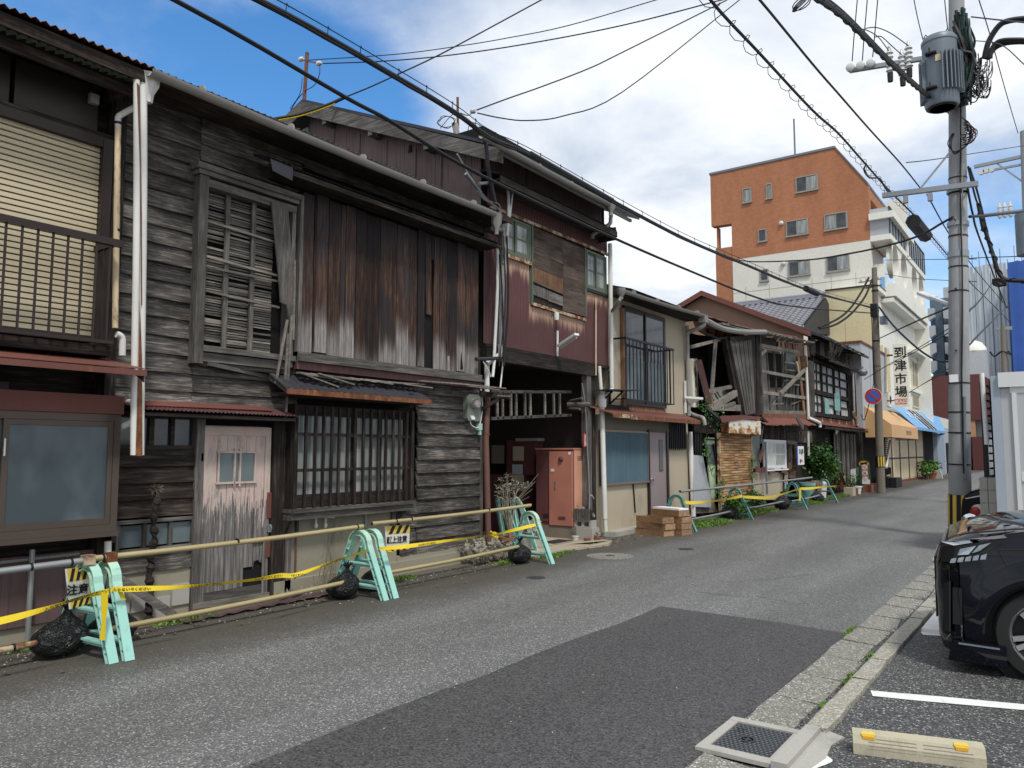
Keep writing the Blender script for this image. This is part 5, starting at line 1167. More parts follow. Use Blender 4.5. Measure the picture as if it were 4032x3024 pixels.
# ground floor: corrugated window shutter, door, awning
x=-7.15
y0,z1=FX('7',1042,540,x);y1,z0=FX('7',1392,862,x);z0=.97+.02
ws_=part('window_frame','bronze_light',hD,MB().box(-7.2,x,y0,y0+.03,z0,z1).box(-7.2,x,y1-.03,y1,z0,z1).box(-7.2,x,y0+.03,y1-.03,z1-.03,z1).box(-7.2,x+.01,y0,y1+.1,z0-.04,z0))
part('corrugated_shutter','blue_panel',hD,MB().corr((x-.015,y0+.03,z0),(0,y1-y0-.06,0),(0,0,z1-z0-.03),.075,.010,(1,0,0),nv=2))
part('pane','glass',ws_,MB().box(x-.02,x+.006,y0+.04,y0+.17,z1-.38,z1-.05))
pipe(hD,[FX('7',1275,885,-7.15)and(-7.18,FX('7',1275,885,-7.18)[0],FX('7',1275,885,-7.18)[1]),(-7.18,FX('7',1293,1140,-7.18)[0],FX('7',1293,1140,-7.18)[1])],.014,'wire','black_rod',k=1)
dy0_,dz1_=FX('7',1395,555,x);dy1_=FX('7',1520,800,x)[0]
part('door_frame','dark_bronze',hD,MB().box(-7.2,x+.01,dy0_-.04,dy0_,.05,dz1_+.05).box(-7.2,x+.02,dy1_,dy1_+.09,.05,dz1_+.05).box(-7.2,x+.01,dy0_,dy1_,dz1_,dz1_+.05))
dd=part('door','mauve_door',hD,MB().box(-7.2,x-.01,dy0_,dy1_,.06,dz1_))
g0=FX('7',1465,610,x);g1=FX('7',1497,840,x);part('door_light','bronze',dd,MB().box(x-.01,x-.004,g0[0],g1[0],g1[1],g0[1]));part('pane','frost',dd,MB().box(x-.004,x-.001,g0[0]+.03,g1[0]-.03,g1[1]+.03,g0[1]-.03))
k0=FX('7',1425,898,x+.03);part('door_knob','galv',dd,MB().lathe([(.03,-.045),(.015,-.02),(.03,.0),(.033,.02),(.015,.03)],(x+.03,k0[0],k0[1]),'X',12))
for i in range(9):yy=FX('7',1540+i*13.5,550,-7.15)[0];inst('grille_bar','black_iron',hD,(-7.15,yy-.01,1.62),(.02,.022,.68))
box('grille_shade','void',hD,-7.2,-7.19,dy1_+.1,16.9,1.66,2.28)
rx4=-6.80
a=FX('7',1110,410,rx4);b=FX('7',1765,460,rx4);rz4=2.16
rz4=(FX('7',1400,455,rx4)[1]+b[1])/2
part('awning_roof','rust_roof',hD,MB().sheet([(rx4,a[0]+.1,rz4),(rx4,b[0],rz4),(-7.2,b[0]-.02,rz4+.15),(-7.2,a[0]-.3,rz4+.15)],.006))
part('awning_lip','rust_trim',hD,MB().box(rx4-.01,rx4+.006,a[0]+1.1,b[0],rz4-.085,rz4-.002)).data.materials[0]=M['rust_iron']
for i in range(3):part('flaking_lip','rust_trim',hD,MB().box(rx4-.02,rx4+.002,a[0]+.12+i*.36,a[0]+.12+i*.36+.3,rz4-.07+random.uniform(-.02,.0),rz4-.0))
part('awning_beam','dark_beam',hD,MB().box(-7.2,-7.12,12.9,13.9,rz4+.05,rz4+.2))
pipe(hD,[(-7.12,FX('8',195,380,-7.12)[0],gz3-.15),(-7.12,FX('8',205,900,-7.12)[0],2.6),(-7.12,FX('8',215,935,-7.12)[0],2.5),(-7.0,FX('8',230,940,-7.12)[0],2.42),(-6.8,FX('8',310,955,-6.8)[0],2.36),(-6.76,FX('8',322,1000,-6.76)[0],2.2)],.045,'gutter','downpipe',k=3)
pipe(hD,[(-7.12,16.95,2.05),(-7.1,17.0,.1)],.055,'pvc','downpipe',k=1)
sh_=thing('steel_shelf_bracket','dark steel shelf bracket rack fixed beside the white downpipe','bracket',(-7.0,13.6,2.6))
for u in(1100,1170):
 p0=PF('6',u,1390,-7.18);p1=PF('6',u+80,1395,-6.85);p2=PF('6',u-20,1490,-7.18)
 part('arm','black_iron',sh_,MB().beam(p0,p1,.03,.03));part('strut','black_iron',sh_,MB().beam(p2,p1,.02,.03))
part('shelf','dark_iron',sh_,MB().beam(PF('6',1110,1385,-6.95),PF('6',1325,1390,-6.95),.3,.02));part('upright','black_iron',sh_,MB().beam(PF('6',1163,1260,-7.18),PF('6',1163,1500,-7.18),.03,.03))
sb=thing('white_steel_bracket','white steel bracket shelf at the right corner of the stucco house','bracket',(-7.0,16.7,2.5))
part('upright','paper',sb,MB().beam(PF('j',55,980,-7.15),PF('j',60,1370,-7.15),.04,.04));part('arm','paper',sb,MB().beam(PF('j',45,1180,-7.15),PF('j',270,1195,-6.8),.05,.05));part('gusset','paper',sb,MB().prism([PF('j',75,1200,-7.1),PF('j',250,1205,-6.82),PF('j',110,1270,-7.1)],(0,.02,0)))
# ================================================================== house E: collapsing house
hE=thing('collapsing_house','half collapsed wooden house with rusty shutter, broken window frames and sagging gutter','house',(-7.2,22,0))
EY0,EY1=17.06,27.1
def B(par,name,mat,k,a,b,x,w_,h_=None,x2=None):return part(name,mat,par,MB().beam(PF(k,*a,x),PF(k,*b,x if x2 is None else x2),w_,h_ or w_))
box('back_wall','interior',hE,-12,-8.4,EY0,EY1,0,4.9)
box('side_wall','stucco_dark',hE,-8.4,-7.25,EY0,EY0+.08,0,4.5)
box('upper_floor','dark_beam',hE,-8.4,-7.15,EY0+.08,EY1,2.22,2.42)
box('inner_partition','interior',hE,-8.4,-7.3,21.2,21.3,2.42,4.7)
box('lower_back','void',hE,-8.4,-7.42,EY0+.08,EY1,0,2.2)
# inside the torn left bay
part('blue_iron_panel','blue_panel',hE,MB().corr((-8.1,*FX('j',330,1060,-8.1)[:1],FX('j',330,1060,-8.1)[1]),(0,3.0,0),(0,0,1.9),.11,.014,(1,0,0),nv=2))
slabx(hE,'brown_lining','ply',[('j',105,410),('j',330,440),('j',330,1100),('j',120,1100)],-8.0,.03).data.materials[0]=M['brown_plank']
slabx(hE,'rust_fascia','rust_iron',[('j',150,240),('j',320,300),('j',770,400),('j',760,440),('j',320,440),('j',200,370)],-7.3,.02)
for i in range(9):B(hE,'fascia_strip','rust_iron' if i%2 else 'brown_plank','j',(330+i*52,345+i*8),(332+i*52,432+i*3),-7.24,.012,.10)
B(hE,'tilted_beam','bleached_any','j',(115,575),(545,462),-7.15,.08,.07)
B(hE,'leaning_pole','bleached_any','j',(425,480),(365,1290),-7.05,.07,.07)
B(hE,'tie_rod','wire','j',(215,370),(520,500),-7.1,.03)
B(hE,'fallen_beam','bleached_any','j',(315,1110),(620,1050),-7.1,.06,.09)
B(hE,'fallen_beam','bleached_any','j',(390,1290),(665,1130),-7.0,.10,.16)
B(hE,'fallen_beam','bleached_any','j',(345,1300),(700,1310),-6.95,.12,.16)
B(hE,'fallen_beam','bleached_any','j',(520,1290),(650,1250),-6.9,.06,.07)
for a,b in(((430,1105),(520,1230)),((350,1150),(420,1240)),((520,1100),(600,1260)),((410,1130),(470,1235))):B(hE,'broken_sash_bar','bleached_any','j',a,b,-7.2,.03,.04)
slabx(hE,'broken_sash_panel','dusty',[('j',340,1110),('j',650,1080),('j',690,1290),('j',360,1290)],-7.35,.02)
for i,(a,b,m)in enumerate(((110,132,'stucco'),(135,160,'sign_white'),(163,185,'rust_trim'),(186,200,'green_iron'))):
 slabx(hE,'leaning_sheet',m,[('j',a,710),('j',b,715),('j',b+22,1300),('j',a+15,1300)],-7.08-.02*i,.012)
q0,q1,q2=PF('j',180,730,-7.0),PF('j',255,722,-7.0),PF('j',272,1300,-6.95)
part('maroon_leaning_sheet','maroon',hE,MB().corr(q0,Vector(q1)-Vector(q0),Vector(q2)-Vector(q0)+Vector((0,.25,0)),.09,.012,(1,0,0),nv=2))
# leaning shutter casing
slabx(hE,'shutter_case','dark_post',[('j',540,470),('j',900,425),('j',920,1395),('j',730,1405),('j',640,980)],-7.0,.12)
slabx(hE,'shutter_case_face','grey_post',[('j',600,508),('j',858,485),('j',903,1370),('j',785,1400),('j',700,900)],-6.97,.03)
for i in range(1,5):B(hE,'case_groove','dark_post','j',(600+i*52,510-i*5),(785+i*24,1390),-6.965,.008,.012)
B(hE,'case_edge','grey_post','j',(600,500),(790,1405),-6.95,.03,.05);B(hE,'case_edge','brown_plank','j',(600,475),(870,450),-6.95,.03,.12)
B(hE,'front_post','dark_post','j',(900,430),(915,1400),-7.05,.2,.14);B(hE,'front_post','grey_post','j',(940,425),(975,1390),-7.0,.10,.12)
# middle bay with broken window frames
slabx(hE,'inner_wall','cloth',[('8',728,500),('8',1060,560),('8',1060,960),('8',735,965)],-7.5,.03)
slabx(hE,'dark_opening','void',[('8',782,530),('8',888,545),('8',892,785),('8',790,785)],-7.46,.01)
slabx(hE,'pale_curtain','frost',[('8',895,540),('8',1000,550),('8',1010,950),('8',905,945)],-7.44,.02)
for a,b,w_ in(((728,480),(1005,530),.10),((730,665),(1055,728),.09),((742,820),(1062,862),.10),((735,965),(1060,968),.12)):B(hE,'window_rail','bleached_any','8',a,b,-7.05,.07,w_)
for a,b in(((770,530),(800,960)),((823,520),(852,960)),((885,530),(895,960)),((905,530),(912,950)),((940,690),(948,955)),((965,690),(968,955)),((990,560),(1000,955))):B(hE,'window_bar','grey_post','8',a,b,-7.12,.05,.05)
for a,b in(((905,532),(975,545)),((905,600),(975,612)),((905,655),(1000,665)),((920,760),(1050,770)),((900,735),(1050,725)),((810,905),(890,900)),((950,905),(1050,870)),((820,900),(850,850))):B(hE,'sash_bar','bleached_any','8',a,b,-7.1,.03,.045)
B(hE,'fallen_brace','bleached_any','8',(872,830),(1048,655),-6.98,.07,.10)
B(hE,'brace_stub','bleached_any','8',(727,545),(765,515),-7.0,.06,.09)
B(hE,'torn_lining','stucco','8',(990,600),(1005,680),-7.03,.04,.12)
for i,(a,b,m)in enumerate((((1000,560),(1045,960),'ply'),((1040,590),(1050,950),'grey_post'))):B(hE,'loose_board',m,'8',a,b,-7.06,.03,.22)
slabx(hE,'hanging_sheet','brown_plank',[('8',725,415),('8',840,430),('8',845,490),('8',728,475)],-7.08,.01)
slabx(hE,'hanging_sheet','rust_iron',[('8',905,455),('8',1000,470),('8',1000,530),('8',910,510)],-7.06,.01)
for i in range(6):B(hE,'torn_strip','bleached_any' if i%2 else 'dark_post','8',(850+i*27,450+i*5),(852+i*27+random.uniform(-8,8),505+i*6),-7.05,.02,.05)
B(hE,'corner_post','dark_post','8',(1085,560),(1095,1000),-7.1,.1,.25);B(hE,'corner_board','grey_post','8',(1075,595),(1090,990),-7.0,.03,.3)
for i in range(4):B(hE,'rusty_board','rust_iron','8',(1040+i*10,480),(1052+i*10,560),-7.08,.02,.14)
B(hE,'orange_board','ply','8',(1028,555),(1035,640),-7.04,.02,.3)
# roof, gutter
er=[PF('j',300,212,-6.9),PF('j',700,330,-6.85),PF('8',760,392,-6.85),PF('8',1000,430,-6.85),PF('8',1110,470,-6.85)]
for i in range(3):
 a,b=Vector(er[i]),Vector(er[i+1]);part('roof_sheet','rust_roof' if i!=1 else 'rust_iron',hE,MB().corr(a+Vector((0,0,.04)),b-a,(-1.9,.1,.42+.06*i),.1,.014,(0,0,1),nv=2,jit=.03))
for i in range(14):
 a=Vector(er[2]).lerp(Vector(er[4]),i/14);part('roof_splinter','bleached_any',hE,MB().beam(a+Vector((.1,-.1,.02)),a+Vector((-.3,.7,.05+random.uniform(-.05,.08))),.14,.04))
for a,b in(((560,300),(1000,400)),((480,290),(900,385)),((1020,385),(1250,440)),((1000,400),(1430,490))):B(hE,'eave_board','bleached_any','j',a,b,-6.85,.12,.05)
gp=smooth([PF('8',320,292,-6.72),PF('8',420,345,-6.72),PF('8',500,368,-6.72),PF('8',620,382,-6.72),PF('8',762,383,-6.72)],4)
part('sagging_gutter','gutter',hE,MB().tube(gp,.07,8))
pipe(hE,[PF('8',318,275,-6.70),PF('8',318,315,-6.70),PF('8',300,345,-6.75),PF('8',210,380,-7.05),PF('8',195,400,-7.1)],.05,'gutter','downpipe')
part('rain_head','gutter',hE,MB().box(-6.80,-6.64,*sorted((FX('8',306,300,-6.7)[0],FX('8',328,300,-6.7)[0])),FX('8',320,315,-6.7)[1],FX('8',320,268,-6.7)[1]))
pipe(hE,[PF('8',1053,480,-6.95),PF('8',1056,560,-6.95),PF('8',1075,1000,-6.95)],.045,'pvc','downpipe',k=2)
pipe(hE,[PF('8',1075,1005,-6.9),PF('8',1110,1020,-6.8),PF('8',1150,1038,-6.7),PF('8',1158,1050,-6.7),PF('8',1158,1075,-6.7)],.055,'pvc','elbow')
# band between floors
slabx(hE,'rust_band','rust_iron',[('8',740,972),('8',1062,980),('8',1062,1022),('8',740,1010)],-7.0,.02)
a,b=PF('8',775,1058,-6.6),PF('8',1135,1058,-6.6)
part('lower_roof','rust_roof',hE,MB().corr(Vector(a),Vector(b)-Vector(a),(-.55,0,.28),.09,.02,(0,0,1),nv=1,jit=.03))
for(a0,b0,c0,d0)in(((430,1000),(600,1000),(720,1000),(560,1040)),):slabx(hE,'bent_roof_sheet','rust_roof',[('8',430,992),('8',600,985),('8',735,1000),('8',720,1018),('8',600,1018),('8',450,1040)],-6.75,.02)
B(hE,'ridge_roll','dark_iron','8',(335,935),(470,1045),-6.8,.06);B(hE,'lower_beam','dark_post','8',(735,1010),(790,1060),-6.75,.08)
B(hE,'dangling_board','grey_post','8',(985,988),(1036,1080),-6.5,.03,.16)
# shop sign board, blank and rusted
sgn=thing('rusted_signboard','blank white signboard eaten by rust above the rusty shutter','signboard',PF('8',615,1120,-6.8))
s0,s1=FX('8',500,1032,-6.78),FX('8',730,1128,-6.78);sz0_,sz1_=2.11,2.42
sz1_=FX('8',730,1030,-6.78)[1];sz0_=s1[1]
t=T('rust_eaten_enamel',.6)
v_=t.math('ADD',t.noise(t.pos((1,2.6,6),0),1.2,7,.7),t.math('MULTIPLY',t.xyz(2),-.42));v_=t.math('ADD',v_,.875)
t.col(t.ramp(v_,(.42,(.74,.72,.66)),(.47,(.62,.38,.16)),(.56,(.30,.13,.05)),(.66,(.08,.04,.03))));M['enamel']=t.m
box('face','enamel',sgn,-6.80,-6.775,s0[0],s1[0],sz0_,sz1_);box('box_frame','rust_iron',sgn,-7.0,-6.802,s0[0]+.03,s1[0]-.03,sz0_+.02,sz1_-.01)
slabx(hE,'awning_soffit','brown_plank',[('8',250,1000),('8',500,1060),('8',500,1128),('8',245,1110)],-7.12,.04)
# ground floor pieces
slabx(hE,'upper_panel','stucco_dark',[('8',245,1025),('8',430,1060),('8',430,1125),('8',245,1110)],-7.2,.04)
slabx(hE,'mullion','dark_post',[('8',405,1120),('8',428,1125),('8',436,1590),('8',424,1590)],-7.1,.06)
for i in range(5):B(hE,'grille_bar','black_iron','8',(250+i*12,1118),(252+i*12,1272),-7.12,.025)
slabx(hE,'grille_backing','void',[('8',245,1115),('8',330,1120),('8',330,1275),('8',245,1270)],-7.3,.03)
slabx(hE,'grey_leaning_panel','grey_wall',[('8',243,1275),('8',310,1280),('8',372,1600),('8',368,1655),('8',243,1650)],-7.05,.02)
slabx(hE,'pale_green_door','green_frame',[('8',330,1150),('8',400,1150),('8',415,1340),('8',425,1600),('8',372,1600)],-7.15,.03)
M['lime']=painted('pale_lime_paint',(.50,.60,.40),rust=.15,metal=0,streak=False);bpy.data.objects['pale_green_door'].data.materials[0]=M['lime']
slabx(hE,'door_glass','frost',[('8',335,1195),('8',385,1200),('8',405,1340),('8',350,1335)],-7.12,.01)
B(hE,'door_rail','black_iron','8',(338,1160),(395,1165),-7.1,.03,.05);B(hE,'door_rail','black_iron','8',(385,1195),(408,1345),-7.1,.03,.05)
slabx(hE,'low_panel','stucco_dark',[('8',243,1560),('8',380,1590),('8',420,1690),('8',243,1700)],-7.12,.04)
# rusty roller shutter, slat by slat
rsx=-7.02
ya_,yb_=FX('8',430,1300,rsx)[0],FX('8',657,1300,rsx)[0];nsl=30;zt_=2.06;zb_=.14
rs=part('shutter_rails','rust_trim',hE,MB().box(rsx-.04,rsx+.03,ya_-.05,ya_,.1,zt_));part('shutter_backing','dark_iron',rs,MB().box(rsx-.05,rsx-.03,ya_,yb_,zb_,zt_));part('shutter_rail','rust_trim',rs,MB().box(rsx-.04,rsx+.03,yb_,yb_+.05,.1,zt_))
for i in range(nsl):
 z_=zb_+(zt_-zb_)*i/nsl;inst('slat','rust_shutter',rs,(rsx-.022,ya_+.004,z_+.006),(.03,yb_-ya_-.008,(zt_-zb_)/nsl-.009),(random.uniform(-.004,.004),rad(-10),0))
ymid=(ya_+yb_)/2
for i,zf in enumerate((.70,.66,.62,.58,.54,.34,.30,.26,.22,.18)):
 part('letter_slot','paper',rs,MB().box(rsx+.012,rsx+.02,ymid-.12+.03*(i%2),ymid+.15-.05*(i%3),zb_+(zt_-zb_)*zf,zb_+(zt_-zb_)*zf+.028)).data.materials[0]=M['rust_trim']
slabx(hE,'mould_panel','meter',[('8',660,1135),('8',722,1130),('8',722,1370),('8',668,1375)],-7.08,.03)
slabx(hE,'lower_stucco','stucco',[('8',672,1400),('8',925,1400),('8',915,1600),('8',680,1600)],-7.1,.05)
for a,b,c_ in((690,1375,.1),(735,1385,.12),(790,1392,.14),(880,1385,.12)):B(hE,'broken_tile','rust_roof','8',(a,b),(a+38,b+random.uniform(-12,18)),-7.0,.03,.14)
for i in range(5):B(hE,'stucco_strip','sign_white' if i%2 else 'dark_post','8',(895+i*7,1400),(898+i*6,1560),-7.03,.02,.05)
pw_=glasswin(hE,FX('8',750,1270,-7.05)[0],FX('8',912,1270,-7.05)[0],FX('8',830,1375,-7.05)[1],FX('8',830,1165,-7.05)[1],-7.08,'shed_white','dusty',.06,2,.05,1)
part('window_sill','paper',hE,MB().box(-7.06,-6.98,*[FX('8',u,1375,-7.05)[0]for u in(745,915)],FX('8',830,1378,-7.05)[1]-.04,FX('8',830,1378,-7.05)[1]))
slabx(hE,'brown_panel','brown_plank',[('8',755,1060),('8',910,1070),('8',912,1160),('8',755,1160)],-7.12,.03)
for u in(790,840,880):B(hE,'panel_batten','maroon_flat','8',(u,1068),(u,1158),-7.1,.02,.16)
B(hE,'side_pipe','galv','8',(745,1060),(725,1190),-6.95,.04);B(hE,'side_pipe','galv','8',(762,1180),(775,1560),-6.95,.05)
B(hE,'torn_curtain','rust_roof','8',(742,1225),(722,1320),-7.0,.03,.14)
slabx(hE,'wood_door','ply',[('8',925,1190),('8',983,1195),('8',985,1440),('8',930,1440)],-7.1,.04)
for u in(945,965):B(hE,'door_slat','dark_post','8',(u,1200),(u+2,1290),-7.08,.02,.06)
B(hE,'door_lintel','grey_post','8',(918,1180),(990,1190),-7.05,.05,.12);B(hE,'door_edge','grey_post','8',(935,1195),(940,1330),-7.04,.04,.12)
B(hE,'door_brace','dark_post','8',(928,1400),(985,1370),-7.05,.03,.08)
slabx(hE,'dark_upper','brown_plank',[('8',915,1075),('8',1130,1090),('8',1130,1190),('8',915,1175)],-7.2,.04)
for i in range(5):B(hE,'sash_bar','bleached_any','8',(1005+i*22,1105),(1007+i*22,1185),-7.12,.04,.06)
slabx(hE,'dark_doorway','dark_post',[('8',985,1190),('8',1165,1200),('8',1165,1560),('8',985,1560)],-7.2,.04)
B(hE,'pipe','pvc','8',(1075,1100),(1078,1280),-7.0,.05)
for(a,b,c_,d_,m)in((1150,1380,1210,1500,'paper'),(1110,1310,1160,1480,'ply'),(1165,1500,1200,1560,'terracotta')):slabx(hE,'low_wall_panel',m,[('8',a,b),('8',c_,b+5),('8',c_,d_),('8',a,d_)],-7.1,.03)
nt_=thing('notice_board','white notice with blue edge and black handwriting hanging on the collapsing house','notice',PF('8',1015,1345,-6.9))
n0,n1=FX('8',990,1210,-6.9),FX('8',1043,1345,-6.9);nz1=n0[1];nz0=n1[1]
box('board','paper',nt_,-6.91,-6.89,n0[0],n1[0],nz0,nz1);box('edge','blue_paint',nt_,-6.905,-6.885,n0[0]-.02,n0[0]+.06,nz0,nz1)
text('lettering','店の郎','ink',nt_,(-6.884,(n0[0]+n1[0])/2+.05,nz1-.16),.16,'+X',.01,1.0);text('lettering','宅\n急','ink',nt_,(-6.884,(n0[0]+n1[0])/2+.1,(nz0+nz1)/2-.05),.3,'+X',.02,1.6,True)
part('round_mark','red_paint',nt_,MB().lathe([(.07,0),(.07,.004),(.045,.004),(.045,.0)],(-6.888,n0[0]+.3,nz0+.12),'X',18))
# ================================================================== house F: old timber house with small paned windows
hF=thing('paned_window_house','old dark timber house with rows of small dusty panes and a tan end gable','house',(-7.2,30.5,0))
FY0,FY1=27.2,34.3
gp_=lambda k,u,v:(lambda p:(p[0],FY0,p[1]))(FY(k,u,v,FY0))
pk=gp_('8',318,95);el=gp_('8',200,180);er_=gp_('8',1150,385)
part('gable_wall','beige_gable',hF,MB().prism([(-12.5,FY0,0),(-7.25,FY0,0),(-7.25,FY0,er_[2]+.15),(pk[0],FY0,pk[2]-.1),(-12.5,FY0,pk[2]-1.0)],(0,.1,0)))
box('body','void',hF,-12,-7.24,FY0+.1,FY1,0,5.35)
fe=FX('k',705,335,-6.55)[1]
part('roof','dark_iron',hF,MB().prism([(-6.55,FY0-.25,fe-.02),(pk[0],FY0-.25,pk[2]),(-14,FY0-.25,pk[2]-1.4),(-14,FY0-.25,pk[2]-1.5),(pk[0],FY0-.25,pk[2]-.12),(-6.55,FY0-.25,fe-.12)],(0,FY1-FY0+.4,0)))
part('verge_board','rust_roof',hF,MB().prism([(-6.9,FY0-.28,fe+.12),(pk[0],FY0-.28,pk[2]+.03),(pk[0],FY0-.28,pk[2]-.16),(-6.9,FY0-.28,fe-.06)],(0,.02,0)))
part('verge_board','rust_roof',hF,MB().prism([(pk[0]-.003,FY0-.28,pk[2]+.03),(-13.5,FY0-.28,pk[2]-1.2),(-13.5,FY0-.28,pk[2]-1.4),(pk[0]-.003,FY0-.28,pk[2]-.16)],(0,.02,0)))
part('roof_corrugation','dark_iron',hF,MB().corr((-6.6,FY0-.2,fe+.01),(0,FY1-FY0+.3,0),(-1.6,0,(pk[2]-fe)/(-6.55-pk[0])*1.6),.1,.02,(0,0,1),jit=.05))
for i in range(16):
 yy=FY0+.1+i*.42;part('broken_eave_board','brown_plank' if i%3 else 'bleached_any',hF,MB().beam((-6.5,yy,fe-.05+random.uniform(-.08,.02)),(-7.1,yy+random.uniform(-.2,.5),fe+.1+random.uniform(-.1,.05)),.22,.04))
for i in range(9):
 yy=FY0+1+i*.25;part('splinter','bleached_any',hF,MB().beam((-6.6,yy,fe-.1),(-6.75+random.uniform(-.1,.1),yy+random.uniform(-.3,.6),fe-.45+random.uniform(-.1,.2)),.05,.03))
for i in range(22):
 yy=FY0+.3+i*.31;inst('fascia_board','brown_plank' if random.random()<.75 else 'grey_post',hF,(-7.16,yy,4.98),(.02,.29,.62+random.uniform(-.05,.04)),kind='pz')
ff=FX('8',1450,660,-6.6)
part('pent_roof','dark_iron',hF,MB().corr((-6.6,28.2,ff[1]),(0,ff[0]-28.2,0),(-.6,0,.25),.12,.02,(0,0,1),jit=.05));part('pent_batten','dark_beam',hF,MB().box(-6.66,-6.58,28.2,ff[0],ff[1]-.1,ff[1]-.02))
fxx=-7.06
cols=[FX('k',u,700,fxx)[0]for u in(235,282,325,380,441,497,565)]
zt1=FX('k',400,470,fxx)[1];zm=FX('k',400,722,fxx)[1];zl=FX('k',400,905,fxx)[1];zu=4.72
fw_=part('window_band','dark_post',hF,MB().box(-7.2,fxx+.03,cols[0]-.12,cols[-1]+.12,zm-.09,zm+.05).box(-7.2,fxx+.02,cols[0]-.12,cols[-1]+.12,zl-.12,zl).box(-7.2,fxx+.02,cols[0]-.12,cols[-1]+.12,zu,zu+.1).box(-7.2,fxx+.01,cols[0]-.12,cols[0],zl-.12,zu).box(-7.2,fxx+.01,cols[-1],cols[-1]+.12,zl-.12,zu))
zr1=[zm+.05+(zu-zm-.05)*i/3 for i in range(4)];zr2=[zl+(zm-.09-zl)*i/2 for i in range(3)]
for ci in range(6):
 for rr_ in(zr1,zr2):
  for z0,z1 in zip(rr_,rr_[1:]):
   inst('pane','dusty',fw_,(fxx-.05+random.uniform(-.006,.006),cols[ci]+.04,z0+.035),(.008,cols[ci+1]-cols[ci]-.08,z1-z0-.07),(0,0,random.uniform(-.02,.02)))
for i,c_ in enumerate(cols[1:-1]):part('muntin','dark_post',fw_,MB().box(fxx-.04,fxx+(.02 if i%2 else .0),c_-(.07 if i%2 else .04),c_+(.07 if i%2 else .04),zl,zm-.09));part('muntin','dark_post',fw_,MB().box(fxx-.04,fxx+(.02 if i%2 else .0),c_-(.07 if i%2 else .04),c_+(.07 if i%2 else .04),zm+.05,zu))
for z_ in zr1[1:-1]+zr2[1:-1]:part('glazing_bar','dark_beam',fw_,MB().box(fxx-.03,fxx-.005,cols[0],cols[-1],z_-.035,z_+.035))
inst('teal_sheet','teal_sheet',fw_,(fxx+.01,cols[2]+.25,zl-.05),(.01,.62,zm-zl-.12));inst('teal_sheet','teal_sheet',fw_,(fxx+.02,cols[4]-.15,zl+.18),(.01,.85,zm-zl-.1))
for i in range(22):
 yy=27.5+i*.31;z0_=2.62;inst('rust_board','rust_iron' if i%4 else 'rust_trim',hF,(-7.12+.01*(i%2),yy,z0_),(.015,.30,zl-.12-z0_-.03))
B(hF,'left_board','grey_post','k',(190,410),(240,950),-7.02,.03,.6)
B(hF,'right_board','grey_post','k',(590,540),(610,950),-7.06,.03,.35)
part('lower_roof','rust_roof',hF,MB().corr((-6.62,27.2,2.48),(0,7.0,0),(-.6,0,.2),.12,.015,(0,0,1),jit=.02));part('lower_roof_batten','dark_beam',hF,MB().box(-6.7,-6.63,27.3,34.2,2.36,2.44))
# lower storey: dark doorway and upright boards
yb0=FX('k',440,1200,-7.1)[0];yb1=FX('k',635,1200,-7.1)[0];nbd=15
for i in range(nbd):a_=yb0+(yb1-yb0)*i/nbd;inst('upright_board','grey_post' if i%3!=1 else 'dark_post',hF,(-7.13+random.uniform(-.01,.02),a_,.25+(.5 if i<8 and i%2 else 0)),(.022,(yb1-yb0)/nbd-.015,2.05),(random.uniform(-.01,.01),0,0),'pz')
inst('corner_board','dark_post',hF,(-7.16,yb1,.1),(.08,.12,2.3));B(hF,'paper_scrap','sign_white','k',(460,1035),(465,1080),-7.0,.02,.4)
B(hF,'torn_iron','rust_roof','k',(540,1040),(600,1060),-6.85,.3,.03);B(hF,'torn_iron','rust_roof','k',(440,1420),(500,1560),-6.9,.4,.03)
for(u,m)in((612,'pvc'),(632,'gutter')):
 pipe(hF,[PF('k',u,520,-6.95),PF('k',u+12,860,-6.95),PF('k',u+18,960,-6.95)],.04,m,'downpipe',k=2)
pipe(hF,[PF('k',620,880,-6.85),PF('k',640,960,-6.82),PF('k',657,1045,-6.8)],.06,'rust_trim','downpipe',k=2)
one('dome_lamp','round grey street lamp bowl under the broken eave of the paned window house','lamp',MB().lathe([(.001,-.14),(.10,-.12),(.17,-.04),(.18,.04),(.12,.12),(.04,.16),(.03,.24)],PF('k',705,515,-6.4),'Z',16),'galv')
# ================================================================== tiled roof house, G and the market building
hT=thing('tiled_roof_house','house behind with silver grey pantile roof','house',(-11.5,38,0))
ty1=39.4;tr0=FY('8',640,192,ty1);tr1=FY('8',1203,118,ty1);rzt=(tr0[1]+tr1[1])/2
sl=.48;nr,nc=17,17;tw_,th_=.30,.27
box('wall','cream',hT,tr0[0]-1,tr1[0]-.02,35.2,42,0,rzt-2.0)
part('roof_deck','dark_iron',hT,MB().prism([(tr1[0],ty1,rzt-.06),(tr1[0],34.6,rzt-.06-sl*(ty1-34.6)),(tr1[0],34.6,rzt-.2-sl*(ty1-34.6)),(tr1[0],ty1+3,rzt-1.5)],(tr0[0]-1.5-tr1[0],0,0)))
tv=[];nn=6
for j in(0,1):
 for i in range(nn+1):t_=i/nn;tv.append((t_*tw_,-j*th_*1.06,.038*math.cos(2*math.pi*t_)+.02-j*0.0+(.0 if j else .018)*-1))
tf=[(i,i+1,nn+1+i+1,nn+1+i)for i in range(nn)];base=len(tv)
for i in range(nn+1):x_,y_,z_=tv[nn+1+i];tv.append((x_,y_,z_-.045))
tf+=[(nn+1+i,nn+1+i+1,base+i+1,base+i)for i in range(nn)]
tme=bpy.data.meshes.new('tile');tme.from_pydata(tv,[],tf);tme.materials.append(M['tile']);tme.polygons.foreach_set('use_smooth',[True]*len(tme.polygons));tme.set_sharp_from_angle(angle=rad(50))
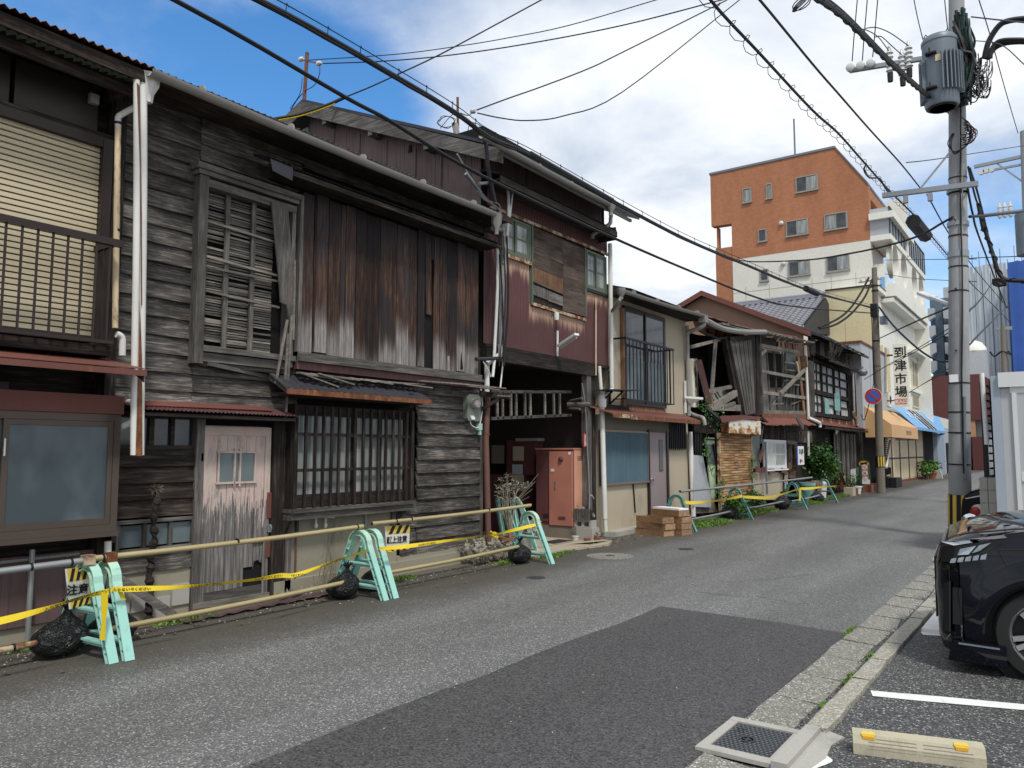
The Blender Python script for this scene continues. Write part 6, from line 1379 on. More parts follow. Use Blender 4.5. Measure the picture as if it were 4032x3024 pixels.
for r_i in range(nr):
 for c_i in range(nc):
  o=bpy.data.objects.new('tile',tme);COL.objects.link(o);o.parent=hT
  yy=ty1-r_i*th_;o.location=Vector((tr1[0]-(c_i+1)*tw_,yy,rzt-sl*(ty1-yy)+.02))-worldloc(hT);o.rotation_euler=(math.atan(sl),0,0)
part('ridge','tile',hT,MB().box(tr0[0]-1.3,tr1[0]-.01,ty1-.12,ty1+.12,rzt,rzt+.14).tube([(tr0[0]-1.3,ty1,rzt+.17),(tr1[0],ty1,rzt+.17)],.08,8))
for i in range(18):inst('ridge_cap','ceramic',hT,(tr1[0]-.2-i*.29,ty1-.05,rzt+.22),(.10,.1,.05))
hG=thing('grey_shop','narrow pale grey panelled shop front with rusty coping behind the wooden pole','shop',(-7,37,0))
gtop=FX('a',300,262,-6.85)[1];GY1=39.8
box('upper_wall','grey_wall',hG,-12,-6.85,34.45,GY1,2.55,gtop)
part('coping','rust_iron',hG,MB().box(-12,-6.81,34.40,GY1+.05,gtop+.002,gtop+.09))
for yy in(36.2,38.0):part('panel_joint','stucco_dark',hG,MB().box(-6.852,-6.842,yy-.01,yy+.01,3.5,gtop-.02))
box('lower_wall','void',hG,-12,-7.15,34.45,41.2,0,2.549);box('side_post','dark_post',hG,-7.1,-6.95,34.45,34.6,0,2.5)
pipe(hG,[PF('a',595,350,-6.8),PF('a',597,720,-6.8)],.05,'gutter','downpipe',k=1)
aw=thing('orange_awning','faded orange shop awning beside the wooden pole','awning',(-6.3,38,2.2))
ax0,ax1=-6.84,-5.85;ayy0,ayy1=34.7,41.5
azt=FX('a',375,818,-6.85)[1];azb=2.18;azf=FY('a',640,975,ayy0)[1]
part('slope','orange_awn',aw,MB().add([(ax0,ayy0,azt),(ax0,ayy1-.0,azt),(ax1,ayy1,azf),(ax1,ayy0,azf)],[(0,1,2,3)]));part('front_valance','orange_awn',aw,MB().box(ax1-.004,ax1+.004,ayy0,ayy1,azb,azf-.002))
part('end_panel','orange_awn',aw,MB().prism([(ax0,ayy0,azt),(ax1,ayy0,azf),(ax1,ayy0,azb),(ax0,ayy0,azb)],(0,.008,0)));part('end_panel','orange_awn',aw,MB().prism([(ax0,ayy1,azt),(ax1,ayy1,azf),(ax1,ayy1,azb),(ax0,ayy1,azb)],(0,-.008,0)))
part('hem_bar','dark_bronze',aw,MB().tube([(ax0,ayy0,azb-.03),(ax1,ayy0,azb-.03),(ax1,ayy1,azb-.03),(ax0,ayy1,azb-.03)],.02,6))
text('lettering','到津市場','brown_wall',aw,(ax1+.006,38.9,(azb+azf)/2-.02),.22,'+X',.0,1.5)
pipe(aw,[PF('a',632,1110,-6.6),PF('a',600,1330,-6.3)],.05,'pvc','leaning_pipe',k=1)
mk=thing('market_building','pale yellow and white rendered market building with projecting vertical sign','building',(-7.2,46,0))
YY=39.9;yx0,yz=FY('9',910,1073,YY);yx1=FY('9',1225,1032,YY)[0];MX=yx1
mend=FX('9',1500,1214,MX)[0]
box('side_wall','yellow_wall',mk,yx0,MX,YY,YY+.2,0,yz)
box('front_wall','white_wall',mk,yx0,MX-.002,YY+.2,mend,2.9,yz-.03)
part('coping','dark_bronze',mk,MB().box(yx0,MX+.03,YY-.05,YY+.22,yz+.002,yz+.07));part('cornice','white_wall',mk,MB().box(MX,MX+.22,YY+.3,mend,yz-.22,yz+.0))
part('cornice_cap','dark_bronze',mk,MB().box(MX,MX+.24,YY+.3,mend,yz+.002,yz+.04))
part('crack','stucco_dark',mk,MB().box(MX-1.35,MX-1.335,YY-.004,YY,yz-3.1,yz-1.7))
# market windows
m0=FX('a',790,450,MX);m1=FX('a',885,720,MX)
glasswin(mk,m0[0]+.3,m1[0],m1[1]+.15,FX('a',840,465,MX)[1],MX-.0,'cream_shop','glass',.07,3,.08,1)
part('window_hood','white_wall',mk,MB().box(MX,MX+.5,m0[0]-.6,m1[0]+1.2,FX('a',840,430,MX)[1],FX('a',840,430,MX)[1]+.16));part('window_sill','white_wall',mk,MB().box(MX,MX+.15,m0[0]-.2,m1[0]+.5,m1[1]-.15,m1[1]+.1))
glasswin(mk,m0[0]+.3,m1[0]-1.2,FX('a',810,835,MX)[1],m1[1]-.25,MX,'cream_shop','glass',.06,1,.05)
part('air_conditioner','cream',mk,MB().box(MX,MX+.35,*sorted((FX('a',590,760,MX+.3)[0],FX('a',640,760,MX+.3)[0])),3.75,4.45))
part('fan_grille','dark_bronze',bpy.data.objects['air_conditioner'],MB().lathe([(.2,0),(.2,.01)],(MX+.351,FX('a',625,760,MX+.3)[0],4.1),'X',16))
for u in(560,610):part('pilaster','yellow_wall',mk,MB().box(MX,MX+.1,FX('a',u,600,MX)[0],FX('a',u,600,MX)[0]+.25,4.4,6.8))
part('balcony_rail','rust_iron',mk,MB().beam(PF('a',565,410,MX+.3),PF('a',650,412,MX+.6),.05,.08))
ps=thing('market_sign','tall white projecting sign with black characters for the market','sign',(-6.27,40.0,3.7))
SY=39.6
g0=FY('a',648,325,SY);g1=FY('a',782,830,SY);gx_=FY('a',760,322,SY)[0]
box('panel','sign_white',ps,g0[0]+.01,gx_+.02,SY,SY+.16,g1[1],g0[1])
for i,ch in enumerate('到津市場'):
 c_=FY('a',706+i*3.5,388+i*107,SY);text('lettering',ch,'ink',ps,(c_[0]+.03,SY-.006,c_[1]),.52,'-Y',.02,1.0)
c_=FY('a',720,790,SY);part('entrance_plate','dull_red',ps,MB().box(c_[0]-.27,c_[0]+.27,SY-.006,SY-.001,c_[1]-.13,c_[1]+.13));text('lettering','出入口','paper',ps,(c_[0],SY-.009,c_[1]),.18,'-Y',.02,1.0)
part('mount_arm','rust_iron',ps,MB().beam((g0[0],SY+.08,g0[1]-.5),(MX-.0,SY+.4,g0[1]-.5),.06,.06));part('mount_arm','rust_iron',ps,MB().beam((g0[0],SY+.08,g1[1]+.3),(MX,SY+.4,g1[1]+.3),.06,.06))
# shop shutters, blue awning, doorway
ss=thing('shuttered_shop','shop front of five cream roller shutters under the market building','shop',(-7.15,46,0))
y0s,y1s=40.6,FX('a',905,1250,-7.15)[0]
ed=[y0s]+[FX('a',u,1250,-7.15)[0]for u in(645,710,782,845)]+[y1s]
for a,b in zip(ed,ed[1:]):
 pn_=part('shutter_panel','cream_shop',ss,MB().box(-7.2,-7.16,a+.03,b-.03,.12,2.85))
 for i in range(26):inst('slat','cream_shop',pn_,(-7.17,a+.08,.2+i*.1),(.03,b-a-.16,.08),(0,rad(-9),0))
 part('post','rust_iron',ss,MB().box(-7.2,-7.11,b-.05,b+.05,.1,2.9))
part('mid_rail','dark_bronze',ss,MB().box(-7.16,-7.12,y0s,y1s,1.22,1.28));part('sill','rust_roof',ss,MB().box(-7.2,-7.05,y0s,y1s,0,.1))
part('header','dark_beam',ss,MB().box(-7.24,-7.12,y0s,y1s+6,2.86,2.96))
ba=thing('blue_awning','sky blue shop awning with a bare black lattice section showing','awning',(-6.6,48,2.6))
by_0,by_1=42.0,FX('a',1085,1045,-6.0)[0];bzf=FX('a',1085,1045,-6.0)[1];bztp=FX('a',1030,915,-7.1)[1];byb=FX('a',1030,915,-7.1)[0]
ln=lambda y_,f:((-7.1+1.1*f),y_,bztp+(bzf+.08-bztp)*f)
gA_,gB_=FX('a',945,1040,-6.0)[0],FX('a',1025,1040,-6.0)[0]
part('slope','blue_awn',ba,MB().add([ln(by_0,0),ln(gA_,0),ln(gA_,1),ln(by_0,1)],[(0,1,2,3)]));part('slope','blue_awn',ba,MB().add([ln(gB_,0),ln(byb,0),ln(by_1,1),ln(gB_,1)],[(0,1,2,3)]))
part('bare_section','void',ba,MB().add([(p[0],p[1],p[2]-.05)for p in(ln(gA_,0),ln(gB_,0),ln(gB_,1),ln(gA_,1))],[(0,1,2,3)]))
for i in range(4):y_=gA_+(gB_-gA_)*i/3;part('lattice_rib','paper',ba,MB().beam(ln(y_,0),ln(y_,1),.05,.03))
part('valance','blue_awn',ba,MB().box(-6.01,-6.0,by_0,by_1,bzf-.06,bzf+.08));part('end_panel','blue_awn',ba,MB().prism([ln(byb,0),ln(by_1,1),(-6.0,by_1,bzf-.06),(-7.1,byb,bzf-.06)],(0,.01,0)))
sx_=Vector((1.1,0,bzf+.08-bztp)).normalized();ny=Vector((0,1,0));nn_=ny.cross(-sx_).normalized()
Rm=Matrix((ny,-sx_,ny.cross(-sx_))).transposed()
text('lettering','大 シバ','paper',ba,Vector(ln(45.6,.42))+Vector((.02,0,.03)),.5,rotm=Rm,bold=.02,squeeze=2.2);text('lettering','ル','paper',ba,Vector(ln(gB_+1.6,.45))+Vector((.02,0,.03)),.5,rotm=Rm,bold=.02,squeeze=2)
bd=thing('blue_column_shop','dark open shop doorway beside a pale blue column','shop',(-7.15,56,0))
d0,d1_,d2_=FX('a',905,1200,-7.15)[0],FX('a',992,1200,-7.15)[0],FX('a',1050,1200,-7.15)[0]
box('doorway','void',bd,-8,-7.2,d0,d1_,0,2.9);box('column','blue_awn',bd,-7.3,-6.95,d1_,d2_,0,2.75);bpy.data.objects['column'].data.materials[0]=M['shed_blue'];box('side_wall','grey_wall',bd,-7.6,-7.25,d2_,75,0,3.3)
box('side_wall','cream',bd,-9,-7.27,d0,75,2.95,4.0)
one('side_door','narrow black door in the grey wall past the blue awning','door',MB().box(-7.24,-7.2,64,65.5,0,2.2),'black_iron')
# ================================================================== tall apartment block
W=thing('brick_apartment_block','tall apartment block, orange brick above and cream below, with circular balcony openings','building',(-11,50,0))
WY=41.2;f=lambda u,v:FY('9',u,v,WY)
tl,tr_,shd,bR,oL=f(160,315),f(975,137),f(1190,376),f(1205,740),f(305,865)
zo=f(1205,740)[1];zo2=f(305,862)[1];zo=(zo+zo2)/2;ztop=(tl[1]+tr_[1])/2;XL=tl[0];XR=shd[0];xo=oL[0]
part('brick_upper','brick',W,MB().prism([(xo,WY,zo),(XR,WY,zo),(XR,WY,shd[1]),(tr_[0],WY,ztop),(XL,WY,ztop),(XL,WY,f(170,650)[1]),(xo,WY,f(298,632)[1]+.0)],(0,.5,0)));part('rear_block','white_wall',W,MB().box(xo+.02,XR-1.8,WY+.501,WY+14,zo,shd[1]))
part('brick_column','brick',W,MB().box(f(195,900)[0],xo-.003,WY+.05,WY+6,0,f(200,795)[1]))
part('corner_post','brick',W,MB().box(f(190,700)[0],f(203,700)[0],WY+.3,WY+.6,f(200,795)[1],f(170,655)[1]))
part('loggia_back','white_wall',W,MB().box(f(250,700)[0],xo-.01,WY+3,WY+3.1,f(200,795)[1],f(200,650)[1]))
part('cream_lower','cream',W,MB().box(xo,XR,WY+.01,WY+.5,0,zo-.003));part('cream_lower','cream',W,MB().box(xo,XR-1.8,WY+.502,WY+20,0,zo-.003));part('balcony_doors','glass',W,MB().box(XR-1.8,XR-1.75,WY+2,WY+18,zo-3,zo-.8))
part('roof_coping','tin_grey',W,MB().box(XL-.05,tr_[0],WY-.05,WY+14,ztop+.002,ztop+.12));part('roof_slab','brick',W,MB().box(XR-2,XR-.01,WY+.5,WY+14,shd[1]-.6,shd[1]-.1));part('slope_coping','tin_grey',W,MB().prism([(tr_[0],WY-.05,ztop+.1),(tr_[0],WY-.05,ztop+.002),(XR+.02,WY-.05,shd[1]+.002),(XR+.02,WY-.05,shd[1]+.1)],(0,14,0)))
part('antenna','tin_grey',W,MB().tube([(f(680,190)[0],WY+1,ztop),(f(672,-60)[0],WY+1,f(672,-95)[1])],.05,5))
for i,u in enumerate((60,100)):pass
def wwin(u0,v0,u1,v1,n,glass='curtain'):
 a,b=f(u0,v0),f(u1,v1);x0,x1,z0,z1=a[0],b[0],b[1],a[1];zc=(a[1]+b[1])/2
 hh=(f(u0,v1)[1]);z1=(f(u0,v0)[1]+f(u1,v0)[1])/2;z0=(f(u0,v1)[1]+f(u1,v1)[1])/2
 wo=part('window','cream',W,MB().box(x0,x1,WY-.05,WY-.001,z1-.05,z1).box(x0-.03,x1+.03,WY-.09,WY-.001,z0-.08,z0).box(x0,x0+.05,WY-.05,WY-.001,z0,z1-.05).box(x1-.05,x1,WY-.05,WY-.001,z0,z1-.05));bpy.data.objects[wo.name].data.materials[0]=M['gutter']
 for i in range(n):
  a_=x0+.05+(x1-x0-.1)*i/n;b_=x0+.05+(x1-x0-.1)*(i+1)/n;g_=glass if n==1 else('glass' if(i+len(WW))%2 else 'curtain');yy=WY-.02-.012*i
  part('pane',g_,wo,MB().box(a_+.03,b_-.03,yy,yy+.008,z0+.04,z1-.08));part('mullion','gutter',wo,MB().box(b_-.03,b_+.02,yy-.01,WY-.002,z0,z1-.05))
 WW.append(1)
WW=[0]
wwin(371,400,432,490,1);wwin(523,370,566,465,1);wwin(717,318,866,415,2);wwin(472,668,531,745,1,'glass')
WW=[0];wwin(654,606,803,704,2);WW=[0,0];wwin(904,562,1060,664,2);wwin(484,930,542,1003,1,'glass');WW=[0];wwin(668,872,815,968,2);WW=[0];wwin(917,838,1072,938,2)
for u in(390,545,825,950,1112):xx=f(u,1000)[0];part('panel_joint','stucco',W,MB().box(xx-.012,xx+.012,WY-.0,WY+.008,6,zo-1.6))
for zz_ in(zo-1.9,):part('panel_joint','stucco',W,MB().box(xo,XR,WY+.0,WY+.008,zz_,zz_+.02))
for(u,v)in((626,630),(638,893)):c_=f(u,v);part('vent_cap','ceramic',W,MB().lathe([(.12,0),(.12,-.1),(.05,-.16)],(c_[0],WY,c_[1]),'Y',12))
PXW=-6.66;fw2=lambda u,v:FX('9',u,v,PXW)
yend=fw2(1560,1000)[0]
slabz=FY('9',1215,755,WY)[1]+.2
part('balcony_slab','white_wall',W,MB().box(XR+.002,PXW+.06,WY,yend,slabz-.14,slabz+.14));part('roof_canopy','white_wall',W,MB().box(XR+.002,PXW+.25,WY-.2,FX('9',1490,725,PXW+.25)[0],FX('9',1292,455,PXW+.25)[1]-.32,FX('9',1292,455,PXW+.25)[1]))
part('balcony_floor','white_wall',W,MB().box(XR-1.8,PXW-.01,WY+.5,yend,slabz-3.2,slabz-3.0));part('end_screen','grey_wall',W,MB().box(XR+.003,PXW,WY+.02,WY+.06,slabz+.15,slabz+1.5))
rzb=fw2(1540,940)[1]
part('glass_rail','grey_wall',W,MB().box(PXW,PXW+.03,WY,yend,slabz+.15,slabz+1.45)).data.materials[0]=M['frost']
for i in range(15):yy=WY+(yend-WY)*i/14;part('rail_post','black_iron',W,MB().box(PXW+.031,PXW+.06,yy-.03,yy+.03,slabz+.15,slabz+1.5))
part('rail_cap','black_iron',W,MB().box(PXW-.02,PXW+.06,WY,yend,slabz+1.452,slabz+1.52));part('fin_wall','white_wall',W,MB().box(XR,PXW+.1,fw2(1432,700)[0],fw2(1432,700)[0]+.4,slabz,slabz+3.2))
def holed(y0,y1,z0,z1,cy_,cz_,r):
 n=40;mb=MB();I,O=[],[]
 for i in range(n):
  a_=2*math.pi*i/n;c_,s_=math.cos(a_),math.sin(a_);I.append((cy_+r*c_,cz_+r*s_))
  ts=[]
  if c_>1e-6:ts.append((y1-cy_)/c_)
  if c_<-1e-6:ts.append((y0-cy_)/c_)
  if s_>1e-6:ts.append((z1-cz_)/s_)
  if s_<-1e-6:ts.append((z0-cz_)/s_)
  k_=min(ts);O.append((cy_+k_*c_,cz_+k_*s_))
 vs=[(PXW,*p)for p in I]+[(PXW,*p)for p in O]+[(PXW-.3,*p)for p in I]
 fs=[]
 for i in range(n):j=(i+1)%n;fs+=[(i,j,n+j,n+i),(i,2*n+i,2*n+j,j)]
 mb.add(vs,fs)
 for(yy,zz_)in((y0,z0),(y0,z1),(y1,z0),(y1,z1)):
  a1_=min(range(n),key=lambda i:(O[i][0]-yy)**2+(O[i][1]-zz_)**2);nb_=[O[(a1_-1)%n],O[a1_],O[(a1_+1)%n]]
  m=len(mb.v);mb.v+=[(PXW,*nb_[0]),(PXW,*nb_[1]),(PXW,*nb_[2]),(PXW,yy,zz_)];mb.f+=[(m,m+1,m+3),(m+1,m+2,m+3)]
 return mb
cc=[]
for(u0,u1,v0,v1)in((1352,1392,782,1010),(1408,1447,835,1050),(1478,1512,905,1110),(1524,1552,948,1142)):
 ya,yb=fw2(u0,(v0+v1)/2)[0],fw2(u1,(v0+v1)/2)[0];um=(u0+u1)/2;z1_,z0_=fw2(um,v0)[1],fw2(um,v1)[1];cc.append(((ya+yb)/2,(z0_+z1_)/2,(z1_-z0_)/2))
zc=sum(c[1]for c in cc)/4;rr_=min(sum(c[2]for c in cc)/4,(cc[1][0]-cc[0][0])/2*.92);zlo=fw2(1365,1010)[1];zhi=slabz-.142
bnd=[min(WY+.6,cc[0][0]-.95)]+[(cc[i][0]+cc[i+1][0])/2 for i in range(3)]+[yend]
for i in range(4):
 rI=min(rr_,cc[i][0]-bnd[i]-.1,bnd[i+1]-cc[i][0]-.1);rI=max(rI,.7);part('circle_wall','white_wall',W,holed(bnd[i],bnd[i+1],zc-rr_-.35,zhi,cc[i][0],zc,rI))
part('wall_strip','white_wall',W,MB().box(XR-.3,PXW+.1,bnd[0],yend,zc-rr_-1.0,zc-rr_-.352));
part('end_return','white_wall',W,MB().box(XR+.002,PXW-.301,bnd[0]+.02,bnd[0]+.2,zc-rr_-.35,zc-rr_+.7))
zb2=zc-rr_-1.0
for i in range(12):
 yy=WY+3+(yend-WY-3.2)*i/11;part('fin','white_wall',W,MB().box(PXW-.6,PXW+.05,yy-.12,yy+.12,9.95 if yy<mend+.3 else 3.2,zb2))
part('recess_wall','stucco',W,MB().box(PXW-.8,PXW-.61,WY+2,yend,3.2,zb2));part('ledge','white_wall',W,MB().box(PXW-.62,PXW+.02,mend,yend,7.2,7.4));part('far_edge','white_wall',W,MB().box(PXW-.8,PXW+.12,yend-.3,yend,3.2,zb2+.3))
lnd=part('laundry','paper',W,MB().box(XR+.2,XR+.26,WY+.6,WY+1.0,slabz-2.8,slabz-2.1));part('laundry','blue_awn',W,MB().box(XR+.3,XR+.5,WY+.5,WY+.54,slabz-2.9,slabz-1.9))
# ================================================================== far background
tw=thing('balcony_tower','distant slate blue apartment tower with zigzag grey balconies','building',(-10,92,0))
t0=FY('c',262,480,92);t1=FY('c',440,480,92);ttop=FY('c',300,430,92)[1];tz0=0
box('body','tower',tw,t0[0],t1[0]+2,92.5,104,0,ttop-.4);part('roof_house','grey_wall',tw,MB().box(FY('c',345,380,92)[0],t1[0]+1,93,100,ttop-.4,FY('c',345,375,92)[1]));box('blue_band','tower',tw,FY('c',308,600,92)[0],FY('c',355,600,92)[0],91.5,92.4,0,ttop-1)
for i in range(14):
 z_=8+i*1.9*.98
 if z_>ttop-1.6:break
 W_=t1[0]-t0[0]
 for a_,b_,dy_ in((0,.24,0),(.56,1.0,.1)):
  x0,x1=t0[0]+W_*a_,t0[0]+W_*b_;part('balcony','grey_wall',tw,MB().prism([(x0,90.6+dy_,z_),(x1-.5,90.6+dy_,z_-.15),(x1,90.6+dy_,z_+.2),(x1,90.6+dy_,z_+1.15),(x0,90.6+dy_,z_+1.15)],(0,1.2,0)))
bb=thing('dark_red_building','dark red brown clad building at the end of the street over a tan ground floor','building',(-8,76,0))
b0=FY('c',285,965,76);b1=FY('c',607,1250,76);b2=FY('c',607,945,76)
box('cladding','brown_wall',bb,b0[0]-2,b1[0],76,86,b1[1],b0[1]);part('roof_line','brown_wall',bb,MB().prism([(b1[0]+.003,76,b1[1]),(b1[0]+1.2,76,b1[1]),(b1[0]+1.2,76,b0[1]-.8),(b1[0]+.003,76,b0[1])],(0,10,0)))
g2=FY('c',585,1360,76);box('ground_floor','tan_wall',bb,b0[0]-2,b1[0]-.5,76.1,86,g2[1],b1[1]-.02);box('doorway','void',bb,b0[0]-2,b1[0]-.3,76.4,86,0,g2[1]-.02);box('ground_wall','grey_wall',bb,b1[0]-2.4,b1[0]-1.0,76,76.3,0,1.4)
box('poster','paper',bb,b1[0]-2.0,b1[0]-1.3,75.9,76.0,1.7,2.5);box('pillar','brown_wall',bb,b1[0]-.8,b1[0]+.0,75.9,76.3,0,g2[1])
sc_=thing('scaffolded_building','tall building wrapped in pale grey scaffold mesh','building',(-5,82,0))
s0,s1_=FY('c',505,260,82),FY('c',772,226,82);sb_=FY('c',580,250,82)
for i in range(5):
 x0=s0[0]+(s1_[0]-s0[0])*i/5;x1=s0[0]+(s1_[0]-s0[0])*(i+1)/5-.05
 part('mesh_sheet','sheet_grey',sc_,MB().corr((x0,81.6+.1*(i%2),0),(x1-x0,0,0),(0,0,(s0[1]if i<2 else s1_[1])),1.6,.03,(0,1,0),nv=6,jit=.06))
box('core','sheet_grey',sc_,s0[0],s1_[0],82,96,0,s0[1]-.5)
for i in range(9):xx=s0[0]+.5+i*.55;part('scaffold_pole','galv',sc_,MB().tube([(xx,82,s0[1]-1),(xx,82,s0[1]+random.uniform(.3,1.6))],.04,5))
bs=thing('blue_sheeted_building','building wrapped in bright blue scaffold mesh at the right edge','building',(2,80,0))
q0=FY('c',774,222,80);box('core','sheet_blue',bs,q0[0]+.2,14,80.2,92,0,q0[1]-.6)
for i in range(8):x0=q0[0]+i*2;part('mesh_sheet','sheet_blue',bs,MB().corr((x0,79.9,1),(1.96,0,0),(0,0,q0[1]-1),1.2,.02,(0,1,0),nv=5,jit=.08))
wd=thing('white_dome_tower','small white round topped turret in front of the scaffold mesh','building',(-5,78,0));c_=FY('c',556,800,78)
part('dome','white_wall',wd,MB().lathe([(.95,0),(.9,.3),(.6,.75),(.2,.95),(.01,1.0)],(c_[0],78.5,c_[1]),'Z',16));box('shaft','grey_wall',wd,c_[0]-.9,c_[0]+.95,77.6,79.4,0,c_[1])
# street end closing buildings so the road does not run to the horizon
for i,(x0,x1,y0,h_,m,lb)in enumerate(((-4.5,1.5,128,4.2,'tan_wall','low tan building at the far end of the street'),(2.0,11,60,5.2,'grey_wall','grey building on the right beyond the parked cars'),(-30,-14,70,9,'cream','cream building behind the apartment block'))):
 tt=thing('background_building',lb,'building',(x0,y0,0));box('wall',m,tt,x0,x1,y0,y0+10,0,h_);box('roof','dark_iron',tt,x0-.1,x1+.1,y0-.1,y0+10.1,h_,h_+.15)
 for k_ in range(3):box('window','glass',tt,x0+.8+k_*1.7,x0+1.8+k_*1.7,y0-.03,y0-.001,1.2,2.3)
# ================================================================== barriers along the kerb
def frame_path(h=.72,w_=.42,r=.15,n=9):
 cz=h-r;k=(w_-r)/cz;a0=math.atan(k)*.9;pts=[(w_,0)]
 for i in range(n+1):a=-a0*.0+math.pi*i/n;pts.append((r*math.cos(a),cz+r*math.sin(a)))
 return pts+[(-w_,0)]
def barrier(name_mat,label,x,y,group='plastic barrier frames holding the pipe rails',h=.72,w_=.41,th=.075,rot=0.0):
 t_=thing('barrier_frame',label,'barrier frame',(x,y,0),group)
 P_=frame_path(h,w_);R=Matrix.Rotation(rot,3,'Z')
 def tr(px,yy,pz):v=R@Vector((px,yy,0));return(x+v.x,y+v.y,pz)
 def sweep(off,y0,y1,t0):
  mb=MB();vs=[];n=len(P_)
  for i,(px,pz)in enumerate(P_):
   a=P_[max(i-1,0)];b=P_[min(i+1,n-1)];dx,dz=b[0]-a[0],b[1]-a[1];l_=math.hypot(dx,dz);nx,nz=dz/l_,-dx/l_
   for(o_,yy)in((off,y0),(off,y1),(off+t0,y1),(off+t0,y0)):
    vs.append(tr(px-nx*-o_ if False else px+nx*o_,yy,max(pz+nz*o_,0)))
  mb.add(vs,[(i*4+k,i*4+(k+1)%4,(i+1)*4+(k+1)%4,(i+1)*4+k)for i in range(n-1)for k in range(4)]+[(0,1,2,3),tuple(4*(n-1)+k for k in range(4))]);return mb
 part('outer_band',name_mat,t_,sweep(0,-th/2,th/2,.010));part('inner_band',name_mat,t_,sweep(-.05,-th/2,th/2,.009));part('web',name_mat,t_,sweep(-.042,-.006,.006,.044))
 rb=MB();n=len(P_)
 for s_ in(0,1):
  a,b=(P_[0],P_[1])if s_==0 else(P_[-1],P_[-2])
  for k_ in range(1,7):
   f_=k_/6.6;px,pz=a[0]+(b[0]-a[0])*f_,a[1]+(b[1]-a[1])*f_;dx,dz=b[0]-a[0],b[1]-a[1];l_=math.hypot(dx,dz);nx,nz=(-dz/l_,dx/l_)if s_==0 else(dz/l_,-dx/l_)
   c0=(px,pz);c1=(px+nx*.045,pz+nz*.045);tx,tz=dx/l_*.004,dz/l_*.004
   rb.hexa([tr(c0[0]-tx,-th/2+.003,c0[1]-tz),tr(c0[0]+tx,-th/2+.003,c0[1]+tz),tr(c1[0]+tx,-th/2+.003,c1[1]+tz),tr(c1[0]-tx,-th/2+.003,c1[1]-tz)],[tr(c0[0]-tx,th/2-.003,c0[1]-tz),tr(c0[0]+tx,th/2-.003,c0[1]+tz),tr(c1[0]+tx,th/2-.003,c1[1]+tz),tr(c1[0]-tx,th/2-.003,c1[1]-tz)])
 o=part('ribs',name_mat,t_,rb);o['kind']='stuff'
 for z_,k_ in((.36,.52),(.13,.83)):
  ww=w_*k_-.03;part('cross_bar',name_mat,t_,MB().hexa([tr(-ww,-.03,z_),tr(-ww,.03,z_),tr(-ww,.03,z_+.015),tr(-ww,-.03,z_+.015)],[tr(ww,-.03,z_),tr(ww,.03,z_),tr(ww,.03,z_+.015),tr(ww,-.03,z_+.015)]))
  part('cross_bar',name_mat,t_,MB().hexa([tr(-ww,-.004,z_-.03),tr(-ww,.004,z_-.03),tr(-ww,.004,z_),tr(-ww,-.004,z_)],[tr(ww,-.004,z_-.03),tr(ww,.004,z_-.03),tr(ww,.004,z_),tr(ww,-.004,z_)]))
 return t_
bars_=[('mint','nearest of the mint green barrier frames, left one of its touching pair',-6.35,3.06,.06),('mint','mint green barrier frame touching the nearest one, pale yellow tape knotted around it',-6.33,3.21,-.03),
('mint','left mint barrier frame of the pair in front of the lattice window',-6.44,6.04,.02),('mint','right mint barrier frame of the pair beside the hanging sign with four characters',-6.44,6.22,-.05),
('mint','mint barrier frame standing before the open passage',-6.44,9.38,-.05),('teal','faded teal barrier frame right behind the stacked wooden crates',-6.52,14.75,.05),
('teal','dark teal barrier frame overgrown with leaves before the rusty shutter',-6.50,18.1,.05),('teal','teal barrier frame before the small white framed window',-6.32,22.1,.0),
('teal','dark teal barrier frame lying tilted behind the leafy shrub pots',-6.5,22.9,.3),('teal','farthest teal barrier frame, by the rusty leaning sheet',-6.30,25.5,-.05)]
for m,lb,x,y,r_ in bars_:barrier(m,lb,x,y,rot=r_)
def rail(label,a,b,r=.024,mat='yellow_pipe',x=-6.42,collars=()):
 A,B_=Vector(a),Vector(b);pts=[A.lerp(B_,i/8)for i in range(9)]
 for i,p in enumerate(pts):p.z-=.012*math.sin(math.pi*i/8)
 t_=thing('pipe_rail',label,'pipe',tuple((A+B_)/2),'steel pipes laid along the barrier frames')
 part('pipe',mat,t_,MB().tube(pts,r,12));part('pipe_mouth','void',t_,MB().tube([A+(A-B_).normalized()*.001,A+(A-B_).normalized()*.002],r*.8,10));part('pipe_mouth','void',t_,MB().tube([B_-(A-B_).normalized()*.001,B_-(A-B_).normalized()*.002],r*.8,10))
 for c_ in collars:p=A.lerp(B_,c_);d_=(B_-A).normalized()*.008;part('wire_tie','black_iron',t_,MB().tube([p-d_,p+d_],r+.004,10))
 return t_
rail('grey steel rail pipe at the left edge on the nearest barrier frames',(-6.36,-1.0,.70),(-6.28,3.02,.75),mat='grey_pipe',collars=(.9,.97),r=.026)
rail('yellowed upper pipe from the nearest frames to the second pair',(-6.30,3.06,.755),(-6.44,6.08,.765),collars=(.03,.45,.97))
part('coupler','rust_iron',bpy.data.objects['pipe_rail.001'],MB().box(-6.335,-6.265,3.17,3.25,.71,.79));part('coupler','rust_trim',bpy.data.objects['pipe_rail.001'],MB().box(-6.315,-6.25,2.98,3.07,.715,.79))
rail('rusty yellow upper pipe from the second pair to the passage frame',(-6.42,6.20,.785),(-6.46,9.42,.81),collars=(.12,.2,.68))
rail('rust orange lower pipe entering the black bag at left',(-6.40,-1,.12),(-6.44,2.86,.15),mat='rust_trim',collars=(.93,))
rail('yellowed lower pipe running past the pink door',(-6.44,3.3,.15),(-6.42,5.85,.19))
rail('yellowed lower pipe past the foot of the timber wall',(-6.42,6.5,.21),(-6.42,9.05,.25))
rail('grey upper pipe running past the rusty shutter',(-6.5,14.9,.78),(-6.42,24.6,.80),mat='grey_pipe',r=.028)
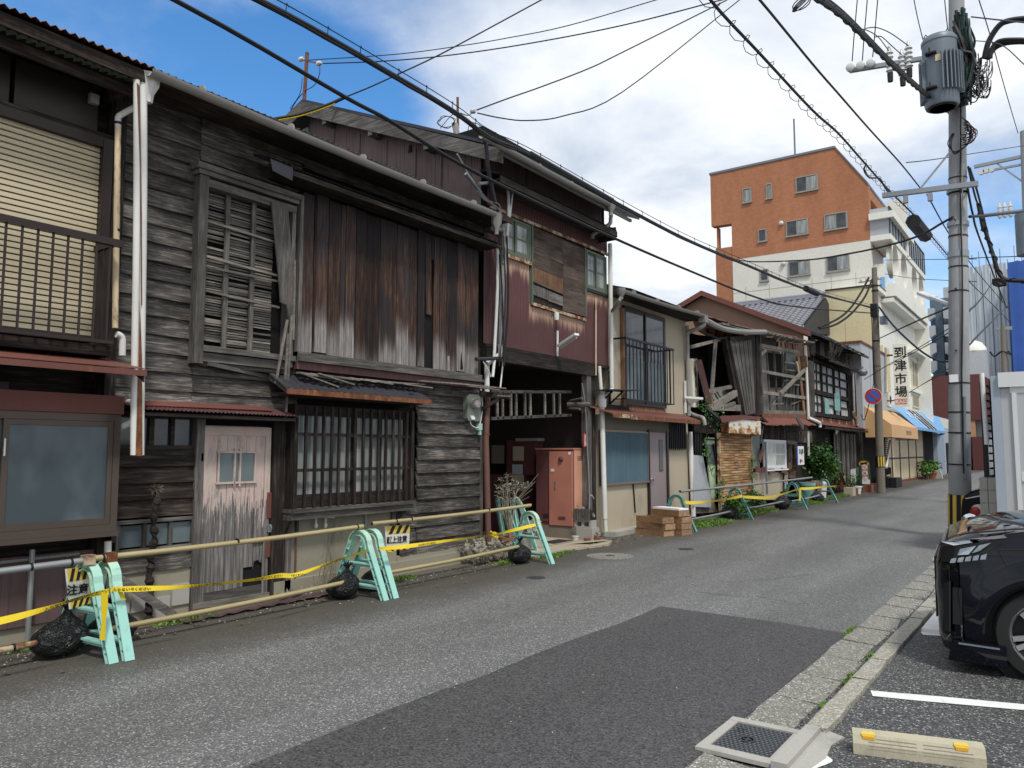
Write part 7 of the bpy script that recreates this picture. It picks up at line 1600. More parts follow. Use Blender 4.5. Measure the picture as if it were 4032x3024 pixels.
rail('grey lower pipe over the weeds before the rusty shutter',(-6.5,14.95,.18),(-6.5,18.0,.2),mat='grey_pipe')
rail('grey lower pipe before the stucco foot of the collapsing house',(-6.5,18.15,.2),(-6.4,22.0,.24),mat='grey_pipe')
rail('grey lower pipe ending at the last black bag',(-6.4,22.3,.2),(-6.35,25.2,.24),mat='grey_pipe')
def bag(label,x,y,r,tip=(0,0),seed=0):
 t_=thing('sand_bag',label,'black bag',(x,y,0),'black sand bags weighting the barrier frames');rs=random.Random(seed)
 n,m=22,40;vs=[]
 ph=[rs.uniform(0,6.3)for _ in range(8)]
 for i in range(n+1):
  t1=math.pi*i/n
  for j in range(m):
   a=2*math.pi*j/m;zc=math.cos(t1)
   rr_=math.sin(t1)**.75 if zc<.3 else math.sin(t1)*(1-.42*(zc-.3));z_=zc*.92 if zc>0 else zc*.75
   if zc>.86:z_+=(zc-.86)*2.2;rr_*=.75
   cre=.06*math.sin(11*a+ph[0]+3*zc)*max(0,zc)+.035*math.sin(17*a+ph[1]-5*zc)*max(0,zc+.2)+.05*math.sin(3*a+ph[2])*math.sin(t1)+.03*math.sin(7*a+4*zc+ph[3])*math.sin(t1)+rs.uniform(-.012,.012)
   k_=rr_*(1+cre);vs.append((x+r*k_*math.cos(a)+tip[0]*max(0,zc)*r,y+r*k_*math.sin(a)*1.12+tip[1]*max(0,zc)*r,max(.004,r*.78+r*z_*.98)))
 mb=MB();mb.add(vs,[(i*m+j,i*m+(j+1)%m,(i+1)*m+(j+1)%m,(i+1)*m+j)for i in range(n)for j in range(m)]);mb.smooth=True;part('bag','bag',t_,mb)
 tx,ty,tz=x+tip[0]*r,y+tip[1]*r,r*.78+r*1.22
 kn=MB()
 for i in range(9):a=i*.7;kn.tube([(tx,ty,tz-.03),(tx+.02*math.cos(a),ty+.02*math.sin(a),tz+.01),(tx+.05*math.cos(a)+rs.uniform(-.01,.01),ty+.05*math.sin(a),tz+.05+rs.uniform(-.02,.02))],[.012,.010,.005],5)
 part('knot','bag',t_,kn)
 return t_
bag('big shiny black bag at the left end where the rusty pipe enters',-6.50,2.93,.18,(.0,.35),1)
bag('black bag half hidden behind the nearest barrier frames',-6.6,3.42,.17,(0,-.2),2)
bag('black bag left of the second pair of mint frames',-6.5,5.86,.165,(0,.35),3)
bag('black bag behind the right frame of the second pair',-6.58,6.42,.15,(0,0),4)
bag('black bag hooked on the frame before the open passage',-6.47,9.15,.16,(0,.1),5)
bag('black bag in the shadow behind the crates',-6.7,14.6,.18,(0,0),6)
bag('black bag in the weeds by the overgrown teal frame',-6.6,17.9,.18,(0,0),7)
bag('black bag before the small white framed window',-6.5,21.75,.22,(0,0),8)
bag('last black bag beside the farthest teal frame',-6.45,25.2,.2,(0,0),9)
# yellow tape spans, with printed words
def tapes(label,pts,words=(),w_=.045,sag=.0,tw=.15,x_off=0):
 t_=thing('caution_tape',label,'tape',tuple(Vector(pts[0])),'yellow keep out tapes')
 q=smooth(pts,8);vs=[];n=len(q)
 for i,p in enumerate(q):
  ww=w_*(.74+.20*math.sin(i*.23));tl_=tw*math.sin(i*.21)
  vs+=[(p.x+tl_*.1,p.y,p.z-ww/2),(p.x-tl_*.05,p.y,p.z+ww/2)]
 part('tape','tape',t_,MB().add(vs,[(2*i,2*i+2,2*i+3,2*i+1)for i in range(n-1)]))
 for f_ in words:
  i=int(f_*(n-2));p=q[i].lerp(q[i+1],.5);d_=(q[min(i+2,n-1)]-q[max(i-2,0)]);sl_=math.atan2(d_.z,math.hypot(d_.x,d_.y))
  text('lettering','入らないでください','ink',t_,p+Vector((.012,0,0)),.026,'+X',.015,1.25,tilt=sl_)
 return t_
def fp(k,u,v,x=-5.98):return PF(k,u,v,x)
ex1,ex2=-6.04,-6.10
tapes('yellow printed tape from the left edge to the nearest barrier frames',[fp('3',-700,1330,ex1),fp('3',0,1188,ex1),fp('3',350,1095,ex1),fp('3',620,1010,ex1),fp('3',790,975,ex1)],(.62,.8),w_=.05)
tapes('yellow printed tape sagging across the pink door',[fp('3',800,960,ex1),fp('3',1000,955,ex1),fp('3',1350,940,ex1),fp('3',1800,895,ex1),fp('3',2028,860,ex1),fp('5',280,1430,ex2),fp('5',520,1345,ex2),fp('5',740,1275,ex2)],(.12,.33,.52,.70,.86))
tapes('yellow printed tape from the second pair to the passage frame',[fp('5',820,1262,ex2),fp('5',1000,1245,ex2),fp('5',1300,1205,ex2),fp('h',1570,385,ex2),fp('h',1800,330,ex2),fp('h',1985,285,ex2)],(.3,.55))
tapes('yellow tape end hanging down the nearest barrier frame',[fp('3',765,990,ex1+.02),fp('3',760,1100,ex1+.03),fp('3',745,1200,ex1+.03),fp('3',740,1330,ex1+.04)],w_=.0)
h_=bpy.data.objects['caution_tape.003'];
for ch in list(h_.children):bpy.data.objects.remove(ch)
slabx(h_,'hanging_end','tape',[('3',735,975),('3',785,1000),('3',780,1110),('3',768,1200),('3',765,1330),('3',722,1325),('3',740,1200),('3',735,1100)],ex1+.07,.003)
slabx(h_,'hanging_end','tape',[('3',855,975),('3',890,975),('3',915,1035),('3',880,1030)],ex1-.02,.003)
for i,(k,u,v)in enumerate((('h',1575,365),('h',1590,400),('h',560,540))):
 one('tape_knot',['curl of yellow tape knotted above the terracotta pot','loose yellow tape tail hanging over the terracotta pot','yellow tape tail knotted on the second pair of frames'][i],'tape',MB().tube(smooth([PF(k,u-20,v-15,ex2),PF(k,u,v+5,ex2),PF(k,u+35,v+10,ex2),PF(k,u+10,v-5,ex2)],3),.012,5),'tape')
exf=-6.12
tapes('yellow tape from the frame behind the crates to the overgrown frame',[fp('g',265,1040,exf),fp('g',330,1050,exf),fp('g',500,1040,exf),fp('g',700,1015,exf),fp('g',890,975,exf)],w_=.07)
tapes('yellow tape from the overgrown frame to the white window frame',[fp('g',900,985,exf),fp('g',1150,995,exf),fp('g',1300,965,exf),fp('g',1520,895,-6.0)],w_=.08)
tapes('yellow tape at the farthest barrier frames',[fp('g',1520,895,-6.0),fp('g',1600,895,-6.0),fp('g',1750,880,-6.0),fp('g',1890,870,-6.0),fp('g',1905,890,-6.0)],w_=.08)
slabx(bpy.data.objects['caution_tape.005'],'hanging_end','tape',[('g',1515,890),('g',1535,900),('g',1530,1030),('g',1510,1030)],-6.0,.004)
# caution signs hanging from the upper pipe
def csign(label,k,p0,p1,p2,p3,x,chars,cc,ch):
 t_=thing('caution_sign',label,'sign',PF(k,*p3,x),'hanging caution signs with yellow and black stripes')
 q=[Vector(PF(k,*p,x))for p in(p0,p1,p2,p3)]
 def at(s_,r_):return q[0].lerp(q[1],s_).lerp(q[3].lerp(q[2],s_),r_)
 part('plate','sign_white',t_,MB().sheet([at(0,0),at(1,0),at(1,1),at(0,1)],.006))
 for(r0,r1)in((.0,.32),(.80,1.0)):
  part('stripe_band','sign_yellow',t_,MB().prism([at(.08,r0)+Vector((.008,0,0)),at(1,r0)+Vector((.008,0,0)),at(1,r1)+Vector((.008,0,0)),at(.08,r1)+Vector((.008,0,0))],(.001,0,0)))
  for i in range(3 if ch<.09 else 4):
   s0=.12+i*.28;
   part('black_stripe','ink',t_,MB().prism([at(min(s0+.16,1),r0)+Vector((.0105,0,0)),at(min(s0+.30,1),r0)+Vector((.0105,0,0)),at(min(s0+.14,1),r1)+Vector((.0105,0,0)),at(s0,r1)+Vector((.0105,0,0))],(.001,0,0)))
 c_=at(*cc)+Vector((.012,0,0));d_=q[1]-q[0]
 text('lettering',chars,'ink',t_,c_,ch,'+X',.025,1.0,tilt=math.atan2(d_.z,d_.y))
 return t_
csign('white sign with two black characters and striped bands behind the nearest frames','3',(470,812),(640,795),(655,1060),(500,1105),-6.42,'注意',(.45,.55),.085)
csign('white sign with four black characters and striped bands below the upper pipe','h',(525,300),(768,285),(760,520),(545,545),-6.46,'頭上注意',(.45,.56),.085)
# crates
cr_=lambda p,q,z:p
def crate(label,c,L_,Wd,Hh,rz_,z):
 t_=thing('wooden_crate',label,'crate',(c[0],c[1],z),'wooden crates stacked on the road edge');R=Matrix.Rotation(rz_,3,'Z');th=.018
 def bx_(nm,m,a0,a1,b0,b1,z0,z1):
  v=[(a,b)for a,b in((a0,b0),(a1,b0),(a1,b1),(a0,b1))];lo=[R@Vector((a,b,0))+Vector((c[0],c[1],z+z0))for a,b in v]
  return part(nm,m,t_,MB().prism(lo,(0,0,z1-z0)))
 bx_('side_board','crate',-Wd/2,-Wd/2+th,-L_/2,L_/2,0,Hh);bx_('side_board','crate',Wd/2-th,Wd/2,-L_/2,L_/2,0,Hh)
 bx_('end_board','crate_end',-Wd/2+th,Wd/2-th,-L_/2,-L_/2+th,.004,Hh-.004);bx_('end_board','crate_end',-Wd/2+th,Wd/2-th,L_/2-th,L_/2,.004,Hh-.004);bx_('base_board','crate',-Wd/2+th,Wd/2-th,-L_/2+th,L_/2-th,0,.012)
 return t_
# long side faces the camera; the stack sits square to the wall
ang=rad(90+8)
fl=Vector((-6.93,13.74,0));fc=Vector((-6.24,13.52,0));dirL=(fc-fl).normalized();Lc=.72;dW=Vector((-dirL.y,dirL.x,0));Wc=.30
angL=math.atan2(dirL.y,dirL.x)-math.pi/2
def cc_(s_,w_):return fl+dirL*s_+dW*w_
hc=.115
for i,lb in enumerate(('bottom wooden crate of the front column','middle wooden crate of the front column','top open wooden crate of the front column')):
 off=(.0,.02,.0)[i];crate(lb,cc_(Lc/2+off,Wc/2),Lc,Wc,hc,angL+(.0,.03,-.04)[i],i*(hc+.004))
for i,lb in enumerate(('bottom wooden crate of the rear column','second wooden crate of the rear column','third wooden crate of the rear column','top wooden crate of the rear column under the white lid')):
 crate(lb,cc_(Lc/2+.13-.05*(i==3),Wc*1.5+.05),Lc,Wc,hc,angL+(.02,.0,.03,-.02)[i],i*(hc+.004))
sl_=[cc_(.13-.02,Wc+.07),cc_(.13+.66,Wc+.06),cc_(.13+.67,2*Wc+.02),cc_(.13,2*Wc+.03)]
one('styrofoam_lid','white styrofoam lid lying on the top wooden crate','lid',MB().prism([p+Vector((0,0,4*(hc+.004)+.001))for p in sl_],(0,0,.035)),'styro')
# ================================================================== weeds and plants
def blades(mb,c,r,n,hgt,lean=.5,wd_=.006):
 for i in range(n):
  a=random.uniform(0,6.3);rr_=r*random.random()**.6;p=Vector((c[0]+rr_*math.cos(a)*c[3]if len(c)>3 else c[0]+rr_*math.cos(a),c[1]+rr_*math.sin(a),c[2]));hh=hgt*random.uniform(.4,1.1)
  d_=Vector((random.uniform(-lean,lean),random.uniform(-lean,lean),1))*hh;s_=Vector((random.uniform(-1,1),random.uniform(-1,1),0)).normalized()*wd_*random.uniform(.7,1.6)
  mb.add([p-s_,p+s_,p+d_*.6+s_*.8,p+d_,p+d_*.6-s_*.8],[(0,1,2,3,4)])
def weeds(name,label,spots,hgt=.06,mat='moss',dens=900):
 mb=MB()
 for(x,y,rx_,ry_)in spots:
  n=int(dens*rx_*ry_*12)+40
  for i in range(n):
   a=random.uniform(0,6.3);q=random.random()**.6;p=Vector((x+rx_*q*math.cos(a),y+ry_*q*math.sin(a),.006));hh=hgt*random.uniform(.3,1.1)*(1.1-q*.6)
   d_=Vector((random.uniform(-.7,.7),random.uniform(-.7,.7),1))*hh;s_=Vector((random.uniform(-1,1),random.uniform(-1,1),.2)).normalized()*.009*random.uniform(.6,1.6)
   mb.add([p-s_*.5,p+s_*.5,p+d_*.6+s_,p+d_,p+d_*.6-s_],[(0,1,2,3,4)])
 o=tag(mesh_obj(name,mb,mat),label,'weeds',None,'stuff');return o
weeds('kerb_weeds','small green weeds along the foot of the left houses',[(-6.95,2.35,.10,.35),(-6.95,2.9,.12,.25),(-6.85,4.25,.12,.35),(-6.86,7.15,.10,.28),(-6.7,6.72,.07,.16),(-6.62,9.25,.14,.5),(-6.45,9.95,.14,.30),(-6.5,10.4,.08,.3),(-6.95,5.7,.06,.12),(-6.62,11.5,.06,.4)],.05)
weeds('weed_strip','bright green weeds carpeting the foot of the collapsing house',[(-6.55,16.3,.42,1.3),(-6.7,20.2,.35,1.5),(-6.5,24.8,.35,1.0),(-6.7,18.6,.3,.9),(-6.6,28,.25,2.6)],.11,dens=420)
dw_=weeds('dry_weeds','thin dry pale weeds growing from the crack below the mortar wall',[(-6.95,6.0,.10,.22),(-6.95,5.6,.1,.2)],.13,'succulent',500)
mbx=MB()
for i in range(16):
 p=Vector((-6.98,5.95+random.uniform(-.1,.1),.02));mbx.tube(smooth([p,p+Vector((.03,random.uniform(-.05,.1),.25)),p+Vector((.05,random.uniform(-.05,.28),.3+random.random()*.4))],3),.0025,4)
o=tag(mesh_obj('dry_stems',mbx,'dry'),'thin dry weed stems standing against the mossy mortar wall','weeds',None,'stuff')
def bush(name,label,c,rr,n,size,mat='leaf',stems=6,h0=0.0,group=None,gaps=True):
 t_=thing(name,label,'plant',(c[0],c[1],h0),group);C_=Vector(c)
 cl=[C_+Vector((random.gauss(0,.45)*rr[0],random.gauss(0,.45)*rr[1],random.gauss(0,.42)*rr[2]))for _ in range(16)]
 for i in range(stems):e_=random.choice(cl);part('stem','dry',t_,MB().tube(smooth([(c[0]+random.uniform(-.1,.1),c[1]+random.uniform(-.1,.1),h0),(C_.lerp(e_,.5).x,C_.lerp(e_,.5).y,(h0+e_.z)/2),e_],3),[.02,.018,.016,.014,.012,.01,.008][:7],5))
 for m,k_ in((mat,.62),('leaf_dark',.38)):
  mb=MB()
  for i in range(int(n*k_)):
   p=random.choice(cl)+Vector((random.gauss(0,.3)*rr[0],random.gauss(0,.3)*rr[1],random.gauss(0,.28)*rr[2]));s_=size*random.uniform(.6,1.4)
   a_=Vector((random.uniform(-1,1),random.uniform(-1,1),random.uniform(-.9,.3))).normalized()*s_;b_=a_.cross(Vector((random.uniform(-.5,.5),random.uniform(-.5,.5),1))).normalized()*s_*.3
   mb.add([p,p+a_*.5+b_,p+a_,p+a_*.5-b_],[(0,1,2,3)])
  o=part('foliage',m,t_,mb);o['kind']='stuff'
 return t_
sc0=PF('g',1740,560,-6.9)
bush('leafy_shrub','bushy green shrub standing in pots before the collapsing house',(-6.9,sc0[1],1.25),(.55,1.3,.62),3000,.13,stems=9)
for i,(u,m,lb)in enumerate(((1600,'teal','blue green bucket under the leafy shrub'),(1680,'terracotta','large terracotta pot under the leafy shrub'),(1740,'white_pot','white pot right of the terracotta pot under the shrub'))):
 q=FX('g',u,980,-6.75);pot('flower_pot',lb,-6.75,q[0],.24,.62,m)
vn=thing('creeping_vine','ivy creeping up beside the rusty shutter and the leaning grey panel','vine',(-6.95,19,0))
for pts,w_ in(([('g',960,1020),('g',1000,900),('g',985,760),('g',1000,620),('g',985,560)],.09),([('g',640,1000),('g',650,870),('g',655,800)],.06),([('g',560,740),('g',520,600),('g',490,480),('g',475,360)],.08),([('g',600,950),('g',585,860)],.12),([('j',250,1240),('j',300,1310),('j',400,1390),('j',480,1450)],.16),([('g',430,0),('g',540,60),('g',560,100)],.16)):
 q=smooth([PF(*p,-6.95)for p in pts],5);mb=MB();part('stem','leaf_dark',vn,MB().tube(q,.008,4))
 for p in q:
  for i in range(9):
   p_=p+Vector((random.uniform(0,.06),random.gauss(0,w_*1.2),random.gauss(0,w_)));s_=.055*random.uniform(.6,1.5);a_=Vector((random.uniform(-.3,.8),random.uniform(-1,1),random.uniform(-1,.4))).normalized()*s_;b_=a_.cross(Vector((1,.2,.3))).normalized()*s_*.4
   mb.add([p_,p_+a_*.5+b_,p_+a_,p_+a_*.5-b_],[(0,1,2,3)])
 o=part('leaves','leaf',vn,mb);o['kind']='stuff'
for i,(x,y,rz_,s_)in enumerate(((-6.55,18.3,.5,.5),(-6.8,20.3,.45,.75))):bush('weed_bush',['leafy weed tuft climbing over the dark teal frame','low leafy weed bush below the stucco foot of the collapsing house'][i],(x,y,.35),(.25,s_,.22),700,.09,stems=4)
gb=PF('a',945,1340,-6.7)
bush('potted_grass','feathery green plant in front of the dark shop doorway',(-6.75,52.5,.8),(.3,.9,.42),500,.2,stems=5);pot('flower_pot','terracotta trough below the feathery plant at the shop doorway',-6.6,50.8,.35,.4,'terracotta')
bush('potted_grass','low yellow green plant in front of the cream shutters',(-6.6,49.8,.65),(.3,.9,.28),350,.2,mat='moss',stems=3)
bush('small_plant','small dark plant in a white pot by the upright boards',(-6.7,31.0,.5),(.2,.4,.3),120,.12,stems=4);pot('flower_pot','small square white pot below the upright boards',-6.55,31.3,.18,.3,'white_pot')
# ================================================================== clutter beside the wooden pole
yk=thing('delivery_sign','green rounded standing sign with a black cat in a yellow oval','sign',(-6.6,34.0,0))
y_=33.6;a=FY('k',665,1335,y_);b=FY('k',775,1560,y_);w0,w1=FY('k',662,1500,y_)[0],FY('k',778,1560,y_)[0]
lx0_,lx1_,lz0_,lz1_=FY('k',672,1330,y_)[0],FY('k',752,1330,y_)[0],b[1],FY('k',700,1328,y_)[1]
pts=[(w0+.02,y_,lz0_),(w1,y_,lz0_),(lx1_+.04,y_,lz1_-.12)]+[((lx0_+lx1_)/2+(lx1_-lx0_)/2*math.cos(a_)*1.05,y_,lz1_-.12+.12*math.sin(a_))for a_ in[math.pi*i/8 for i in range(1,8)]]+[(lx0_-.03,y_,lz1_-.12)]
M['sign_green']=plain('dark_green_sign',(.02,.09,.05),.4,var=.1);part('board','sign_green',yk,MB().prism(pts,(0,.06,0)))
cxy=((lx0_+lx1_)/2,lz1_-.16)
part('yellow_oval','amber',yk,MB().add([(cxy[0]+.19*math.cos(t1),y_-.006,cxy[1]+.11*math.sin(t1))for t1 in[2*math.pi*i/24 for i in range(24)]],[tuple(range(24))]))
cat_=[(-.13,-.02),(-.10,.035),(-.06,.05),(-.02,.04),(.03,.05),(.06,.06),(.075,.085),(.085,.06),(.105,.06),(.12,.08),(.125,.04),(.10,.01),(.09,-.04),(.07,-.045),(.07,-.015),(.0,-.01),(-.03,-.05),(-.05,-.045),(-.04,-.01),(-.09,-.04),(-.11,-.03)]
part('cat_mark','ink',yk,MB().add([(cxy[0]+p[0]*1.15,y_-.010,cxy[1]+p[1]*1.15-.005)for p in cat_],[tuple(range(len(cat_)))]))
c2=FY('k',725,1450,y_);part('inner_panel','dull_red',yk,MB().box(c2[0]-.12,c2[0]+.12,y_-.008,y_-.001,c2[1]-.38,c2[1]+.36))
for i,ch in enumerate('宅急便'):part('character_disc','paper',yk,MB().lathe([(.10,0),(.10,-.004)],(c2[0]-.01+i*.01,y_-.008,c2[1]+.23-i*.24),'Y',14));text('lettering',ch,'dull_red',yk,(c2[0]-.01+i*.01,y_-.016,c2[1]+.23-i*.24),.15,'-Y',.01)
part('white_tag','paper',yk,MB().box(c2[0]-.12,c2[0]+.17,y_-.01,y_-.001,lz0_+.02,lz0_+.20))
one('white_board','white panel leaning against the upright boards','board',MB().prism([(x_,32.9,z_)for x_,z_ in(FY('k',552,1440,32.9),FY('k',590,1435,32.9),FY('k',592,1418,32.9),FY('k',635,1410,32.9),FY('k',642,1530,32.9),FY('k',560,1550,32.9))],(0,.03,0)),'paper')
one('grey_green_panel','mottled grey green panel leaning behind the standing green sign','board',MB().prism([(x_,33.9,z_)for x_,z_ in(FY('k',636,1400,33.9),FY('k',670,1395,33.9),FY('k',690,1560,33.9),FY('k',645,1560,33.9))],(0,.04,0)),'meter')
one('rusty_leaning_sheet','curved dark rusty sheet leaning at the foot of the upright boards','sheet iron',MB().prism([(x_,30.0,z_)for x_,z_ in(FY('k',440,1440,30),FY('k',500,1430,30),FY('k',510,1540,30),FY('k',560,1640,30),FY('k',500,1600,30),FY('k',470,1500,30))],(0,.03,0)),'rust_iron')
for i,(u,v,sz,m,lb)in enumerate(((580,1560,.3,'stucco','low stone slab in front of the leaning white panel'),(755,1590,.28,'terracotta','brown pot below the standing green sign'),(800,1560,.3,'rust_roof','rusty tin box left of the wooden pole'),(610,1600,.25,'rust_iron','rusty tin beside the low stone slab'))):
 x_,y2_=gnd(*Z('k',u,v+20));x_,y2_=-6.45,FX('k',u,v,-6.45)[0];one('clutter_box',lb,'box',MB().box(x_-.2,x_+.1,y2_,y2_+sz*1.6,.0,sz),m)
bn=thing('folding_chair','black steel chair in the shade behind the wooden pole','chair',(-6.5,36.5,0))
q0=(-6.6,36.6);part('seat','plastic_black',bn,MB().box(-6.85,-6.35,36.3,37.2,.45,.5));part('backrest','plastic_black',bn,MB().box(-6.85,-6.35,37.15,37.2,.6,.9))
for x_ in(-6.83,-6.37):
 for y2_ in(36.32,37.17):part('leg','black_iron',bn,MB().beam((x_,y2_,0),(x_,y2_,.9 if y2_>37 else .45),.03,.03))
one('black_crate','black plastic box on the ground right of the wooden pole','box',MB().box(-6.9,-6.2,37.4,38.8,0,.42),'plastic_black')
one('stone_weight','grey concrete weight standing on the road before the blue column','concrete block',MB().prism([(-6.5,51.6,0),(-6.1,51.6,0),(-6.2,51.6,.5),(-6.4,51.6,.5)],(0,.5,0)),'concrete')
# ================================================================== right side: shed, block wall, pole, vehicles
SYD=13.6
shd_=thing('steel_shed','light grey steel storage shed with white trim at the right edge','shed',(1,SYD+1,0))
c0=FY('l',880,160,SYD);c1=FY('l',950,175,SYD);top_=c1[1]+.02;c2=FY('l',1003,255,SYD)
box('corner_column','shed_blue',shd_,c0[0],c1[0]+.02,SYD,SYD+2.6,0,top_-.02);box('roof_rim','shed_white',shd_,c1[0],c1[0]+3.4,SYD-.06,SYD+2.7,top_-.20,top_+.02)
box('header','shed_white',shd_,c1[0]+.14,c1[0]+3.3,SYD-.02,SYD+.1,top_-.29,top_-.201);box('door_frame','shed_white',shd_,c1[0]+.16,c1[0]+.22,SYD-.03,SYD+.05,.05,top_-.291)
box('door_panel','shed_grey',shd_,c1[0]+.221,c1[0]+1.7,SYD-.01,SYD+.03,.05,top_-.291);zr_=FY('l',1050,1040,SYD)[1];box('mid_rail','shed_white',shd_,c1[0]+.225,c1[0]+1.7,SYD-.03,SYD-.011,zr_-.09,zr_+.05);box('side','shed_grey',shd_,c1[0]+.021,c1[0]+.159,SYD+.01,SYD+.05,.05,top_-.21)
box('body','shed_grey',shd_,c1[0]+.05,c1[0]+3.2,SYD+.06,SYD+2.5,0,top_-.21)
SB=14.2;bwl=thing('block_wall','short wall of grey concrete blocks beside the steel shed','wall',(-1,SB,0));k0=FY('l',780,1060,SB);k1=FY('l',934,1060,SB);bwd=(k1[0]-k0[0])/2
nrow=6
for r_i in range(nrow):
 for c_i in range(2):inst('block','concrete',bwl,(k0[0]+c_i*bwd+.006,SB,r_i*k0[1]/nrow+.004),(bwd-.012,2.4,k0[1]/nrow-.008))
box('mortar','stucco_dark',bwl,k0[0]+.01,k1[0]-.01,SB+.01,SB+2.38,0,k0[1]-.01)
lt=thing('lattice_fence_post','dark steel lattice fence frame with white pipe standing on the block wall','fence',(-1,SB+.1,k0[1]))
f0=FY('l',800,200,SB);f1=FY('l',870,1055,SB);ftop=FY('l',830,200,SB)[1]
box('post','black_iron',lt,FY('l',828,1050,SB)[0],FY('l',872,1050,SB)[0],SB+.05,SB+.15,k0[1],ftop-.05)
for i in range(13):zz_=k0[1]+(ftop-k0[1])*i/13;part('rung','black_iron',lt,MB().box(FY('l',872,1050,SB)[0],FY('l',925,1050,SB)[0],SB+.2+.15*i*0,SB+1.9,zz_,zz_+.03));
for yy in(.5,1.0,1.5,2.0):part('upright','black_iron',lt,MB().box(FY('l',905,1050,SB)[0]-.02,FY('l',905,1050,SB)[0]+.02,SB+yy,SB+yy+.04,k0[1],ftop))
part('white_pipe','pvc_clean',lt,MB().tube([(FY('l',812,160,SB)[0],SB-.05,FY('l',812,155,SB)[1]),(FY('l',855,775,SB)[0],SB-.05,FY('l',855,775,SB)[1])],.034,10))
# ---- utility pole with transformer
BP=Vector((-1.69,16.35,0));BT=Vector((-1.27,16.35+.12,11.4));up_=(BT-BP).normalized()
def on_pole(z,dx=0.0,dy=0.0,base=BP):t_=z/BT.z;p=base.lerp(BT,t_)if base is BP else Vector((base.x,base.y,z));return p+Vector((dx,dy,0))
ppl=thing('utility_pole','thick grey concrete utility pole with yellow and black striped foot','utility pole',tuple(BP))
rr=[.19-.0055*i for i in range(12)]
part('shaft','pole',ppl,MB().tube([on_pole(z)for z in[0,1,2,3,4,5,6,7,8,9,10,11.4]],rr,24))
gf=lambda u,v:None
for z in[FY('l',620,v,16.2)[1]for v in(235,492,672,950)]+[FY('b',780,v,16.2)[1]for v in(1145,1245,1530)]+[FY('c',450,v,16.2)[1]for v in(35,240,400)]:
 part('strap','black_iron',ppl,MB().tube([on_pole(z-.012),on_pole(z+.012)],.198-.0055*z,20))
zs0,zs1=FY('l',590,1475,16.15)[1],FY('l',590,1215,16.15)[1]
part('striped_sleeve','plastic_black',ppl,MB().tube([on_pole(zs0),on_pole(zs1)],.196,24));part('sleeve_rim','gutter',ppl,MB().tube([on_pole(zs0-.06),on_pole(zs0-.002)],.2,24))
for i in range(9):
 a0=i*2*math.pi/9;mb=MB();vs=[]
 for z in(zs0,zs1):
  c_=on_pole(z)
  for k_ in range(4):a_=a0+k_*.11;vs.append(c_+Vector((math.cos(a_)*.199,math.sin(a_)*.199,0)))
 mb.add(vs,[(k_,k_+1,5+k_,4+k_)for k_ in range(3)]);part('yellow_stripe','sign_yellow',ppl,mb)
for z in(3.45,4.6,5.9):part('step_bolt','black_iron',ppl,MB().tube([on_pole(z,-.02,-.17),on_pole(z,-.03,-.25)],.012,6))
c_=FY('l',565,198,16.1);part('number_plate','paper',ppl,MB().box(c_[0]-.07,c_[0]+.07,16.10,16.125,c_[1]-.07,c_[1]+.07))
pipe(ppl,[on_pole(z,.07+.012*math.sin(z*1.7),-.19)for z in(1.2,2.2,3.2,4.2,5.2,6.4,7.6,8.6)],.014,'wire','riser_cable',5);pipe(ppl,[on_pole(z,.10,-.17)for z in(1.1,2.0,2.6)],.024,'tin_grey','riser_tube',5,1)
pipe(ppl,[on_pole(z,.085+.01*math.sin(z*2.1),-.185)for z in(3.2,4.2,5.2,6.4,7.6,8.6)],.009,'wire_grey','riser_cable',5)
def arm(par,k,a,b,y0,w_=.07,mat='galv',y1=None):return part('cross_arm',mat,par,MB().beam((FY(k,*a,y0)[0],y0,FY(k,*a,y0)[1]),(FY(k,*b,y1 or y0)[0],y1 or y0,FY(k,*b,y1 or y0)[1]),w_,w_))
arm(ppl,'b',(290,1278),(916,1200),16.1,.09);arm(ppl,'b',(75,462),(560,382),16.2,.08)
part('arm_clamp','galv',ppl,MB().tube([on_pole(FY('b',780,1212,16.1)[1]-.05),on_pole(FY('b',780,1212,16.1)[1]+.05)],.19,16));part('arm_clamp','galv',ppl,MB().tube([on_pole(FY('b',780,1440,16.1)[1]-.04),on_pole(FY('b',780,1440,16.1)[1]+.04)],.185,16))
for(a,b)in(((540,1228),(728,998)),):part('brace','galv',ppl,MB().beam((FY('b',*a,16.1)[0],16.1,FY('b',*a,16.1)[1]),(FY('b',*b,16.25)[0],16.25,FY('b',*b,16.25)[1]),.035,.035))
for u,v in((440,1280),(600,1265)):c_=FY('b',u,v,16.1);part('cable_hanger','galv',ppl,MB().box(c_[0]-.04,c_[0]+.04,16.05,16.15,c_[1]-.14,c_[1]-.0))
for u,v in((85,450),(152,437),(218,422)):
 c_=FY('b',u,v,16.2);part('insulator','ceramic',ppl,MB().lathe([(.05,-.12),(.085,-.1),(.085,-.03),(.05,0),(.05,.06)],(c_[0],16.2,c_[1]),'Y',14))
for u,v in((336,400),(418,425),(461,370)):
 c_=FY('b',u,v,16.2);pr_=[];
 for i in range(5):pr_+=[(.045,-.22+i*.09),(.075,-.20+i*.09),(.05,-.16+i*.09)]
 part('bushing','ceramic',ppl,MB().lathe([(.03,-.32)]+pr_+[(.02,.32)],(c_[0],16.2,c_[1]),'Z',12));part('cut_out_base','plastic_black',ppl,MB().lathe([(.05,-.42),(.055,-.24)],(c_[0],16.2,c_[1]),'Z',8))
ty_=15.75;a=FY('b',548,260,ty_);b=FY('b',800,700,ty_)
tcx=(FY('b',548,450,ty_)[0]+FY('b',790,450,ty_)[0])/2;tr_r=(FY('b',790,450,ty_)[0]-FY('b',548,450,ty_)[0])/2*.97;tzt=FY('b',690,235,ty_-.1)[1];tzb=FY('b',690,700,ty_)[1]
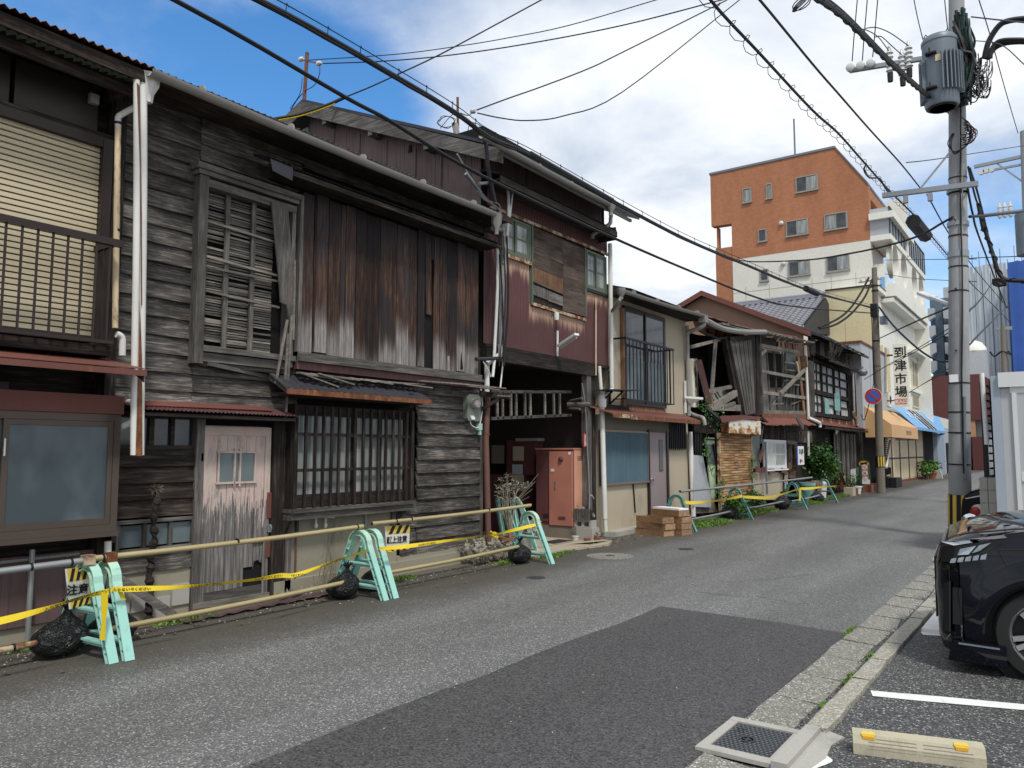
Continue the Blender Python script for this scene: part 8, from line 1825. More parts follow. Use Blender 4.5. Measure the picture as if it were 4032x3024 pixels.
trf=thing('transformer','grey cylindrical pole transformer with cooling fins','transformer',(tcx,ty_,tzb))
part('tank','tin_grey',trf,MB().lathe([(tr_r*.93,tzb),(tr_r,tzb+.06),(tr_r,tzt-.10),(tr_r*1.04,tzt-.09),(tr_r*1.04,tzt-.03),(tr_r*.9,tzt+.03),(.02,tzt+.08)],(tcx,ty_,0),n=36));part('base_ring','black_iron',trf,MB().lathe([(tr_r*.8,tzb-.02),(tr_r*.8,tzb+.01),(tr_r*.7,tzb+.01),(tr_r*.7,tzb-.02)],(tcx,ty_,0),n=28))
for i in range(9):
 a_=rad(-78+i*11);c_=Vector((tcx+math.cos(a_)*tr_r,ty_+math.sin(a_)*tr_r,0));o_=Vector((math.cos(a_),math.sin(a_),0));part('fin','tin_grey',trf,MB().beam(c_+o_*.04+Vector((0,0,tzb+.22)),c_+o_*.04+Vector((0,0,tzt-.36)),.02,.09,up=o_))
for i in range(4):
 a_=rad(185+i*11);c_=Vector((tcx+math.cos(a_)*tr_r,ty_+math.sin(a_)*tr_r,0));o_=Vector((math.cos(a_),math.sin(a_),0));part('fin','tin_grey',trf,MB().beam(c_+o_*.03+Vector((0,0,tzb+.1)),c_+o_*.03+Vector((0,0,tzt-.4)),.02,.07,up=o_))
for(u,v)in((605,345),(610,570)):c_=FY('b',u,v,ty_-tr_r-.02);part('bracket','black_iron',trf,MB().box(c_[0]-.09,c_[0]+.09,ty_-tr_r-.08,ty_-tr_r+.05,c_[1]-.03,c_[1]).box(c_[0]-.03,c_[0]-.01,ty_-tr_r-.06,ty_-tr_r-.04,c_[1],c_[1]+.09))
c_=FY('b',652,372,ty_-tr_r-.02);part('label_plate','cream_shop',trf,MB().box(c_[0]-.045,c_[0]+.045,ty_-tr_r-.012,ty_-tr_r+.02,c_[1]-.06,c_[1]+.06))
for(u,v)in((572,235),(712,195)):c_=FY('b',u,v,ty_-.1);part('lifting_eye','black_iron',trf,MB().tube([(c_[0],ty_-.1,c_[1]-.12),(c_[0]-.03,ty_-.1,c_[1]-.03),(c_[0],ty_-.1,c_[1]+.02),(c_[0]+.03,ty_-.1,c_[1]-.03),(c_[0]+.01,ty_-.1,c_[1]-.12)],.012,5))
part('mount','black_iron',trf,MB().box(tcx,BP.x+.5,ty_+.1,16.3,tzb+.15,tzb+.25));part('mount','black_iron',trf,MB().box(tcx,BP.x+.5,ty_+.1,16.3,tzt-.4,tzt-.3))
tg=thing('cable_tangle','thick tangle of dark cables hanging on the right of the pole behind the transformer','cables',(-1.1,16.2,8))
rs=random.Random(5)
for i in range(60):
 u0=rs.uniform(765,850);q=[(u0+rs.uniform(-20,20),rs.uniform(60,260)),(u0+rs.uniform(-10,50),rs.uniform(260,380)),(u0+rs.uniform(0,70),rs.uniform(380,520)),(u0+rs.uniform(-20,50),rs.uniform(520,680))]
 part('cable','wire_green' if i%2 else 'wire',tg,MB().tube(smooth([Vector((FY('b',u,v,16.0+.0*i)[0],16.0+rs.uniform(-.12,.1),FY('b',u,v,16.0)[1]))for u,v in q],4),rs.uniform(.012,.034),5))
for i in range(55):
 u0,v0=rs.uniform(835,960),rs.uniform(380,560);ru,rv=rs.uniform(20,55),rs.uniform(45,110);q=[]
 for k_ in range(9):a_=k_/8*math.pi*rs.uniform(1.0,1.3)-.3;q.append((u0+ru*math.cos(a_),v0+rv*math.sin(a_)))
 part('cable_loop','wire' if i%3 else 'wire_grey',tg,MB().tube(smooth([Vector((FY('b',u,v,16)[0],16+rs.uniform(-.05,.05)*0+.02*i*.3-.1,FY('b',u,v,16)[1]))for u,v in q],2),rs.uniform(.006,.012),4))
for i in range(20):
 q=[];ru,rv=rs.uniform(40,100),rs.uniform(30,90);u0,v0=800+rs.uniform(-10,20),860+rs.uniform(-30,30)
 for k_ in range(9):a_=-1.3+k_/8*2.8;q.append((u0+ru*math.cos(a_),v0+rv*math.sin(a_)))
 part('cable_loop','wire' if i%4 else 'rust_pipe',tg,MB().tube(smooth([Vector((FY('b',u,v,16)[0],16-.05+.01*i,FY('b',u,v,16)[1]))for u,v in q],2),rs.uniform(.005,.010),4))
for i in range(4):
 q=[(745+i*5,870),(715+i*8,940),(760,990+i*6),(830,960)];part('cable_loop','wire',tg,MB().tube(smooth([Vector((FY('b',u,v,15.95)[0],15.95,FY('b',u,v,15.95)[1]))for u,v in q],4),.007,4))
# ---- wooden looking old pole with the no parking sign
q2b=Vector((-5.95,32.56,0));q2t=Vector((*[FY('9',1232,920,32.6)[0],32.6],FY('9',1232,920,32.6)[1]))
p2=thing('old_utility_pole','slim brown grey utility pole standing beside the orange awning','utility pole',tuple(q2b));part('shaft','old_pole',p2,MB().tube([q2b.lerp(q2t,i/6)for i in range(7)],[.165-.011*i for i in range(7)],16))
def o2(z,dx=0,dy=0):return q2b.lerp(q2t,z/q2t.z)+Vector((dx,dy,0))
for z in(8.1,7.1,5.9,4.9,7.9):part('band','black_iron',p2,MB().tube([o2(z-.03),o2(z+.03)],.13,12))
part('black_band','plastic_black',p2,MB().tube([o2(FY('a',555,1325,32.4)[1]),o2(FY('a',555,1235,32.4)[1])],.172,16));zz0,zz1=FY('a',555,1325,32.4)[1],FY('a',555,1235,32.4)[1]
for i in range(5):a_=rad(-95+i*30);c_=o2((zz0+zz1)/2);part('yellow_strip','sign_yellow',p2,MB().beam(Vector((c_.x+.172*math.cos(a_),c_.y+.172*math.sin(a_),zz0+.02)),Vector((c_.x+.172*math.cos(a_),c_.y+.172*math.sin(a_),zz1-.02)),.05,.012,up=(math.cos(a_),math.sin(a_),0)))
part('clamp_box','black_iron',p2,MB().box(o2(7.1).x-.15,o2(7.1).x+.1,32.35,32.7,6.85,7.35));part('cross_arm','galv',p2,MB().beam(o2(8.3,-.6),o2(8.35,.25),.05,.05));part('cross_arm','rust_iron',p2,MB().beam(o2(8.05,-.35),o2(8.1,.25),.05,.05))
for dx in(-.5,-.3,.15):part('insulator','ceramic',p2,MB().lathe([(.03,-.02),(.05,.03),(.03,.1)],tuple(o2(8.36,dx)),'Z',10))
part('junction_box','tin_grey',p2,MB().box(*[FY('9',u,1260,32.5)[0]for u in(1272,1318)],32.3,32.6,FY('9',1290,1290,32.5)[1],FY('9',1290,1240,32.5)[1]))
pipe(p2,[o2(z,-.13,-.08)for z in(4.2,5.2,6.4,7.4)],.02,'wire','riser_cable',5);pipe(p2,[o2(4.2,-.13,-.1),Vector((-6.5,33.0,2.9)),Vector((-6.85,34.0,3.1))],.018,'wire','loop_cable',5,5)
np_=thing('no_parking_sign','round blue no parking sign with red ring and slash fixed to the slim pole','traffic sign',(-6.1,32.3,3.4));cN=FY('a',494,747,32.25);rN=(FY('a',566,747,32.25)[0]-FY('a',421,747,32.25)[0])/2
NY=32.25
def disc(nm,m,r_,d_):return part(nm,m,np_,MB().lathe([(r_,0),(r_,-.006)],(cN[0],NY-d_,cN[1]),'Y',40))
disc('back_plate','galv',rN,-.01);disc('white_rim','paper',rN,.002);disc('red_ring','red_paint',rN*.95,.009);disc('blue_disc','blue_paint',rN*.70,.016)
v1=Vector((-.707,0,.707));v2=Vector((.707,0,.707));cc0=Vector((cN[0],NY-.026,cN[1]));part('red_slash','red_paint',np_,MB().prism([cc0+v1*rN*.71+v2*rN*.1,cc0+v1*rN*.71-v2*rN*.1,cc0-v1*rN*.71-v2*rN*.1,cc0-v1*rN*.71+v2*rN*.1],(0,-.003,0)))
part('bracket','black_iron',np_,MB().box(cN[0]+.1,o2(3.5).x,NY+.01,NY+.06,cN[1]-.03,cN[1]+.03))
# ---- far poles at the right
fp_=thing('distant_pole','distant grey utility pole with cross arms at the right edge','utility pole',(-.6,26,0));xA,zA=FY('b',1208,860,26);part('shaft','pole',fp_,MB().tube([(xA-.14,26,0),(xA+.05,26,zA)],[.18,.13],14));
arm(fp_,'b',(888,1090),(1240,1015),26,.09);arm(fp_,'b',(930,1125),(1240,1068),26,.06);arm(fp_,'b',(920,1412),(1240,1375),26,.09);arm(fp_,'b',(1040,1070),(1210,1190),26,.04)
for u,v in((935,1125),(967,1115),(1003,1108)):c_=FY('b',u,v,26);part('insulator','ceramic',fp_,MB().lathe([(.08,-.05),(.08,.05)],(c_[0],26,c_[1]),'Y',12))
for u,v in((1055,1380),(1088,1375),(1125,1370)):c_=FY('b',u,v,26);part('bushing','ceramic',fp_,MB().lathe([(.03,-.22),(.06,-.16),(.04,-.05),(.06,0),(.04,.08),(.06,.1),(.02,.25)],(c_[0],26,c_[1]),'Z',10))
part('can','tin_grey',fp_,MB().lathe([(.3,-1.2),(.3,0)],(FY('b',1235,1440,26)[0],26,FY('b',1235,1395,26)[1]),'Z',16))
wp=thing('wooden_pole','small brown pole with a crossbar in front of the grey scaffold mesh','utility pole',(-2.65,50,0));a=FY('c',745,640,50);b=FY('c',745,950,50);part('shaft','old_pole',wp,MB().tube([(b[0]-.05,50,0),(a[0],50,a[1])],.14,10));part('cross_arm','galv',wp,MB().beam((FY('c',695,655,50)[0],50,FY('c',695,655,50)[1]),(FY('c',805,650,50)[0],50,FY('c',805,650,50)[1]),.15,.2))
part('cable_coil','wire',wp,MB().tube(smooth([(FY('c',u,v,50)[0],49.9,FY('c',u,v,50)[1])for u,v in((660,805),(690,835),(735,805),(770,810),(800,825),(780,800))],4),.05,5))
sl2=thing('street_light','slim white street light arm reaching left from the big pole','street light',tuple(on_pole(5.2)));part('arm','shed_white',sl2,MB().beam((FY('c',215,425,20)[0],20,FY('c',215,425,20)[1]),(FY('c',385,490,16.4)[0],16.4,FY('c',385,490,16.4)[1]),.05,.05));part('lamp_head','shed_white',sl2,MB().beam((FY('c',205,420,20.3)[0],20.3,FY('c',205,420,20.3)[1]),(FY('c',290,455,18.5)[0],18.5,FY('c',290,455,18.5)[1]),.16,.07))
for z_ in(5.28,):part('collar','galv',sl2,MB().tube([on_pole(z_-.06),on_pole(z_+.06)],.18,16))
# ---- black minivan, nose at left
VA=rad(5);vx=Vector((math.cos(VA),math.sin(VA),0));vy=Vector((-math.sin(VA),math.cos(VA),0));VO=Vector((-.84,6.44,0))
def V(s_,t_,z):return VO+vx*s_+vy*t_+Vector((0,0,z))
mv=thing('black_minivan','glossy black minivan parked nose to the street at the right edge','minivan',tuple(VO));CW=1.82
def fend(z,t):
 side=min(t,CW-t);corner=max(0,.26-side)/.26
 zz_=z;base=0.0
 if zz_>.80:base=(zz_-.80)*.42+max(0,zz_-.93)*1.6
 elif zz_<.25:base=(.25-zz_)*.25
 elif .5<zz_<.62:base=-.005
 return base+.15*corner**2.4
body=[]
zs=[.16,.20,.25,.32,.40,.48,.55,.60,.66,.72,.78,.84,.90,.95,.985,1.01]
ts=[0,.012,.04,.08,.13,.19,.26,.36,.55,.8,.91,1.02,1.27,1.46,1.56,1.63,1.69,1.74,1.78,1.808,1.82]
mb=MB();vs=[]
for z in zs:
 for t_ in ts:vs.append(V(fend(z,t_),t_+(.015 if z<.2 and t_<.1 else 0),z))
k_=len(ts);mb.add(vs,[(i*k_+j,i*k_+j+1,(i+1)*k_+j+1,(i+1)*k_+j)for i in range(len(zs)-1)for j in range(k_-1)]);mb.smooth=True
nose=part('front_bumper','car',mv,mb)
# side panels, curved in section, cut by the wheel arches
WCS=(.67,3.55)
def ztop(s_):return .985+.055*min(1,max(0,s_-.2)/.3)+.05*min(1,max(0,s_-.5)/.8)+.02*min(1,max(0,s_-1.3)/2)
def zlow(s_):
 z=.20
 for c_ in WCS:
  d_=abs(s_-c_)
  if d_<.39:z=max(z,.31+math.sqrt(max(0,.39**2-d_*d_)))
 return z
def bulge(s_,z):
 b=-.035*max(0,(z-.86)/.25)**1.5-.03*max(0,(.55-z)/.35)**1.6
 for c_ in WCS:d_=abs(math.hypot(s_-c_,z-.31)-.42);b+=.020*max(0,1-d_/.12)
 return b+.012*math.sin((z-.3)*6.5)
ss_=[.16,.2,.24,.279,.281,.30,.32,.34]+[.36+.02*i for i in range(39)]+[1.2+.15*i for i in range(13)]+[3.1,3.159,3.161]+[3.2+.04*i for i in range(18)]+[3.939,3.941,4.2,4.5,4.85]
def sidepan(t0,sg):
 vs=[];nz_=16
 for s_ in ss_:
  a,b=zlow(s_),ztop(s_)
  for j in range(nz_+1):
   z=a+(b-a)*j/nz_;s2=max(s_,fend(z,.02)if s_<.3 else s_);vs.append(V(s2,t0-sg*bulge(s_,z)+(.0 if s_>.3 else sg*.02*(.3-s_)/.14),z))
 mb=MB();k2=nz_+1;mb.add(vs,[(i*k2+j,i*k2+j+1,(i+1)*k2+j+1,(i+1)*k2+j)for i in range(len(ss_)-1)for j in range(nz_)]);mb.smooth=True;return mb
part('side_panel','car',mv,sidepan(.0,1));part('side_panel','car',mv,sidepan(CW,-1))
for c_ in WCS:part('arch_lip','plastic_black',mv,MB().tube([V(c_+.385*math.cos(a_),.03,.31+.385*math.sin(a_))for a_ in[i*math.pi/16 for i in range(17)]],.012,5))
part('inner_floor','plastic_black',mv,MB().prism([V(.2,.05,.18),V(4.8,.05,.18),V(4.8,CW-.05,.18),V(.2,CW-.05,.18)],(0,0,.04)))
mb=MB();hp=[(.20,1.0),(.24,1.03),(.4,1.075),(.7,1.115),(1.0,1.14),(1.25,1.15)];vs=[]
for s_,z in hp:
 for j in range(13):t_=CW*j/12;e_=abs(t_-CW/2)/(CW/2);vs.append(V(s_+.10*e_**3*(1 if s_<.5 else .3),t_,z-.045*e_**4+.012*(1-e_)))
mb.add(vs,[(i*13+j,i*13+j+1,(i+1)*13+j+1,(i+1)*13+j)for i in range(len(hp)-1)for j in range(12)]);mb.smooth=True;part('bonnet','car',mv,mb)
part('bonnet_gap','plastic_black',mv,MB().tube([V(.17,.03,.995),V(.24,.02,1.015),V(.5,.006,1.055),V(.95,.004,1.095)],.006,5))
part('windscreen','car_glass',mv,MB().prism([V(1.2,.08,1.13),V(1.2,CW-.08,1.13),V(1.95,CW-.18,1.80),V(1.95,.18,1.80)],(.02,0,-.02)));part('roof','car',mv,MB().prism([V(1.95,.14,1.80),V(4.7,.14,1.86),V(4.8,.05,1.12),V(1.2,.03,1.125)],tuple(vy*(CW-.2))))
part('side_glass','car_glass',mv,MB().prism([V(1.45,.06,1.15),V(4.6,.06,1.15),V(4.5,.13,1.72),V(1.95,.13,1.72)],tuple(vy*-.015)));part('cabin_floor','plastic_black',mv,MB().prism([V(.35,.12,.2),V(4.7,.12,.2),V(4.7,CW-.12,.2),V(.35,CW-.12,.2)],(0,0,.1)))
def hl(name,mat,pts,d_=.012,lab=None):return part(name,mat,mv,MB().prism([V(*p)for p in pts],tuple(-vy*d_)),lab)
# headlight wraps the corner: traced on the side, then on the nose
hl('chrome_strip','chrome',[(.03,.10,.905),(.13,.015,.92),(.40,-.004,.985),(.46,-.004,.995),(.44,-.004,1.015),(.22,-.002,.972),(.05,.09,.935)])
hd0=hl('headlight','plastic_black',[(.04,.10,.79),(.12,.012,.80),(.25,-.002,.845),(.42,-.002,.95),(.40,-.002,.98),(.14,.01,.915),(.04,.10,.90)],.014)
for pts in([(.15,-.008,.855),(.22,-.016,.865),(.27,-.016,.93),(.17,-.012,.90)],[(.24,-.016,.875),(.29,-.016,.895),(.36,-.016,.955),(.29,-.016,.935)]):part('lens','lamp',hd0,MB().prism([V(*p)for p in pts],tuple(-vy*.008)))
for i in range(5):s0=.10+i*.047;part('led_lens','lamp',hd0,MB().prism([V(s0,.004-.006*i,.795+i*.010),V(s0+.035,.0-.006*i,.80+i*.010),V(s0+.045,.0-.006*i,.835+i*.011),V(s0+.01,.004-.006*i,.825+i*.010)],tuple(-vy*.016)))
mb=MB();part('fog_recess','plastic_black',mv,MB().prism([V(.10,.02,.36),V(.16,.004,.36),(V(.17,.002,.62)),V(.11,.018,.62)],tuple(-vy*.006)))
part('bumper_blade','plastic_black',mv,MB().prism([V(.055,.06,.30),V(.085,.03,.30),V(.10,.02,.66),V(.065,.05,.64)],tuple(-vx*.012)))
part('chrome_blade','chrome',mv,MB().beam(V(.06,.05,.245),V(.085,.03,.285),.012,.008));part('skirt','car',mv,MB().prism([V(.06,.02,.10),V(.42,-.004,.10),V(.42,-.004,.24),V(.09,-.004,.25)],tuple(vy*.06)));part('skirt_edge','chrome',mv,MB().beam(V(.13,-.006,.232),V(.38,-.006,.222),.004,.012)).data.materials[0]=M['tin_grey']
g_=part('grille','plastic_black',mv,MB().prism([V(-.004,.30,.35),V(-.004,CW-.30,.35),V(.0,CW-.30,.80),V(.0,.30,.80)],tuple(-vx*.012)))
for i in range(7):part('grille_bar','chrome',g_,MB().beam(V(-.02,.3,.40+i*.06),V(-.02,CW-.3,.40+i*.06),.012,.014))
part('door_gap','plastic_black',mv,MB().beam(V(1.42,-.001,.3),V(1.40,-.001,1.12),.004,.006));part('fender_seam','plastic_black',mv,MB().tube([V(.40,-.002,.90),V(.46,-.002,.78),V(.52,-.002,.66)],.003,4));part('fender_line','plastic_black',mv,MB().tube([V(.40,.0,.905),V(.7,.0,.925),V(1.3,.004,.94)],.003,4))
part('wheel_well','plastic_black',mv,MB().tube([V(WCS[0],.14,.31),V(WCS[0],.36,.31)],.40,20))
for s_ in WCS:
 wc=V(s_,.12,.325);R=Matrix((vx,-vy,Vector((0,0,1)))).transposed()
 wh=thing('_tmp',None,None)if False else None
 def ring(prof,n=40):
  vs=[];
  for r_,h_ in prof:
   for i in range(n):a_=2*math.pi*i/n;vs.append(wc+vx*(r_*math.cos(a_))+Vector((0,0,r_*math.sin(a_)))-vy*h_)
  m_=len(prof);mb=MB();mb.add(vs,[(i*n+j,i*n+(j+1)%n,(i+1)*n+(j+1)%n,(i+1)*n+j)for i in range(m_-1)for j in range(n)]);mb.smooth=True;return mb
 wo=part('wheel','rubber',mv,ring([(.20,-.1),(.31,-.1),(.325,-.06),(.325,.05),(.305,.085),(.235,.09),(.228,.08)]))
 part('rim','alloy',wo,ring([(.232,.085),(.225,.092),(.212,.07),(.205,-.05)]));part('hub','plastic_black',wo,ring([(.205,.0),(.02,.0)]));part('hub_cap','alloy',wo,ring([(.045,.05),(.04,.075),(.002,.08)]))
 for i in range(10):
  a_=2*math.pi*i/10;a2_=a_+.16*(1 if i%2 else-1);p0=wc+vx*(.035*math.cos(a_))+Vector((0,0,.035*math.sin(a_)))-vy*.06;p1=wc+vx*(.212*math.cos(a2_))+Vector((0,0,.212*math.sin(a2_)))-vy*.072;part('spoke','alloy',wo,MB().beam(p0,p1,.034,.02,up=-vy))
part('mirror','car',mv,MB().beam(V(1.5,-.16,1.22),V(1.66,-.16,1.24),.16,.2));part('wiper','plastic_black',mv,MB().tube([V(1.05,.35,1.17),V(1.15,.8,1.19),V(1.1,1.3,1.18)],.016,5));part('wiper','plastic_black',mv,MB().tube([V(.95,1.0,1.175),V(1.15,1.25,1.22),V(1.2,1.6,1.2)],.02,5))
fm=thing('fender_mirror','chrome ball mirror on a white bracket behind the minivan bonnet','mirror',(-1.0,9,0));y_=9.2;c_=FY('l',708,1460,y_);part('ball','chrome',fm,MB().lathe([(.001,-.12),(.06,-.11),(.085,-.05),(.088,.0),(.075,.05),(.045,.085),(.001,.1)],(c_[0],y_,c_[1]),'Z',20));d0=FY('l',585,1475,y_);d1=FY('l',680,1520,y_);part('bracket','paper',fm,MB().box(d0[0],d1[0],y_-.02,y_+.15,d1[1],d0[1]));part('post','galv',fm,MB().tube([(c_[0],y_,0),(c_[0],y_,c_[1]-.1)],.03,8))
# second black car, mostly hidden by the block wall
vx=Vector((1,.04,0)).normalized()
c2=thing('black_hatchback','rounded rear of a black car with a red tail lamp behind the block wall','car',(-1.0,17.4,0));CX,CYY=None,15.4
prof=[(630,1420),(632,1330),(640,1260),(665,1215),(720,1180),(790,1160),(860,1150),(960,1150)]
pt=[FY('l',u,v,CYY)for u,v in prof];b_=[(pt[0][0]+.03,.25),(pt[-1][0]+2.5,.25),(pt[-1][0]+2.5,pt[-1][1])]
mb=MB();poly=[(x_,CYY,z_)for x_,z_ in pt]+[(b_[2][0],CYY,b_[2][1]),(b_[1][0],CYY,b_[1][1]),(b_[0][0],CYY,b_[0][1])];part('body','car',c2,mb.prism(poly,(0,1.7,0)))
x_=FY('l',735,1355,CYY);part('tail_lamp','tail',c2,MB().lathe([(.08,0),(.075,-.03),(.03,-.04)],(x_[0]+.03,CYY,x_[1]),'Y',16));part('lamp_rim','ceramic',c2,MB().lathe([(.11,.01),(.12,-.01),(.09,-.015)],(x_[0]+.08,CYY,x_[1]),'Y',16))
part('spoiler_line','chrome',c2,MB().beam((pt[3][0],CYY-.01,pt[3][1]-.06),(pt[6][0],CYY-.01,pt[4][1]-.05),.01,.02));part('rear_window','car_glass',c2,MB().prism([(pt[3][0]+.03,CYY-.006,pt[3][1]-.01),(pt[5][0],CYY-.006,pt[5][1]-.03),(pt[6][0],CYY-.006,pt[4][1]-.06),(pt[3][0]+.1,CYY-.006,pt[3][1]-.05)],(0,.01,0)));part('wheel','rubber',c2,MB().lathe([(.3,0),(.3,.2)],(pt[0][0]+.65,CYY-.03,.3),'Y',20))
def grit(name,label,n,fn,mat,s0,s1):
 mb=MB()
 for i in range(n):
  x,y,z=fn();s_=random.uniform(s0,s1);a=random.uniform(0,3);c_,d_=math.cos(a)*s_,math.sin(a)*s_
  mb.add([(x+c_,y+d_,z),(x-d_,y+c_*.7,z),(x-c_,y-d_*.8,z),(x+d_,y-c_,z),(x+c_*.2,y,z+s_*.7)],[(0,1,4),(1,2,4),(2,3,4),(3,0,4)])
 return tag(mesh_obj(name,mb,mat),label,'litter',None,'stuff')
def edge_():y=random.uniform(1.5,32);return(-6.9+abs(random.gauss(0,.28)),y,.007)
grit('edge_grit','fine stones and crumbs gathered along the foot of the houses',1500,edge_,'stop_block',.003,.012)
grit('road_crumbs','few pale crumbs scattered on the road',260,lambda:(random.uniform(-6.5,-1.8),random.uniform(1.5,26),.006),'kerb_conc',.003,.008)
grit('gutter_grit','dark grit lying between gutter slabs and kerb',900,lambda:(random.gauss(-1.34,.03),random.uniform(1,14),-.008),'asphalt_lot',.004,.013)
def leafp():return(-6.8+abs(random.gauss(0,.25)),random.uniform(2,26),.01)
grit('dead_leaves','brown dead leaves and splinters along the house foot',240,leafp,'cover',.012,.03)
weeds('gutter_weeds','tiny weeds in the joint between gutter and kerb',[(-1.33,5.9,.03,.2),(-1.33,6.6,.02,.15),(-1.66,7.4,.02,.3),(-1.33,5.2,.02,.1)],.03,dens=900)
# ================================================================== overhead wires
def wire(label,A,B_,uv,r=.012,mat='wire',k=5,name='overhead_cable',grp='overhead cables'):
 A,B_=Vector(A),Vector(B_);q=smooth([A]+on_plane(A,B_,uv)+[B_],k)
 return thing_wire(name,label,q,r,mat,grp),q
def thing_wire(name,label,q,r,mat,grp):
 t_=thing(name,label,'cable',tuple(q[len(q)//2]),grp);part('strand',mat,t_,MB().tube(q,r,6));return t_
def coil(par,q,R_,turns_per_m,r=.006,mat='wire',off=(0,0,0),name='binding_wire'):
 pts=[];L_=0;
 for a,b in zip(q,q[1:]):
  seg=(b-a).length;n=max(1,int(seg*turns_per_m*8))
  for i in range(n):
   s_=L_+seg*i/n;a_=2*math.pi*s_*turns_per_m;d_=(b-a).normalized();sd_=d_.cross(Vector((0,0,1))).normalized();u2=sd_.cross(d_);pts.append(a.lerp(b,i/n)+sd_*R_*math.cos(a_)+u2*R_*math.sin(a_)+Vector(off))
  L_+=seg
 o=part(name,mat,par,MB().tube(pts,r,3,cap=False));return o
def ext(uv,x):return[PF('f',u,v,x)for u,v in uv]
xw=-5.95
# thick bundle hung from a messenger wire
P0=PF('f',1017,0,xw);P1=PF('9',1215,1180,-5.98)
q=[Vector((xw,1.2,5.62)),Vector(P0)]+[Vector(PF(*p,xw))for p in(('m',810,325),('m',1180,548),('m',1390,700),('m',1640,810),('6',1180,152),('6',1659,402),('9',400,903),('9',820,1072))]+[Vector(P1)]
qs=smooth(q,8);t1=thing_wire('overhead_cable','thick black cable bundle hung on a messenger wire with spaced hooks',qs,.032,'wire','overhead cables')
qm=[p+Vector((0,0,.10))for p in qs];part('messenger_wire','wire',t1,MB().tube(qm,.007,4));part('second_strand','wire',t1,MB().tube([p+Vector((.02,0,-.03+.01*math.sin(i)))for i,p in enumerate(qs)],.016,5))
acc=0
for i in range(2,len(qs)-1,1):
 acc+=(qs[i+1]-qs[i]).length
 if acc>.42:
  acc=0;p=qs[i];part('hanger_hook','wire',t1,MB().tube([p+Vector((.03,0,0)),p+Vector((.0,.03,.12)),p+Vector((0,.06,.09))],.005,4))
part('splice_sleeve','plastic_black',t1,MB().tube([PF('9',785,1055,xw),PF('9',858,1088,xw)],.09,10));part('splice_sleeve','plastic_black',t1,MB().tube([PF('m',1640,800,xw),PF('6',1180,150,xw)],.045,8))
q=smooth([Vector((-5.97,0.6,5.4)),Vector(PF('f',688,0,-5.97))]+[Vector(PF(*p,-5.97))for p in(('n',640,322),('m',760,590),('m',1140,826),('6',500,72),('6',1150,376),('6',1659,597),('8',700,132),('8',1000,200))]+[Vector(PF('8',1540,246,-5.97))],5)
thing_wire('overhead_cable','long black cable running down from the upper left in front of the timber house',q,.022,'wire','overhead cables')
# coil wrapped cable over the street
q=smooth([Vector(PF(*p,-3.2))for p in(('n',1760,-180),('n',1870,0),('n',2040,185),('n',2212,370),('b',0,870),('b',160,1050),('b',330,1240),('b',500,1410),('b',600,1530),('b',705,1655),('c',520,340),('c',640,460))]+[Vector(PF('c',800,620,-3.2))],5)
t2=thing_wire('overhead_cable','black cable wound with an open wire coil crossing above the street',q,.022,'wire','overhead cables');qa=[p for p in q if p.y<40]
coil(t2,qa,.085,1.9,.006,off=(0,0,-.04))
part('splice_closure','plastic_black',t2,MB().tube([PF('b',490,1445,-3.2),PF('b',570,1540,-3.2)],.20,8))
for p0 in((-3.2),):part('drop_loop','wire',t2,MB().tube(smooth([PF('b',185,1070,-3.2),PF('b',170,1110,-3.2),PF('b',205,1160,-3.2),PF('b',270,1165,-3.2),PF('b',300,1215,-3.2),PF('b',330,1258,-3.2)],4),.02,5))
q=smooth([Vector(PF(*p,-2.9))for p in(('n',1940,-100),('n',2035,0),('n',2212,215),('b',0,610),('b',210,850),('b',410,1070),('b',550,1245))],5)
thing_wire('overhead_cable','plain black cable right of the coil wound cable ending at the lower cross arm',q,.019,'wire','overhead cables')
q=smooth([Vector(PF(*p,-2.6))for p in(('b',580,1270),('b',720,1520),('c',520,210),('c',650,370),('c',780,520))],5)
thing_wire('overhead_cable','black cable descending behind the big pole to the right',q,.018,'wire','overhead cables')
q=smooth([Vector(PF(*p,-1.75))for p in(('b',-260,-90),('b',0,80),('b',180,250),('b',350,420),('b',540,590),('b',735,740))],6)
t3=thing_wire('overhead_cable','very thick twisted black cable coming down to the pole below the transformer',q,.032,'wire','overhead cables');coil(t3,q,.032,2.2,.012);part('second_strand','wire',t3,MB().tube([p+Vector((0,0,.06))for p in q],.014,5))
# service drops
M1=Vector(FY('m',250,230,10.5)[:1]+(10.5,)+FY('m',250,230,10.5)[1:])if False else Vector((FY('m',262,216,11.5)[0],11.5,FY('m',262,216,11.5)[1]))
def drop(label,k0,p0,y0,kuv,k1,p1,y1,r=.010,mat='wire'):
 A=FY(k0,*p0,y0);B_=FY(k1,*p1,y1);return wire(label,(A[0],y0,A[1]),(B_[0],y1,B_[1]),[Z(*p)for p in kuv],r,mat)
drop('thin upper service wire from the ridge pipe mast to the upper right','m',(262,216),11.5,(('m',800,180),('m',1200,128),('m',1500,78),('m',1880,0)),'n',(1720,-10),14.0)
drop('lower service wire from the ridge pipe mast to the upper right','m',(350,237),11.5,(('m',700,224),('m',1100,190),('m',1600,118),('m',2212,0)),'n',(1925,-5),14.5,.013)
drop('service wire rising from the second roof mast','m',(1290,533),10.0,(('m',1500,455),('m',1700,385),('m',2000,270),('m',2212,168)),'n',(1925,0),14.0,.012)
drop('slack service wire hanging low from the second roof mast','m',(1310,545),10.0,(('m',1450,575),('m',1620,592),('m',1850,562),('m',2212,415)),'n',(1985,-15),14.0,.011)
tw_d,qd=drop('yellow and black service cable rising past the ridge of the iron house','m',(0,590),8.0,(('m',200,555),('m',380,495),('m',480,450),('m',640,385),('m',815,305),('m',1040,200),('m',1250,90)),'n',(1330,-15),12.0,.013)
